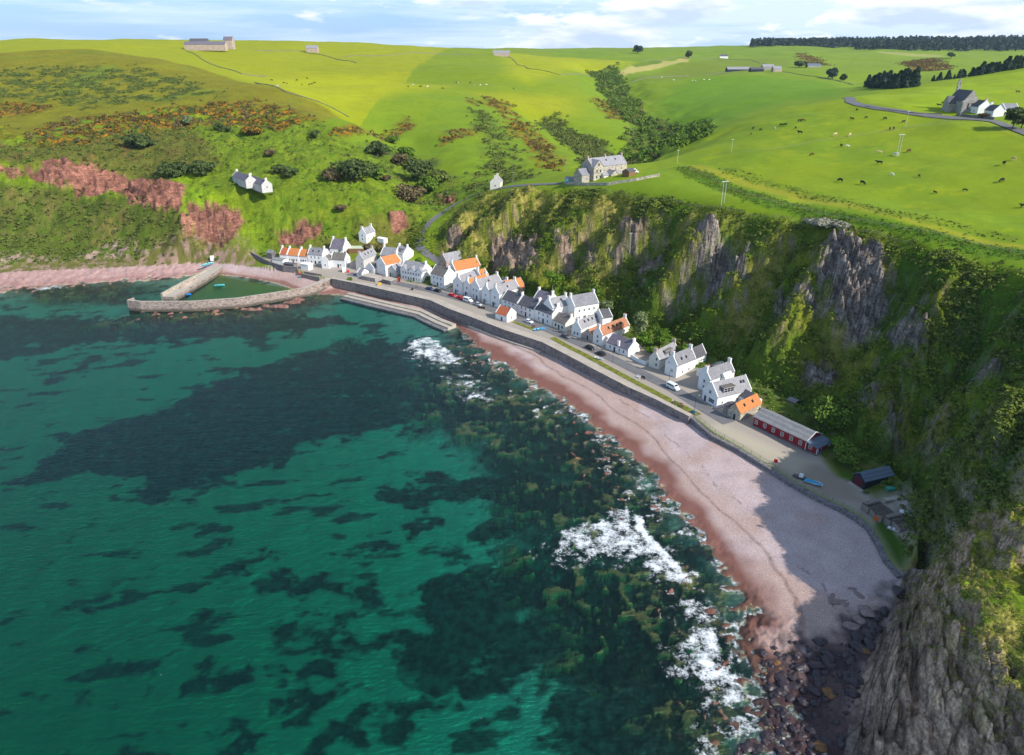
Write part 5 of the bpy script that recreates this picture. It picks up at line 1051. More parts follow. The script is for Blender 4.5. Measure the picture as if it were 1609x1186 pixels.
# near group
p, W, r = house((1018.8,575.2), (1035,580.5), 13, 3.4, 'cream gable-fronted cottage with a flat dark dormer', 'y', 3.0, 'offwhite', 'slatepale', 'cottage', 'house', gs, (0, 2), (2, 1), (0, 1), 'chimstone', None)
for k in range(2): put_window(p, 'f', W, 13, W * .72, .9 + k * 2.2)
dormer(p, W * .56, W * .93, 4.2, 8.6, 3.7, 5.6, 'r', 'lead', 'slatebrown')
p, W, r = house((1043.8,586.6), (1062,594), 10.5, 4.6, 'tall white gabled house with grey slates and a lower rear roof', 'y', 3.5, 'white', 'slate', 'house', 'house', gs, (0, 1), (2, 1), (0, 1), None, None)
put_window(p, 'f', W, 10, W * .3, 4.4, .6, .8); put_window(p, 'f', W, 10, W * .62, 1.6, .7, 1.1)
for u in (3.5, 6): skylight(r, W, 10.5, 4.6, 3.5, 'y', u, .4)
body(p, W - .3, 6.5, 4.4, 3.2, 'y', 'white', (.15, 10.503)); roof_parts(p, W - .3, 6.5, 4.4, 3.2, 'y', 'slatedark', 'white', True, off=(.15, 10.503), over=.12); put_window(p, 'r', W, 10, 12.5, 1.2); obj('door', door_mesh('doordark'), p, (W + .003 - .15, 14.8, 0), math.pi / 2)
p, W, r = house((1096,609.5), (1113.5,617.5), 12.5, 4.7, 'middle white house of the near group with chimneys at both ends', 'y', 3.0, 'white', 'slate', 'house', 'house', gs, (1, 2), (0, 1), (0, 1), None, None)
body(p, 6.2, 9.5, 2.8, 1.6, 'y', 'white', (-6.4, 6.5)); roof_parts(p, 6.2, 9.5, 2.8, 1.6, 'y', 'slatedark', 'white', True, off=(-6.4, 6.5)); chimney(p, -3.3, 8.5, 3.2, 5.1, 'chimstone', .7, .7, 2); obj('window', window_mesh(1.1, 1.1), p, (-4.6, 6.497, .9)); obj('door', door_mesh('doordark'), p, (-2.2, 6.497, 0))
body(p, 2.2, 4.0, 4.8, 1.2, 'y', 'white', (W - .6, 5.5), drop=-3.0); 
p, W, r = house((1102.5,626.5), (1125.5,641), 14, 3.7, 'large white house with shop window and big boxed dormer', 'y', 3.7, 'white', 'slatepale', 'house', 'house', gs, (0, 1), (0, 1), (), None, 'doordark', doorx=.22)
put_window(p, 'f', W, 14, W * .64, .75, 2.6, 1.5, bars=3); put_window(p, 'f', W, 14, W * .5, 3.5, 1.2, 1.3, bars=2); put_window(p, 'r', W, 14, 2.2, 1.1, .7, .9); put_window(p, 'r', W, 14, 8.2, .9); put_window(p, 'r', W, 14, 11.0, .9)
dormer(p, W * .55, W * .93, 2.5, 7.0, 4.0, 6.3, 'r', 'lead', 'slatebrown'); skylight(r, W, 14, 3.7, 3.7, 'y', 11.0, .62); skylight(r, W, 14, 3.7, 3.7, 'y', 12.1, .62)
body(p, 5.0, 5.0, 2.7, 1.5, 'x', 'white', (W + .02, 9.0)); roof_parts(p, 5.0, 5.0, 2.7, 1.5, 'x', 'slatedark', 'white', False, off=(W + .02, 9.0))
p, W, r = house((1142.5,654), (1162,662.5), 11, 2.9, 'stone shed with a bright orange pantile roof next to the red hall', 'y', 2.5, 'tanstone', 'pantile', 'shed', 'shed', gs, (0, 1), (0, 1), (), None, 'doordark', doorx=.55, skew=False)
for u in (3.2, 7.5): skylight(r, W, 11, 2.9, 2.5, 'y', u, .5)
shed((1136,646.5), (1143,650), 4, 2.4, 'small green lean-to between the large white house and the stone shed', 'greystone', 'slatedark')
# ------------------------------------------------------------------ the red village hall
a = Vector(hitz(1183, 668.5)); bq = Vector(hitz(1281.5, 716)); d = bq - a; W = math.hypot(d.x, d.y); rz = math.atan2(d.y, d.x); D_ = 7.2; hh = 3.05; ri = 1.75
p = thing('village_hall', 'long dark red wooden hall with seven white windows and grey roof', 'hall', (a.x, a.y, min(a.z, bq.z) + .1), rz)
b = MB(); b.prism([(0, .25), (D_, .25), (D_, hh), (D_ / 2, hh + ri), (0, hh)], 'x', 0, W - 3.6); b.build('wall', M['red'], p)
b = MB(); b.box(-.1, W + .1, -.1, D_ + .1, -1.5, .25); b.build('plinth', M['darkstone'], p)
roof_parts(p, W - 3.4, D_, hh, ri, 'x', 'tin', 'frame', False, .3)
b = MB(); b.prism([(-.05, hh - .12), (D_ / 2, hh + ri + .02), (D_ + .05, hh - .12), (D_ + .05, hh + .2), (D_ / 2, hh + ri + .34), (-.05, hh + .2)], 'x', W - 3.36, W - 3.2); b.build('bargeboard', M['frame'], p)
b = MB(); b.box(W - 3.597, W, .35, D_ - .4, .25, 2.35); b.build('porch', M['red'], p)
b = MB(); b.poly([(W - 3.55, -.1, 2.75), (W + .35, -.1, 2.3), (W + .35, D_, 2.3), (W - 3.55, D_, 2.75), (W - 3.55, -.1, 2.9), (W + .35, -.1, 2.45), (W + .35, D_, 2.45), (W - 3.55, D_, 2.9)], [(0, 1, 2, 3), (4, 5, 6, 7), (0, 1, 5, 4), (1, 2, 6, 5), (2, 3, 7, 6), (3, 0, 4, 7)]); b.build('porch_roof', M['bluetin'], p)
b = MB(); b.box(W - .12, W + .04, .25, .42, .1, 2.3); b.box(W - 3.62, W - 3.44, -.04, .1, .1, 2.7); b.build('corner_board', M['frame'], p)
b = MB(); b.box(W + .01, W + .16, D_ - 1.5, D_ - .3, .2, 2.2); b.build('side_panel', M['frame'], p)
obj('door', door_mesh('doorblue', 1.1, 2.0), p, (W + .005, 1.6, .2), math.pi / 2)
for i in range(7): obj('window', window_mesh(1.05, 1.4, 'frame', 2), p, (1.0 + i * (W - 2.2) / 6.35, -.004 if i < 6 else .345, .95))
shed((1235,637,5.5), (1247,642,5.5), 3, 2.0, 'small maroon hut with a grey roof behind the red hall', 'red', 'tin')
# dark shed under the cliff
p, W, r = house((1338.5,757.5), (1356.5,770), 9.5, 2.6, 'dark boat shed with maroon front and blue grey metal roof', 'y', 1.5, 'navy', 'bluetin', 'boat_shed', 'shed', None, (0, 1), (0, 1), (), None, None, skew=False)
b = MB(); b.box(.4, W - .7, -.07, .01, 0, 2.5); b.build('boarded_front', M['darkred'], p)
b = MB(); b.box(-.3, W + .3, -1.1, -.1, -.5, .12); b.build('doorstep', M['concrete'], p)
# red roofed net house on the promenade
p, W, r = house((778.5,501), (790,504.6), 6.0, 2.8, 'little white net house with red pantiles standing alone on the promenade', 'x', 2.6, 'white', 'pantilered', 'net_house', 'house', None, (0, 1), (1, 1), (), None, None, width=6.6)
obj('door', door_mesh('doorblue', .9, 1.8), p, (W * .55, -.003, 0)); 
# net stores
stores = [((1352,800),(1363,808),4.6,1.9,0),((1364.5,809),(1373,815.5),4.6,1.8,1),((1375,816),(1383,822),4.4,1.7,1),((1386,820),(1397,828),4.4,1.7,0),((1399,827),(1413,838),4.2,1.8,1)]
labs = ['roofless grey timber net store nearest the gravel, first of its row','open topped timber pen second from the gravel end','timber pen with an orange fish box in front of it','plank sided pen behind the pale upturned dinghy','last timber pen in the row against the cliff']
for (a, b_, D_, h_, op), lab in zip(stores, labs):
    a = Vector(hitz(*a)); bq = Vector(hitz(*b_)); d = bq - a; W = math.hypot(d.x, d.y); p = thing('net_store', lab, 'net store', (a.x, a.y, a.z), math.atan2(d.y, d.x), 'timber net stores under the cliff')
    b = MB(); b.box(0, W, 0, .14, -.8, h_); b.box(0, W, D_ - .14, D_, -.8, h_ + .15); b.box(0, .14, .143, D_ - .143, -.8, h_ + .05); b.box(W - .14, W, .143, D_ - .143, -.8, h_); b.build('plank_wall', M['wood'], p)
    b = MB()
    for k in range(4): x = .1 + (W - .3) * k / 3; b.box(x, x + .12, -.05, D_ + .05, h_ + .16, h_ + .28)
    b.build('roof_beam', M['wood'], p)
    if not op: b = MB(); b.box(.1, W * .55, .1, D_ - .1, h_ + .29, h_ + .36); b.build('roof_sheet', M['wood'], p)
# ------------------------------------------------------------------ houses on the hill and far buildings
gf = 'farm buildings on the hills'
p, W, r = house((930,284), (984,277), 8.5, 6.3, 'large grey stone manse with slate roof on the cliff top', 'x', 3.6, 'tanstone', 'slatepale', 'manse', 'house', None, (5, 2), (0, 1), (0, .5, 1), 'pinkstone', 'doordark', doorx=.62)
body(p, 6.2, 5, 6.4, 3.2, 'y', 'tanstone', (-.4, -1.6)); roof_parts(p, 6.2, 6.5, 6.4, 3.2, 'y', 'slatepale', 'lead', False, off=(-.4, -1.6))
for u, z in ((1.6, 1.2), (3.9, 1.2), (1.6, 4.0), (3.9, 4.0), (2.7, 6.9)): obj('window', window_mesh(.8, 1.2, 'greenframe'), p, (u, -1.604, z))
body(p, 5.5, 6, 3.0, 2.6, 'x', 'tanstone', (-6.0, .5)); roof_parts(p, 5.5, 6, 3.0, 2.6, 'x', 'slate', 'lead', False, off=(-6.0, .5)); obj('window', window_mesh(1.6, 1.0, 'frame', 3), p, (-3.2, .496, .9))
body(p, 5.0, 4.5, 2.5, 2.0, 'y', 'tanstone', (8.2, -4.6)); roof_parts(p, 5.0, 4.6, 2.5, 2.0, 'y', 'slate', 'lead', False, off=(8.2, -4.6)); obj('window', window_mesh(2.6, 1.4, 'greenframe', 4), p, (10.7, -4.604, .7))
body(p, 3.2, 3.2, 2.3, 1.2, 'x', 'offwhite', (4.8, -3.2)); roof_parts(p, 3.2, 3.2, 2.3, 1.2, 'x', 'slatepale', 'lead', False, off=(4.8, -3.2))
body(p, 3.6, 3.2, 2.4, 1.2, 'x', 'offwhite', (13.4, -3.2)); roof_parts(p, 3.6, 3.2, 2.4, 1.2, 'x', 'slatepale', 'lead', False, off=(13.4, -3.2))
for u in (11, 17): skylight(r, W, 8.5, 6.3, 3.6, 'x', u, .6)
shed((988,278), (998,276), 4, 2.3, 'small orange summerhouse with a dark roof beside the manse', 'brownwood', 'slatedark', rise=1.1)
w = wallmesh('garden_wall', [hitz(887,289), hitz(912,291), hitz(930,291), hitz(955,291), hitz(1000,284), hitz(1036,277)], .5, [hitz(*q)[2] + 1.3 for q in ((887,289), (912,291), (930,291), (955,291), (1000,284), (1036,277))], [30] * 6, M['tanstone']); tag(w, 'low stone garden wall along the cliff side of the manse', 'wall')
shed((887,288.5), (910,290), 5, 2.6, 'flat stone outbuilding at the left end of the manse garden', 'pinkstone', 'slate', rise=.5)
p, W, r = house((770,295.5,37.0), (786,296,37.0), 7.5, 3.4, 'pale stone cottage standing on the brow where the hill road tops out', 'y', 2.6, 'offwhite', 'slatepale', 'cottage', 'house', 'cottages above the village', (1, 1), (1, 1), (0, 1), None, None)
p, W, r = house((366,284), (387,292), 6, 2.7, 'left of two pale cottages alone on the green slope', 'x', 2.5, 'greyharl', 'slatepurple', 'cottage', 'house', 'cottages above the village', (2, 1), (0, 1), (0, 1), 'offwhite', None)
p, W, r = house((387.5,290), (412,299), 6, 2.7, 'right of two pale cottages with a sunlit gable on the green slope', 'x', 2.5, 'greyharl', 'slatepurple', 'cottage', 'house', 'cottages above the village', (2, 1), (1, 1), (0, 1), 'offwhite', None)
# church and neighbours on the upper road
p, W, r = house((1510,178), (1534,171.5), 15, 6.2, 'dark grey stone church with steep roof and open bellcote', 'y', 5.2, 'greystone', 'slatedark', 'church', 'church', None, (0, 1), (0, 1), (), None, None, lw=(3, 1), wsize=(.8, 2.6))
for u in (.36, .64): obj('window', window_mesh(.8, 3.0, 'greenframe'), p, (W * u, -.004, 2.2))
b = MB(); b.box(W / 2 - .9, W / 2 + .9, 14.2, 15.2, 10.5, 13.2); b.box(W / 2 - .9, W / 2 - .5, 14.3, 15.1, 13.2, 15.0); b.box(W / 2 + .5, W / 2 + .9, 14.3, 15.1, 13.2, 15.0); b.prism([(W / 2 - 1, 15), (W / 2 + 1, 15), (W / 2, 16.8)], 'y', 14.2, 15.2); b.build('bellcote', M['greystone'], p)
body(p, 6, 5.5, 4.6, 3.6, 'x', 'greystone', (-4.0, 7)); roof_parts(p, 6, 5.5, 4.6, 3.6, 'x', 'slatedark', 'greystone', False, off=(-4.0, 7))
gc_ = 'white cottages on the upper road'
house((1535,179), (1556.5,174), 10, 3.6, 'white cottage with dark slates right beside the church', 'y', 3.0, 'white', 'slatedark', 'cottage', 'house', gc_, (0, 1), (0, 1), (0, 1), 'pinkstone', None, lw=(2, 1))
house((1559,184), (1577,179), 8, 3.0, 'smaller white cottage behind the dark roadside tree', 'y', 2.6, 'white', 'slatedark', 'cottage', 'house', gc_, (0, 1), (0, 1), (1,), None, None, lw=(2, 1))
house((1577,181), (1600,178), 7, 3.0, 'grey roofed cottage furthest along the upper road', 'x', 2.4, 'white', 'slate', 'cottage', 'house', gc_, (2, 1), (0, 1), (), None, None)
w = wallmesh('roadside_wall', [hitz(*q) for q in ((1503,181), (1520,184), (1545,186.5), (1562,188))], .5, [hitz(*q)[2] + 1.3 for q in ((1503,181), (1520,184), (1545,186.5), (1562,188))], [50] * 4, M['darkstone']); tag(w, 'dark stone roadside wall in front of the church and white cottages', 'wall')
# far farms
def far(A, B, D_, h, label, wm, rm, rise=3, name='farmhouse', cat='house', fw=(3, 1), chim=(0, 1), ridge='x', skew=False, **k): return house(A, B, D_, h, label, ridge, rise, wm, rm, name, cat, gf, fw, (0, 1), chim, None, None, .5, skew, wsize=(1.0, 1.4), **k)
far((290,77.5), (354,76.5), 10, 6, 'long grey roofed stone barn on the left skyline', 'pinkstone', 'slatepurple', 4, 'barn', 'barn', (6, 1), ())
far((352,76), (366,75.5), 11, 11, 'tall ruined stone farmhouse with chimney stacks on the left skyline', 'pinkstone', 'slatepurple', 5, 'farmhouse', 'house', (2, 2), (0, 1))
far((298,76.5), (326,76), 14, 7, 'dark roofed barn behind the long stone barn on the left skyline', 'darkstone', 'slatedark', 6, 'barn', 'barn', (0, 1), ())
far((481,81.5), (499,81.5), 9, 5.5, 'small lone pinkish barn in the high left field', 'pinkstone', 'slatepale', 4, 'barn', 'barn', (1, 1), ())
far((775,86.5), (801,87.5), 14, 4.5, 'pale pink roofed barn near the middle of the skyline', 'pinkstone', 'slatepale', 4, 'barn', 'barn', (0, 1), ())
far((1143,113), (1181,113.5), 16, 5, 'long pink grey farm shed at the distant farm', 'navy', 'slatepale', 4, 'barn', 'barn', (0, 1), ())
far((1180,113), (1200,113), 14, 4, 'dark blue sided farm shed between the distant farm buildings', 'navy', 'slatedark', 3, 'barn', 'barn', (0, 1), ())
far((1198,110.5), (1216,110.5), 10, 6, 'grey farmhouse with pale roof at the distant farm', 'greystone', 'slatepale', 4)
far((1215,113), (1228,113.5), 12, 5, 'low pinkish cottage at the right end of the distant farm', 'pinkstone', 'slatepale', 4)
far((1131,91), (1144,91), 9, 4, 'tiny white farmhouse with dark roof in the far fields', 'white', 'slatedark', 4)
far((1269,106), (1290,106), 14, 4, 'blue grey farm shed far right of the distant farm', 'greystone', 'bluetin', 3, 'barn', 'barn', (0, 1), ())

# ------------------------------------------------------------------ cars, boats, small things of the village
def road_dir(x, y):
    i = min(range(len(VILL_ROAD) - 1), key=lambda k: (VILL_ROAD[k][0] + VILL_ROAD[k + 1][0] - 2 * x) ** 2 + (VILL_ROAD[k][1] + VILL_ROAD[k + 1][1] - 2 * y) ** 2); a, b = VILL_ROAD[i], VILL_ROAD[i + 1]
    return math.atan2(b[1] - a[1], b[0] - a[0])
def loft(b, secs):
    """closed loft through rings of equal length"""
    n = len(secs[0]); base = len(b.v)
    for s in secs: b.v += s
    for k in range(len(secs) - 1):
        for i in range(n): b.f.append((base + k * n + i, base + k * n + (i + 1) % n, base + (k + 1) * n + (i + 1) % n, base + (k + 1) * n + i)); b.mi.append(b.cur)
    b.f.append(tuple(base + i for i in range(n))[::-1]); b.mi.append(b.cur); b.f.append(tuple(base + (len(secs) - 1) * n + i for i in range(n))); b.mi.append(b.cur)
def car(px, py, colr, label, rz=None, kind='car', flip=False):
    x, y, z = hitz(px, py); a = road_dir(x, y) if rz is None else rz
    a += math.pi if flip else 0
    van = kind == 'van'; Lc, Wc = (4.9, 1.95) if van else (4.2, 1.75)
    p = thing('van' if van else 'car', label, kind, (x, y, z + .12), a, 'cars parked along the seafront road')
    b = MB(); hl = Lc / 2; hw = Wc / 2
    sec = lambda xx, w, z0, z1: [(xx, -w, z0), (xx, w, z0), (xx, w, z1 - .12), (xx, w - .14, z1), (xx, -w + .14, z1), (xx, -w, z1 - .12)]
    if van: loft(b, [sec(-hl, hw * .94, .35, 1.0), sec(-hl + .1, hw, .28, 1.1), sec(hl - .9, hw, .28, 1.1), sec(hl - .1, hw * .92, .28, .95), sec(hl, hw * .85, .38, .75)])
    else: loft(b, [sec(-hl, hw * .88, .4, .75), sec(-hl + .15, hw * .97, .25, .92), sec(-.6, hw, .22, .95), sec(.8, hw, .22, .92), sec(hl - .25, hw * .95, .25, .78), sec(hl, hw * .84, .38, .62)])
    b.build('body', CARP[colr], p, smooth=False)
    c = MB()
    if van: loft(c, [sec(-hl + .06, hw * .93, 1.1, 1.95), sec(hl - 1.5, hw * .93, 1.1, 2.0), sec(hl - .75, hw * .9, 1.1, 1.2)])
    else: loft(c, [sec(-hl + .35, hw * .92, .9, 1.02), sec(-hl + .95, hw * .84, .9, 1.42), sec(.35, hw * .84, .9, 1.45), sec(1.15, hw * .9, .9, 1.0)])
    cab = c.build('cabin', CARP[colr], p)
    z0, z1 = (1.2, 1.75) if van else (1.0, 1.34)
    for sg in (-1, 1):
        w = MB(); yy = sg * hw * (.935 if van else .93); y2 = sg * hw * (.935 if van else .86)
        x0, x1, x2, x3 = (-hl + .4, hl - 1.2, hl - 1.55, -hl + .4) if van else (-hl + .65, .85, .35, -hl + 1.0)
        w.quad((x0, yy, z0), (x1, yy, z0), (x2, y2, z1), (x3, y2, z1)); w.build('side_window', M['glass'], p)
    w = MB(); f0, f1 = ((hl - .82, 1.22), (hl - 1.42, 1.9)) if van else ((1.13, 1.02), (.45, 1.43)); w.quad((f0[0] + .04, -hw * .78, f0[1]), (f0[0] + .04, hw * .78, f0[1]), (f1[0] + .04, hw * .72, f1[1]), (f1[0] + .04, -hw * .72, f1[1])); w.build('windscreen', M['glass'], p)
    w = MB(); r0, r1 = ((-hl + .03, 1.25), (-hl + .03, 1.75)) if van else ((-hl + .38, 1.04), (-hl + .9, 1.38)); w.quad((r0[0] - .05, -hw * .75, r0[1]), (r0[0] - .05, hw * .75, r0[1]), (r1[0] - .05, hw * .7, r1[1]), (r1[0] - .05, -hw * .7, r1[1])); w.build('rear_window', M['glass'], p)
    if 'wheel' not in _wc:
        t = MB(); t.tube((0, -.1, 0), (0, .1, 0), .32, .32, 14); o = t.build('wheel', M['tyre']); _wc['wheel'] = o.data; bpy.data.objects.remove(o); t = MB(); t.tube((0, -.112, 0), (0, .112, 0), .19, .19, 10); o = t.build('hub', M['hub']); _wc['hub'] = o.data; bpy.data.objects.remove(o)
    for sx in (-1, 1):
        for sy in (-1, 1): wl_ = obj('wheel', _wc['wheel'], p, (sx * hl * .62, sy * (hw - .08), .32)); obj('hub', _wc['hub'], wl_)
        l = MB(); l.box(hl - .16, hl - .02, sx * hw * .62 - .17, sx * hw * .62 + .17, .58, .74); l.build('headlight', M['lamp'], p); l = MB(); l.box(-hl - .02, -hl + .12, sx * hw * .66 - .14, sx * hw * .66 + .14, .62, .82); l.build('tail_light', M['taillamp'], p)
    return p
car(675.5,455.5,'blue','blue grey car leftmost of the cars parked below the brown slated house')
car(688,458.5,'black','black car parked beside the blue grey car below the brown slated house')
car(711,465.8,'red','red hatchback at the left end of the line in front of the gabled row')
car(722.5,469.6,'red','second red car next to the white camper van', flip=True)
car(735.5,474,'white','white camper van between the red cars and the silver car', None, 'van')
car(751.5,480,'silver','silver car parked just right of the white camper van')
car(831,507,'white','white car beside the verge near the red roofed net house')
car(889,530.5,'grey','dark grey car near the low cottage with timber shop front')
car(927,548.5,'black','left black car on the road below the orange roofed cottage')
car(944,557.5,'black','right black car on the road below the lilac slated cottage', flip=True)
car(1057.5,611,'white','white minibus on the road in front of the near white houses', None, 'van')
car(893,287.5,'cyan','pale turquoise car parked by the stone outbuilding of the manse', .2)
car(995,272,'white','white caravan-like van parked behind the manse', .1, 'van')
def boat(px, py, colr, label, L_=4.2, a=0, z=None, mast=0, cat='boat', up=False, cover=None, group='small boats of the village'):
    x, y, zz = hitz(px, py); z = zz if z is None else z
    if z is not None and z < .2: x, y, _ = G(px, py, .1)
    p = thing('boat', label, cat, (x, y, z), a, group); w = L_ * .19; n = 9; st = []
    for i in range(n):
        t = i / (n - 1); hw = w * (.72 + .28 * math.sin(min(t * 1.6, 1) * math.pi / 2)) * max(.02, max(0, 1 - max(0, t - .45) ** 2 / .3025) ** .8); xx = -L_ / 2 + L_ * t; sh = .62 + .25 * t * t; kl = .02 + .25 * max(0, t - .6) ** 2 * 3
        st.append([(xx, -hw, sh), (xx, -hw * .75, .3 + kl), (xx, 0, kl), (xx, hw * .75, .3 + kl), (xx, hw, sh), (xx, hw * .8, sh - .02), (xx, hw * .62, .42 + kl * .5), (xx, -hw * .62, .42 + kl * .5), (xx, -hw * .8, sh - .02)])
    b = MB(); loft(b, st); b.build('hull', CARP[colr] if colr in CARP else M[colr], p)
    b = MB()
    for t in (-.22, .1): b.box(L_ * t - .14, L_ * t + .14, -w * .72, w * .72, .56, .62)
    b.build('thwart', M['brownwood'], p)
    if cover:
        b = MB(); sc = [[(-L_ * .48 + L_ * .9 * i / 6, -w * .95, .66), (-L_ * .48 + L_ * .9 * i / 6, 0, .98 + .18 * math.sin(i)), (-L_ * .48 + L_ * .9 * i / 6, w * .95, .66), (-L_ * .48 + L_ * .9 * i / 6, 0, .6)] for i in range(7)]; loft(b, sc); b.build('cover', M[cover], p)
    if mast:
        for xm in ([0] if mast == 1 else [-.8, .9]):
            b = MB(); b.tube((xm, 0, .3), (xm, 0, 5.5), .05, .03, 6); b.build('mast', M['brownwood'], p)
    if cat == 'motor boat': b = MB(); b.box(-.2, 1.0, -w * .6, w * .6, .6, 1.55, .12, .1); b.build('wheelhouse', M['frame'], p)
    return p
boat(291,464,'royal','bright blue open boat moored against the inner jetty', 5.6, .25, .0)
boat(345,449,'cyan','turquoise boat with two bare masts afloat in the harbour', 5.0, .2, .0, 2)
boat(324,425.5,'cyan','pale turquoise boat hauled up on the jetty nearest the water', 4.8, .9, 3.3)
boat(331,420,'cyan','pale turquoise boat hauled up at the head of the jetty', 4.6, .8, 3.4)
boat(848,518.5,'skyblue','light blue and white boat on the verge by the parked cars', 5.2, .35)
boat(757,484.5,'black','small dark dinghy on the promenade below the silver car', 3.4, -.5)
boat(941,564.5,'white','white upturned looking dinghy lying on the verge', 4.0, -.6)
boat(1278,760.5,'white','boat under a bright blue tarpaulin by the beach railing', 4.8, -.6, None, 0, 'boat', False, 'tarp')
boat(1256,751.5,'grey','dark motor boat with a small white wheelhouse by the railing', 3.6, -.7, None, 0, 'motor boat')
boat(1404.5,834.5,'white','white dinghy lying in front of the timber net stores', 3.0, -.75)
def pole(px, py, h, label, kind='pole', arm=0, m='pole', double=False, r=.1):
    x, y, z = hitz(px, py); nm = 'street_lamp' if kind == 'street lamp' else 'utility_pole'
    p = thing(nm, label, kind, (x, y, z), random.random(), 'street lamps in the village' if nm == 'street_lamp' else 'wooden poles across the fields'); b = MB()
    b.tube((0, 0, -.8), (0, 0, h), r, r * .7, 7); b.build('post', M[m], p)
    if double: b = MB(); b.tube((1.3, 0, -.8), (1.3, 0, h), r, r * .7, 7); b.build('post', M[m], p); b = MB(); b.box(-.9, 2.2, -.08, .08, h - .5, h - .3); b.build('crossarm', M[m], p)
    elif nm == 'utility_pole': b = MB(); b.box(-.8, .8, -.06, .06, h - .45, h - .3); b.build('crossarm', M[m], p)
    else: b = MB(); b.tube((0, 0, h), (.9, 0, h + .15), .05, .04, 6); b.build('arm', M[m], p); b = MB(); b.box(.75, 1.35, -.12, .12, h + .08, h + .2); b.build('lamp_head', M['steel'], p)
pole(1133,322,9.5,'double wooden pole on the grass strip above the cliff edge','pole',0,'palepole',True,.1)
pole(1408,246,10,'tall double pole among the cattle in the right field','pole',0,'palepole',True,.1)
pole(1064,257,7,'single pole at the corner of the track','pole',0,'palepole'); pole(1149,240,7,'thin pole near the left edge of the grazed field','pole',0,'palepole'); pole(890,272,8,'pole on the brow left of the manse','pole'); pole(806,290,7,'pole beside the cottage on the brow','pole'); pole(1423,199,8,'pole near the upper edge of the grazed field','pole',0,'palepole')
pole(1585,197,8,'pale pole beside the upper road and dark tree','pole',0,'palepole'); pole(1508,183,8,'thin pole in front of the church','pole',0,'palepole'); pole(868.5,458,8,'pole behind the purple slated house under the cliff','pole',0,'palepole'); pole(989.5,397,9,'pole part way up the cliff above the village','pole',0,'palepole')
pole(666.5,391,5,'street lamp on the bend of the hill road','street lamp',1,'steel',False,.07); pole(962.5,570,5,'street lamp on the verge opposite the lilac slated cottage','street lamp',1,'blacksteel',False,.07); pole(1051,602,5.2,'street lamp beside the white minibus','street lamp',1,'blacksteel',False,.07); pole(1091,645,5.2,'street lamp at the end of the verge by the sea wall','street lamp',1,'blacksteel',False,.07); pole(720,459,4.5,'street lamp in front of the gabled row','street lamp',1,'blacksteel',False,.06)
# phone box
x, y, z = hitz(627.5, 442.5); p = thing('phone_box', 'red telephone box beside the flat roofed store and inn', 'phone box', (x, y, z), .3)
b = MB(); b.box(-.45, .45, -.45, .45, 0, .35); b.box(-.45, .45, -.45, .45, 2.05, 2.35); b.box(-.4, .4, -.4, .4, 2.35, 2.5, .12, .12)
for sx in (-1, 1):
    for sy in (-1, 1): b.box(sx * .45 - (.1 if sx > 0 else 0), sx * .45 + (0 if sx > 0 else .1), sy * .45 - (.1 if sy > 0 else 0), sy * .45 + (0 if sy > 0 else .1), .35, 2.05)
b.build('kiosk', M['boxred'], p); b = MB(); b.box(-.40, .40, -.40, .40, .353, 2.047); b.build('glazing', M['glass'], p)
for k in range(4): b = MB(); b.box(-.44, .44, -.44, .44, .65 + k * .36, .71 + k * .36); b.build('glazing_bar', M['boxred'], p)
# life ring box, benches, planter, small clutter
x, y, z = hitz(1218, 731); p = thing('lifebuoy_stand', 'red lifebuoy stand at the beach railing', 'lifebuoy stand', (x, y, z), -.6); b = MB(); b.box(-.05, .05, -.05, .05, -.3, 1.0); b.build('post', M['wood'], p); b = MB(); b.box(-.5, .5, -.12, .12, .9, 1.95); b.build('case', M['boxred'], p)
def bench(px, py, label, a, m='wood'):
    x, y, z = hitz(px, py); p = thing('bench', label, 'bench', (x, y, z + .05), a, 'benches on the seafront'); b = MB(); b.box(-.8, .8, -.25, .25, .42, .48); b.build('seat', M[m], p); b = MB(); b.box(-.8, .8, .22, .28, .55, .95); b.build('backrest', M[m], p)
    for sx in (-.7, .7): b = MB(); b.box(sx - .05, sx + .05, -.22, .28, -.1, .42); b.build('leg', M[m], p)
bench(1003,593.5,'white bench on the verge, the left of a white and dark pair',-.8,'frame'); bench(1010,595,'dark bench beside the white bench on the verge',-.8,'blacksteel'); bench(1070,638,'timber bench on the promenade near two walkers',-.8); bench(655,452,'timber bench on the promenade left of the parked cars',-.4); bench(838,515,'timber bench beside the light blue boat',-.6,'brownwood')
x, y, z = hitz(1089, 650); p = thing('flower_planter', 'planter full of bright blue flowers at the end of the sea wall', 'planter', (x, y, z + .05), -.7); b = MB(); b.box(-.9, .9, -.45, .45, -.1, .45, -.08, -.08); b.build('trough', M['wood'], p); obj('flowers', quads_mesh('flowers', leaf_cloud(np.array([[-.5, 0, .6], [0, 0, .7], [.5, 0, .62]]), np.array([[.55, .5, .4]] * 3), 60, .13), leafmat('blue flowers', [(.02, .16, .30), (.02, .30, .42), (.05, .12, .06)])), p)
def crate(px, py, label, m, sx=1.2, sy=.9, sz=.8, a=0, name='crate', cat='crate', dz=0):
    x, y, z = hitz(px, py); p = thing(name, label, cat, (x, y, z + dz), a); b = MB(); b.box(-sx, sx, -sy, sy, -.1, .12); b.box(-sx, sx, -sy, -sy + .08, .123, sz); b.box(-sx, sx, sy - .08, sy, .123, sz); b.box(-sx, -sx + .08, -sy + .083, sy - .083, .123, sz); b.box(sx - .08, sx, -sy + .083, sy - .083, .123, sz); b.build('box', m, p); b = MB(); b.box(-sx - .05, sx + .05, -sy - .05, sy + .05, sz + .003, sz + .09); b.build('lid', m, p)
crate(1380,817,'bright orange fish box standing against the timber net stores',CARP['orange'],.9,.7,1.0,-.6)
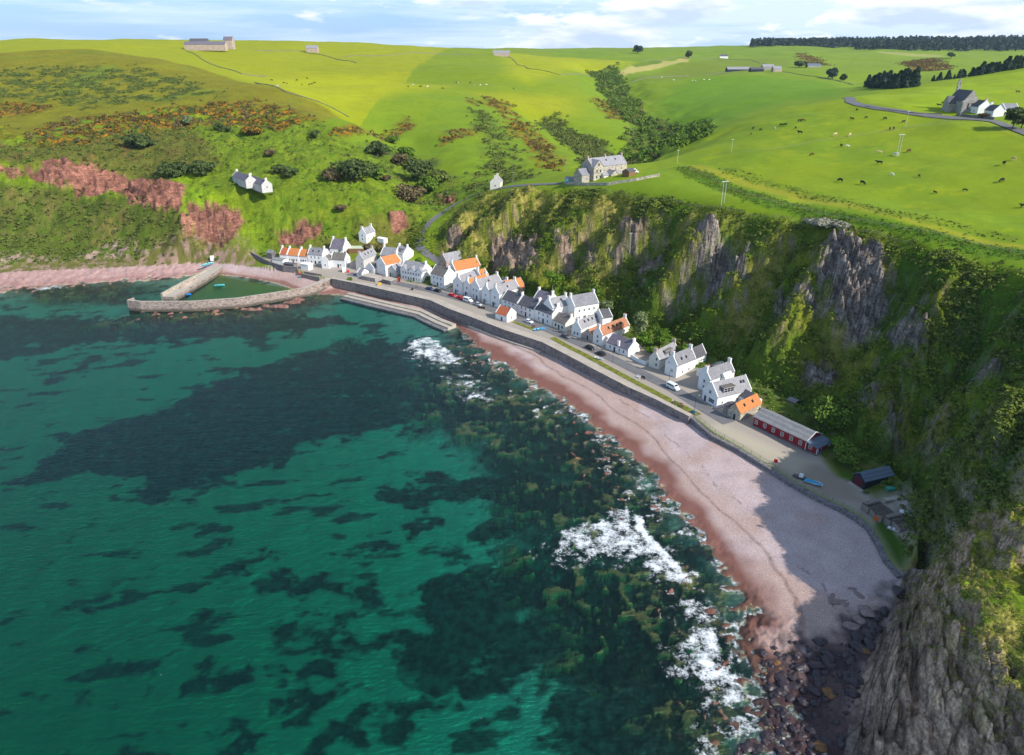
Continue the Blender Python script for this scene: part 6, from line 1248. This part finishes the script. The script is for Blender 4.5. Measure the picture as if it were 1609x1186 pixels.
crate(1425,807,'pale blue white panel lying on the rubble behind the net stores',M['frame'],1.6,.7,.25,-.55,'panel','panel'); crate(1404,784,'long pale concrete slab in the yard behind the net stores',M['concrete'],2.6,.6,.25,.25,'slab','slab'); crate(1399,769,'turquoise tarpaulin covered stack beside the dark boat shed',CARP['green'],1.1,.6,.5,.1,'stack','stack')
crate(596,447,'yellow skip at the end of the concrete shelter',simple('yellow paint',(.65,.42,.05),.5,.4,.1),.9,.7,.8,.3,'skip','skip'); crate(472,428.5,'orange net heap beside the small white hut',CARP['orange'],.8,.7,.5,.2,'net_box','net box'); crate(541,427,'small white kiosk at the landward end of the pier',M['white'],.9,.9,2.2,.2,'kiosk','kiosk'); crate(547,428,'red storage box beside the white kiosk',M['boxred'],.6,.5,1.1,.2,'locker','locker'); crate(648,455.5,'black bin on the promenade below the inn',M['blacksteel'],.4,.4,.9,0,'bin','bin'); crate(334,409,'small white hut at the head of the harbour jetty',M['white'],.9,.9,2.4,.2,'hut','hut')
# railing along the beach
def railing(name, line, label, h=1.05, step=2.6, rails=2, m='steel', cat='railing'):
    o = line[0]; p = thing(name, label, cat, (o[0], o[1], 0)); P = dens([(q[0], q[1], q[2]) for q in line], step)
    for k in range(rails):
        b = MB()
        for a, c in zip(P[:-1], P[1:]): zz = h - .1 - k * .45; b.tube((a[0] - o[0], a[1] - o[1], zf(a[0], a[1]) + zz), (c[0] - o[0], c[1] - o[1], zf(c[0], c[1]) + zz), .035, n=5, cap=False)
        b.build('rail', M[m], p)
    b = MB(); b.tube((0, 0, -.5), (0, 0, h), .05, n=6); t = b.build('post', M[m], p); me = t.data; bpy.data.objects.remove(t)
    for a in P[:100]: obj('post', me, p, (a[0] - o[0], a[1] - o[1], zf(a[0], a[1])))
railing('railing', offs(FENCE_LINE, .9)[:9], 'rusty post and rail fence between gravel parking and the shingle beach', m='wood')
def px_line(pts): return [hitz(*q) for q in pts]
railing('field_fence', px_line([(860,293),(960,303),(1040,317),(1100,327),(1180,341),(1260,355),(1340,366),(1430,384)]), 'post and wire fence along the cliff top', 1.1, 4.6, 2, 'wood', 'fence')
railing('field_fence', px_line([(1075,264),(1180,308),(1300,340),(1420,362),(1540,386),(1640,408)]), 'wire fence beside the green bank and track in the right field', 1.1, 4, 2, 'wood', 'fence')
railing('field_fence', px_line([(1120,245),(1200,238),(1300,221),(1400,206),(1490,192)]), 'thin fence crossing the cattle field below the road', 1.1, 5, 2, 'wood', 'fence')
railing('field_fence', px_line([(1350,169),(1400,177),(1450,184),(1490,190),(1540,195),(1600,215)]), 'roadside fence along the upper field road', 1.1, 4.5, 2, 'wood', 'fence')
# ------------------------------------------------------------------ grown figures: people and cattle
def skin_mesh(name, nodes, edges, m, sub=1):
    me = bpy.data.meshes.new(name); me.from_pydata([n[:3] for n in nodes], edges, []); o = bpy.data.objects.new(name, me); link(o); sk = o.modifiers.new('s', 'SKIN')
    for i, n in enumerate(nodes): me.skin_vertices[0].data[i].radius = (n[3], n[4] if len(n) > 4 else n[3])
    me.skin_vertices[0].data[0].use_root = True
    sb = o.modifiers.new('u', 'SUBSURF'); sb.levels = sub; sb.render_levels = sub
    bpy.context.view_layer.update(); dg = bpy.context.evaluated_depsgraph_get(); nm = bpy.data.meshes.new_from_object(o.evaluated_get(dg)); bpy.data.objects.remove(o); nm.materials.clear(); nm.materials.append(m); nm.name = name
    nm.polygons.foreach_set('use_smooth', [True] * len(nm.polygons)); return nm
skinm = simple('skin', (.55, .35, .26), .6, .3, .05); hairm = simple('brown hair', (.06, .035, .02), .8, .2, .2)
def person(px, py, label, top, trou, a):
    x, y, z = hitz(px, py); p = thing('person', label, 'person', (x, y, z + .06), a, 'walkers on the promenade')
    n = [(0, 0, .95, .15, .12), (0, 0, 1.2, .15, .11), (0, 0, 1.42, .17, .10), (0, 0, 1.52, .06), (.02, 0, 1.64, .085, .10), (.02, 0, 1.74, .06),
         (.02, .19, 1.41, .06), (.06, .25, 1.14, .045), (.16, .25, .92, .035), (.2, .25, .84, .03), (-.02, -.19, 1.41, .06), (-.08, -.25, 1.14, .045), (-.04, -.25, .90, .035), (-.02, -.25, .82, .03),
         (.02, .1, .9, .1), (.14, .1, .5, .065), (.1, .1, .1, .045), (.2, .1, .04, .04), (-.02, -.1, .9, .1), (-.1, -.1, .5, .065), (-.26, -.1, .12, .045), (-.16, -.1, .05, .04)]
    e = [(0, 1), (1, 2), (2, 3), (3, 4), (4, 5), (2, 6), (6, 7), (7, 8), (8, 9), (2, 10), (10, 11), (11, 12), (12, 13), (0, 14), (14, 15), (15, 16), (16, 17), (0, 18), (18, 19), (19, 20), (20, 21)]
    obj('body', skin_mesh('body', n, e, skinm), p)
    obj('jacket', skin_mesh('jacket', [(0, 0, .9, .19, .16), (0, 0, 1.2, .19, .14), (0, 0, 1.43, .19, .13), (.02, .21, 1.40, .085), (.06, .26, 1.14, .07), (.15, .26, .95, .055), (-.02, -.21, 1.40, .085), (-.08, -.26, 1.14, .07), (-.05, -.26, .93, .055)], [(0, 1), (1, 2), (2, 3), (3, 4), (4, 5), (2, 6), (6, 7), (7, 8)], top), p)
    obj('trousers', skin_mesh('trousers', [(0, 0, .92, .18, .14), (.02, .1, .86, .12), (.14, .1, .5, .085), (.1, .1, .12, .065), (-.02, -.1, .86, .12), (-.1, -.1, .5, .085), (-.25, -.1, .14, .065)], [(0, 1), (1, 2), (2, 3), (0, 4), (4, 5), (5, 6)], trou), p)
    obj('hair', skin_mesh('hair', [(-.02, 0, 1.66, .09, .10), (-.01, 0, 1.76, .075)], [(0, 1)], hairm), p)
cl = lambda n, c: simple(n, c, .9, .1, .08)
person(1056,634.5,'walker in a pale jacket and dark trousers on the promenade',cl('pale cloth',(.6,.6,.62)),cl('dark cloth',(.02,.02,.03)),-.8); person(1060.5,636,'walker in a dark jacket beside the pale jacketed walker',cl('navy cloth',(.03,.04,.08)),cl('grey cloth',(.1,.1,.11)),-.8); person(1072.5,641,'walker in an orange top on the promenade past the bench',cl('orange cloth',(.6,.18,.04)),cl('brown cloth',(.06,.045,.035)),2.3); person(592,449.5,'lone walker in white by the yellow skip',cl('white cloth',(.7,.7,.7)),cl('blue cloth',(.04,.06,.15)),1)
def cow_nodes(pose):
    n = [(-.75, 0, 1.12, .26, .30), (-.3, 0, 1.05, .33, .38), (.25, 0, 1.03, .33, .39), (.68, 0, 1.12, .24, .33)]; e = [(0, 1), (1, 2), (2, 3)]
    hd = [(1.0, 0, 1.25, .15, .2), (1.25, 0, 1.4, .13, .15), (1.5, 0, 1.28, .1, .11), (1.65, 0, 1.15, .075)] if pose == 'up' else [(1.0, 0, .95, .15, .2), (1.22, 0, .6, .13, .15), (1.38, 0, .32, .1, .11), (1.46, 0, .14, .075)]
    n += hd; e += [(3, 4), (4, 5), (5, 6), (6, 7)]
    n += [(hd[1][0] - .05, .22, hd[1][2] + .08, .04), (hd[1][0] - .05, -.22, hd[1][2] + .08, .04)]; e += [(5, 8), (5, 9)]
    for i, (x, y, k) in enumerate([(.62, .19, .05), (.62, -.19, -.06), (-.78, .2, .06), (-.78, -.2, -.05)]):
        b = len(n); n += [(x, y, .78, .12), (x + (.04 if x > 0 else .1), y, .62, .09), (x + (.0 if x > 0 else -.08), y, .36, .055), (x + k, y, .04, .055)]; e += [(3 if x > 0 else 0, b), (b, b + 1), (b + 1, b + 2), (b + 2, b + 3)]
    b = len(n); n += [(-1.05, 0, 1.18, .04), (-1.1, 0, .7, .025), (-1.08, 0, .45, .045)]; e += [(0, b), (b, b + 1), (b + 1, b + 2)]
    return n, e
hide = {'black': simple('black hide', (.014, .012, .012), .8, .2, .2), 'brown': simple('red brown hide', (.10, .035, .015), .8, .2, .2), 'cream': simple('cream hide', (.62, .46, .27), .8, .2, .12), 'white': simple('white hide', (.75, .72, .66), .8, .2, .08)}
COW = {(p_, c): skin_mesh('cow', *cow_nodes(p_), hide[c]) for p_ in ('up', 'graze') for c in hide}
herd = [(1321.7,231,'black',1),(1331,231,'white',.75),(1275.5,245,'brown',1),(1256.6,210.5,'black',1.1),(1261,191,'brown',1),(1256,191.6,'black',1),(1232.8,198,'black',1),(1227,198,'black',1),(1249.8,202.5,'black',.9),(1182.8,203.5,'black',.9),(1195,205.5,'black',.9),(1215.7,203.5,'cream',1),(1179.8,212,'brown',.8),(1312,213.5,'cream',1.1),(1335,214,'cream',1.1),(1338.8,188.5,'black',.9),(1360.7,186,'black',.8),(1390,188,'black',1),(1419,193,'black',.9),(1404,203.5,'brown',1),(1398,204,'black',1),
        (1381.5,241.5,'cream',.9),(1407,245,'white',1.1),(1427.7,239.5,'brown',1.1),(1381,258.5,'black',1.1),(1319.8,286,'black',1.1),(1354.6,290,'black',1.1),(1576.5,259.5,'black',1.1),(1592.3,252.5,'cream',1.1),(1573.4,286.5,'black',1.1),(1607,327,'black',1),(1401,275.5,'white',.7),(1443.6,278.5,'brown',.8),(1469,304.5,'brown',.7),(1515.5,300.5,'black',.7),(1346,174,'black',.9),(1475,167,'black',.9),(1481,164,'black',1),(1486,165.5,'black',1),(1599,146,'brown',1)]
side = lambda x: 'left part' if x < 1260 else ('middle' if x < 1420 else 'right part')
words_ = {'black': 'black', 'brown': 'reddish brown', 'cream': 'cream coloured', 'white': 'white'}
spec = {0: 'black cow grazing next to a white calf in the grazed field', 1: 'white calf standing next to a grazing black cow', 2: 'brown cow alone left of the black cow and white calf', 22: 'white cow at the foot of the tall double pole', 23: 'brown cow right of the tall double pole', 21: 'small cream cow left of the tall double pole', 24: 'black cow grazing below the tall double pole', 25: 'left one of two black cows side by side low in the field', 26: 'right one of two black cows side by side low in the field',
        28: 'cream cow at the far right beside a black cow', 27: 'black cow at the far right beside a cream cow', 29: 'black cow standing alone below the far right pair', 30: 'black cow at the right edge of the field near the track', 13: 'left of two cream cows standing above the grazing black cow', 14: 'right of two cream cows standing above the grazing black cow'}
for i, (px, py, c, s) in enumerate(herd):
    x, y, z = hitz(px, py); po = 'graze' if i % 3 else 'up'
    o = obj('cow', COW[(po, c)], None, (x, y, z - .02), random.uniform(0, 6.28)); o.scale = (s * 1.15,) * 3
    if i not in spec: lab = {'black': 'black cow scattered across the upper part of the grazed field', 'brown': 'reddish brown cow scattered across the grazed field', 'cream': 'cream cow among black cattle in the upper left of the field', 'white': 'small white calf lying in the lower middle of the grazed field'}[c]
    else: lab = spec[i]
    if i in (36, 37, 38): lab = 'black cow beside the wall left of the church'
    if i == 39: lab = 'brown cow in the field above the white cottages'
    tag(o, lab, 'cow', {'black': 'black cattle grazing in the field', 'brown': 'brown cattle grazing in the field'}.get(c, 'pale cattle in the field'))
farherd = [(427,127,'black'),(446,131,'black'),(451,132,'black'),(466.6,127,'black'),(482.7,124,'black'),(474.4,134,'black'),(486,133.5,'black'),(490,133,'black'),(494.5,131,'black'),(436,136.5,'white'),(641.4,137,'black'),(648.8,134,'white'),(661,137,'black'),(672,137,'white'),(695.5,140,'black'),(717,130.5,'black'),(739,130.5,'black'),(764,134,'white'),(807,140,'black'),(720,131,'white'),(745,135,'white'),(755,134.5,'white'),
          (1058.4,126.5,'white'),(1088.5,127.5,'white'),(1093,127.8,'white'),(1106,126,'white'),(1114.5,126,'white'),(1080.6,120.5,'white'),(1040,122,'white')]
for px, py, c in farherd:
    x, y, z = hitz(px, py); o = obj('cow' if c == 'black' else 'sheep', COW[('graze', c)], None, (x, y, z), random.uniform(0, 6.28)); o.scale = (1.25,) * 3
    if c == 'black': tag(o, 'tiny dark cow far off in the sunlit left hill fields', 'cow', 'distant cattle in the hill fields')
    else: tag(o, 'tiny pale animal far off on the hill fields', 'sheep', 'distant pale animals in the hill fields')
# ------------------------------------------------------------------ trees and shrubs one can tell apart
gt = 'trees behind the village houses'
def T(px, py, r, h, base, m, lab, name='tree', cat='tree', g=gt, leaf=.35, lobes=16, nper=90, s=[0]):
    s[0] += 1; return tree(name, lab, cat, hitz(px, py), r, h, base, m, s[0], g, leaf, lobes, nper)
T(868,455,5.0,8,1.5,'leafbright','bright green spreading tree at the cliff foot behind the terrace'); T(1003,535,4.2,11,2,'leafpale','tall pale green tree behind the orange roofed cottage'); T(1012,548,3.6,6,1,'leafbright','rounded bright bush behind the lilac slated cottage','shrub','shrub'); T(1040,542,3.8,5.5,.8,'leafbright','bright green bush between cottages and the cliff','shrub','shrub'); T(1024,556,2.6,3.2,.4,'leafgreen','garden shrub inside the white walled garden','shrub','shrub')
T(1300,672,6.5,9,.8,'leafgreen','large dark green tree behind the right end of the red hall', leaf=.4, lobes=22); T(1335,727,5.5,4.5,.2,'leafgreen','wide low bush between the red hall and the dark boat shed','shrub','shrub', lobes=20); T(1318,705,3.2,3,.2,'leafbright','small yellowish bush right behind the hall porch','shrub','shrub')
T(657,420,3.6,4.5,.4,'leafbright','bright green bush inside the bend of the hill road','shrub','shrub'); T(935,470,4,6,.5,'leafgreen','green bush under the cliff above the largest white house','shrub','shrub'); T(955,490,3.5,5,.5,'leafpale','pale bush under the cliff right of the largest white house','shrub','shrub'); T(980,505,3,4.5,.4,'leafgreen','bush left of the tall pale tree','shrub','shrub'); T(1072,560,3,4.5,.4,'leafgreen','bush behind the tall white gabled house','shrub','shrub'); T(600,395,3.2,3.6,.3,'leafbrown','brown bush under the lone bank cottage','shrub','shrub'); T(579,392,3,3,.2,'leafbrown','rust brown bush left below the lone bank cottage','shrub','shrub'); T(540,398,3,3,.2,'leafbrown','brown bush on the bank behind the tall white house','shrub','shrub'); T(550,441,1.6,1.6,.1,'leafgreen','small round shrub in the forecourt by the pier','shrub','shrub')
gl_ = 'dark shrubs on the green slope'
for px, py, r, h, m, lab in [(555,283,15,12,'leafdark','broad dark evergreen thicket in the middle of the green slope'),(525,283,7,7,'leafbrown','reddish brown bush at the left end of the dark thicket'),(590,282,7,8,'leafgreen','green bush at the right end of the dark thicket'),(440,272,5,5,'leafdark','left of two dark bushes behind the two pale cottages'),(457,277,5,5,'leafdark','right of two dark bushes behind the two pale cottages'),(592,243,9,9,'leafdark','dark bush with bright green edge above the thicket'),(604,243,6,7,'leafbright','bright green bush beside the dark upper bush'),
        (656,285,12,15,'leafdark','tall dark evergreen on the right of the slope'),(628,260,7,8,'leafbrown','brown bush left of the tall dark evergreen'),(617,225,6,6,'leafgreen','green bush highest on the slope near the gorse'),(640,248,7,8,'leafgreen','bushy green tree above the tall dark evergreen'),(643,318,12,10,'leafbrown','wide brown thicket below the tall dark evergreen'),(675,300,9,9,'leafgreen','green thicket at the mouth of the wooded valley'),(690,285,9,8,'scrubmix','mixed scrub bush beside the wooded valley'),
        (213,228,8,7,'leafdark','long dark bush above the red cliff'),(228,232,8,7,'leafdark','dark bush joined to the long dark bush above the red cliff'),(275,277,10,8,'leafdark','left of two dark bushes above the split in the red cliff'),(318,275,8,8,'leafdark','right of two dark bushes above the split in the red cliff'),(345,204,5,5,'leafdark','dark bush at the lower edge of the gorse'),(357,207,3.5,4,'leafdark','smaller dark bush right of the one at the gorse edge'),(397,212,8,6,'gorse','gorse bush in yellow flower right of the small dark bushes'),(495,216,4,5,'leafdark','single round dark bush alone on the bright slope'),
        (425,245,5,4,'leafbrown','low brown bush on the slope above the two pale cottages'),(537,330,4,3,'leafbrown','small brown bush on the slope above the harbour row'),(606,285,4,4,'leafbrown','small brown bush right of the dark thicket'),(296,195,6,6,'leafpale','pale grey bush in the brown gorse band')]:
    T(px, py, r, h, .1, m, lab, 'shrub', 'shrub', gl_, .8 if r > 6 else .55, 22 if r > 6 else 14, 80)
T(1590,205,5,11,.8,'leafdark','dark roadside tree in front of the smaller white cottage', g='roadside trees', lobes=20, leaf=.5); T(1604,203,4.5,10,.8,'leafdark','dark roadside tree at the right edge by the upper road', g='roadside trees', leaf=.5); T(1545,186,3,2.4,.2,'leafbrown','brown hedge bush before the white church cottage','shrub','shrub', 'roadside trees', .5)
T(1002,84,16,17,1,'conifer','dark clump of trees alone on the middle skyline', g='far field trees', leaf=1.8); T(1081,92,9,15,1.5,'leafdark','single dark tree by the pale field', g='far field trees', leaf=1.5); T(1494,92,9,11,1,'leafdark','single dark tree in the far right field', g='far field trees', leaf=1.6); T(1255,106,13,12,.5,'leafdark','dark tree left of the far blue grey shed', g='far field trees', leaf=1.6); T(1308,124,10,14,1,'conifer','small dark conifer clump right of the far farm', g='far field trees', leaf=1.5); T(1325,127,6,8,.5,'leafdark','small dark bush right of the conifer clump', g='far field trees', leaf=1.3)
T(1296,356,5.5,2.6,.1,'whitescrub','pale whitish bare thicket on the cliff edge','shrub','shrub','pale scrub on the cliff edge', .3, 20, 160); T(1318,358,4,2.0,.1,'whitescrub','smaller pale bare thicket right along the cliff edge','shrub','shrub','pale scrub on the cliff edge', .3, 16, 140); T(1276,352,3.5,1.8,.1,'whitescrub','pale bare thicket at the left end of the pale scrub','shrub','shrub','pale scrub on the cliff edge', .3, 14, 120)
def conifer_mesh(h, r, seed):
    rg = np.random.default_rng(seed); V = []
    k = 9; cs = np.array([[0, 0, h * (.12 + .86 * i / k)] for i in range(k)]); cs[:, :2] += rg.normal(size=(k, 2)) * r * .08; rr = np.array([[r * (1 - i / k) * .95 + .25] * 2 + [h * .1] for i in range(k)])
    return quads_mesh('crown', leaf_cloud(cs, rr, 46, r * .34, up=-.1, rg=rg), M['conifer'])
CONS = [(conifer_mesh(11, 3.6, 40 + i), trunk_mesh(9, .22, .4, 40 + i)) for i in range(3)]
def conifer(px, py, s, label, g, i):
    x, y, z = hitz(px, py); p = thing('conifer', label, 'tree', (x, y, z - .3), i * 1.3, g); obj('trunk', CONS[i % 3][1], p); obj('crown', CONS[i % 3][0], p); p.scale = (s * random.uniform(.9, 1.25), s * random.uniform(.9, 1.25), s * random.uniform(.85, 1.2))
row_ = [(1466,127.5,.7),(1472,127,.55),(1476,126.5,.9),(1489,125,.9),(1499,124,.5),(1506,123,.8),(1511,122,.9),(1515,121,.7)] + [(1528 + i * 4.4 + random.uniform(-1, 1), 119.5 - i * .72, random.uniform(.85, 1.25)) for i in range(20)]
for i, (px, py, s) in enumerate(row_): conifer(px, py, s * .8, 'dark conifer in the wind-bent row along the brow above the church' if i > 7 else 'scattered dark conifer at the thin left end of the brow row', 'conifers along the brow', i)
for i in range(34):
    px = 1362 + (i % 17) * 4.6 + random.uniform(-1.5, 1.5); py = 139 - (i // 17) * 3.5 - abs(px - 1400) * .07 + random.uniform(-.8, .8); conifer(px, py, 1.0 * random.uniform(.8, 1.25), 'dark conifer in the dense plantation in the dip behind the right field', 'conifers in the dip plantation', i)
# ------------------------------------------------------------------ growth nobody could count
AREA = (np.exp(2 * LL)).astype(np.float64)
def scatter(mask, n, seed):
    w = (np.clip(mask, 0, 1) * AREA).ravel().astype(np.float64); w /= w.sum(); rg = np.random.default_rng(seed); k = rg.choice(w.size, n, p=w)
    jr = np.exp(LL.ravel()[k]) * .003; return X.ravel()[k] + rg.normal(size=n) * jr, Y.ravel()[k] + rg.normal(size=n) * jr, H.ravel()[k], rg
def growth(name, mask, n, r0, r1, hf, nper, leaf, m, seed, label, flat=.8, sink=.2):
    x, y, z, rg = scatter(mask, n, seed); r = r0 + (r1 - r0) * rg.random(n) ** 1.7
    c = np.stack([x, y, z + r * hf * sink], 1); rr = np.stack([r, r, r * hf], 1)
    o = structure(name, quads_mesh(name, leaf_cloud(c, rr, nper, leaf * (.5 + .5 * r / r1), flat, .4, rg), M[m]), None, 'stuff'); return o
inside = lambda poly, rch=60: sstep(-3, 3, polysd(hpoly(poly), X, Y, rch)) * landm
growth('gorse_scrub', gorse * sstep(-.3, .1, nA + nB), 2600, .9, 2.6, .7, 22, .62, 'gorse', 201, '')
growth('valley_scrub', np.clip(SCA + SCL * .45 * sstep(-.1, .2, nA), 0, 1), 1500, 1.0, 3.6, .8, 40, .62, 'scrubmix', 202, '')
growth('valley_trees', np.clip(SCF + inside([(1060,190),(1085,186),(1125,189),(1122,199),(1060,210)]), 0, 1), 620, 1.8, 5.5, 1.0, 70, .9, 'leafgreen', 203, '')
growth('brown_thicket', np.clip(SCF * .5 + SCA * .4 + gorse * sstep(620, 560, Y) * .6, 0, 1), 420, 1.2, 3.4, .8, 34, .65, 'leafbrown', 204, '')
growth('slope_scrub', (bright * sstep(.12, .35, -nB + nE * .5) * .6 + scrub * .35 + brownslope * .7) * sstep(330, 380, Y), 2400, .6, 1.8, .6, 18, .5, 'scrubmix', 205, '')
growth('heath', dk * sstep(-.05, .15, nA + nB * .6), 1500, .8, 2.0, .4, 18, .6, 'scrubmix', 206, '')
cbase = cliff * (1 - HEADZ) * (1 - np.clip(stone, 0, 1)) * sstep(60, 20, np.abs(STEEP - 30) * 0 + STEEP - 12)
growth('cliff_bracken', cbase * (1 - nose * .8), 14000, .35, 1.1, .45, 12, .3, 'bracken', 207, '')
growth('cliff_scrub', cbase * sstep(.0, .3, nE - GUL * .6), 3600, .5, 1.6, .7, 20, .34, 'scrubmix', 208, '')
growth('left_slope_bracken', lslope * sstep(-.2, .2, nB), 1700, .5, 1.3, .4, 14, .45, 'scrubmix', 209, '')
growth('foot_scrub', np.clip(BACKG + rim * .8, 0, 1), 620, .6, 2.2, .8, 34, .34, 'leafgreen', 210, '')
growth('headland_grass', (nearg * .8 + crest * HEADZ + HEADZ * (1 - np.clip(stone, 0, 1)) * .5), 3400, .25, .7, .7, 16, .22, 'bracken', 211, '', .22)
growth('dry_grass', (crest * HEADZ + nearg * .6 + nose * cm * .8), 6500, .25, .75, .6, 14, .26, 'drygrass', 212, '', .2)
growth('field_bank_growth', bank + bank2 * .4, 2400, .2, .5, .5, 12, .22, 'bracken', 213, '')
growth('spur_scrub', sstep(-4, 4, polysd([(92,133),(100,150),(118,142),(150,150),(150,122),(112,118),(96,122)], X, Y, 40)) * landm, 2600, .4, 1.3, .65, 18, .3, 'scrubmix', 214, '')
growth('left_shore_weeds', LEFTH * (1 - RED) * sstep(0, .3, nB), 1200, .5, 1.4, .6, 12, .5, 'leafgreen', 215, '')
# far forest on the skyline
x = []; rgf = np.random.default_rng(5); pts = []
for i in range(1500):
    px = rgf.uniform(1180, 1660); t = (px - 1180) / 480; lo, hi = 73.5, (71.5 if px < 1345 else 63.5)
    Yd = rgf.uniform(2350, 3300) if px > 1345 else rgf.uniform(2750, 3300); u, f, _ = ray(px, 75); pts.append((u / f * Yd, Yd))
pts = np.array(pts); zz = zsamp(H, pts[:, 0], pts[:, 1]); hgt = rgf.uniform(15, 24, len(pts)); cs = []; rs = []
for k in range(4): cs.append(np.stack([pts[:, 0], pts[:, 1], zz + hgt * (.15 + .25 * k)], 1)); rs.append(np.stack([6.5 - 1.4 * k + 0 * zz, 6.5 - 1.4 * k + 0 * zz, hgt * .2], 1))
structure('forest', quads_mesh('forest', leaf_cloud(np.concatenate(cs), np.concatenate(rs), 9, 3.6, rg=rgf), M['conifer']), None, 'stuff')
# dry stone dykes and hedges across the far fields
def dyke(pts, label, h=.7, m='darkstone', th=.6, name='field_dyke'):
    P = dens([hitz(*q) for q in pts], 14); w = wallmesh(name, P, th, [zf(a[0], a[1]) + h for a in P], [zf(a[0], a[1]) - 2 for a in P], M[m], step=30); tag(w, label, 'wall', 'stone dykes in the far fields')
for pts, lab in [([(292,79),(330,100),(380,116),(420,121)],'dyke dividing the yellow and green fields below the left farm'),([(400,79),(470,80),(520,90),(560,99)],'dyke running below the lone pinkish barn'),([(540,90),(620,86),(680,84),(740,86)],'dyke crossing the high middle field'),([(800,90),(830,108),(880,118),(930,120)],'dyke on the hill left of the wooded valley'),([(1010,96),(1060,90),(1130,92),(1180,94),(1210,104)],'dyke behind the distant farm'),([(990,130),(1060,120),(1140,113)],'dyke below the distant farm sheep'),([(1230,113),(1290,122),(1340,133)],'dyke right of the distant farm'),([(1360,168),(1400,174),(1440,179),(1480,180)],'dark dyke along the top side of the upper road'),([(400,130),(450,145),(500,160),(548,184)],'dyke along the brow of the heath')]: dyke(pts, lab)
# ------------------------------------------------------------------ boulders
def rock_mesh(seed):
    bm = bmesh.new(); bmesh.ops.create_icosphere(bm, subdivisions=3, radius=1); rg = random.Random(seed); o = Vector((rg.uniform(-9, 9), rg.uniform(-9, 9), rg.uniform(-9, 9))); from mathutils import noise as mn
    pl = [(Vector((rg.uniform(-1, 1), rg.uniform(-1, 1), rg.uniform(-.3, 1))).normalized(), rg.uniform(.55, .85)) for _ in range(7)]
    for v in bm.verts:
        for n_, d_ in pl:
            t = v.co.dot(n_)
            if t > d_: v.co -= n_ * (t - d_) * .9
        v.co *= 1 + .22 * mn.noise(v.co * 1.6 + o) + .08 * mn.noise(v.co * 4 + o)
        v.co.z *= .72
    me = bpy.data.meshes.new('boulder'); bm.to_mesh(me); bm.free(); return me
wetrock = simple('wet dark boulder', (.036, .024, .030), .45, .5, .5, 1.3, .8, 3); dryrock = simple('grey pink boulder', (.26, .19, .18), .9, .2, .35, 1.5, .7, 3); rust = simple('rust coloured boulder', (.19, .10, .045), .85, .2, .4, 1.5, .7, 3)
RM = [rock_mesh(i) for i in range(6)]; RD = []
for me in RM: me.materials.append(wetrock); m2 = me.copy(); m2.materials.clear(); m2.materials.append(dryrock); RD.append(m2)
RR_ = RM[0].copy(); RR_.materials.clear(); RR_.materials.append(rust)
zone = [G(*q, .8)[:2] for q in [(1200,1020),(1260,1000),(1310,1010),(1345,965),(1385,960),(1375,1010),(1350,1060),(1338,1120),(1328,1200),(1140,1215),(1165,1150),(1190,1085)]]
rgb_ = random.Random(3); n = 0; tries = 0
while n < 288 and tries < 9000:
    tries += 1; x, y = rgb_.uniform(30, 92), rgb_.uniform(72, 128)
    if float(polysd(zone, np.array([x], np.float32), np.array([y], np.float32))[0]) < 0: continue
    s = .3 + .95 * rgb_.random() ** 2.2; k = rgb_.randrange(6); d = rgb_.random()
    o = obj('boulder', RR_ if d > .96 else RM[k], None, (x, y, zf(x, y) + s * .12), rgb_.uniform(0, 6.28)); o.scale = (s * rgb_.uniform(.8, 1.4), s * rgb_.uniform(.8, 1.2), s * rgb_.uniform(.55, .9)); n += 1
    if d > .96: tag(o, 'rust coloured boulder among the dark wet boulders below the headland', 'boulder', 'rusty boulders below the headland')
    else: tag(o, 'dark wet boulder in the boulder heap below the near headland', 'boulder', 'dark boulders below the headland')
for px, py, s, m in [(1362,962,1.5,RD),(1350,975,1.1,RD),(1338,985,1.2,RD),(1346,1000,1.2,RM),(1372,985,1.3,RM),(1350,1018,1.5,RM),(1390,962,1.0,RM),(1365,1012,1.1,RM),(1412,930,1.4,RM),(1330,1030,.9,RM),(1300,1030,1.1,RM),(1285,1045,1.2,RM),(1260,1050,1.2,RM)]:
    x, y, z = hitz(px, py); o = obj('boulder', m[int(px) % 6], None, (x, y, z + s * .15), px); o.scale = (s * 1.5, s, s * .9); tag(o, 'large grey boulder lying at the top of the beach by the headland' if m is RD else 'large dark boulder at the edge of the boulder heap near the cliff', 'boulder', 'large boulders by the headland foot')
for i, (px, py, s) in enumerate([(1318,945,1.4),(1308,938,1.0),(1350,935,1.1),(1340,925,.8),(1330,950,.7),(1333,962,.45)]):
    x, y, z = hitz(px, py); o = obj('beach_slab', RD[i], None, (x, y, z), i); o.scale = (s * 1.6, s * .7, s * .3); tag(o, 'low flat rock slab showing through the shaded beach', 'rock', 'rock slabs in the beach')
# ------------------------------------------------------------------ sea air
b = MB(); b.box(-4300, 4300, -350, 5300, -22, 190); hz_ = b.build('haze', bpy.data.materials.new('air')); hz_['kind'] = 'stuff'
am = hz_.data.materials[0]; am.use_nodes = True; N = am.node_tree.nodes; L = am.node_tree.links; N.clear(); o_ = N.new('ShaderNodeOutputMaterial'); pv = N.new('ShaderNodeVolumePrincipled'); pv.inputs['Color'].default_value = (.62, .78, .95, 1); pv.inputs['Density'].default_value = .00004; pv.inputs['Anisotropy'].default_value = .2; L.new(pv.outputs[0], o_.inputs['Volume'])
SC.cycles.volume_bounces = 0
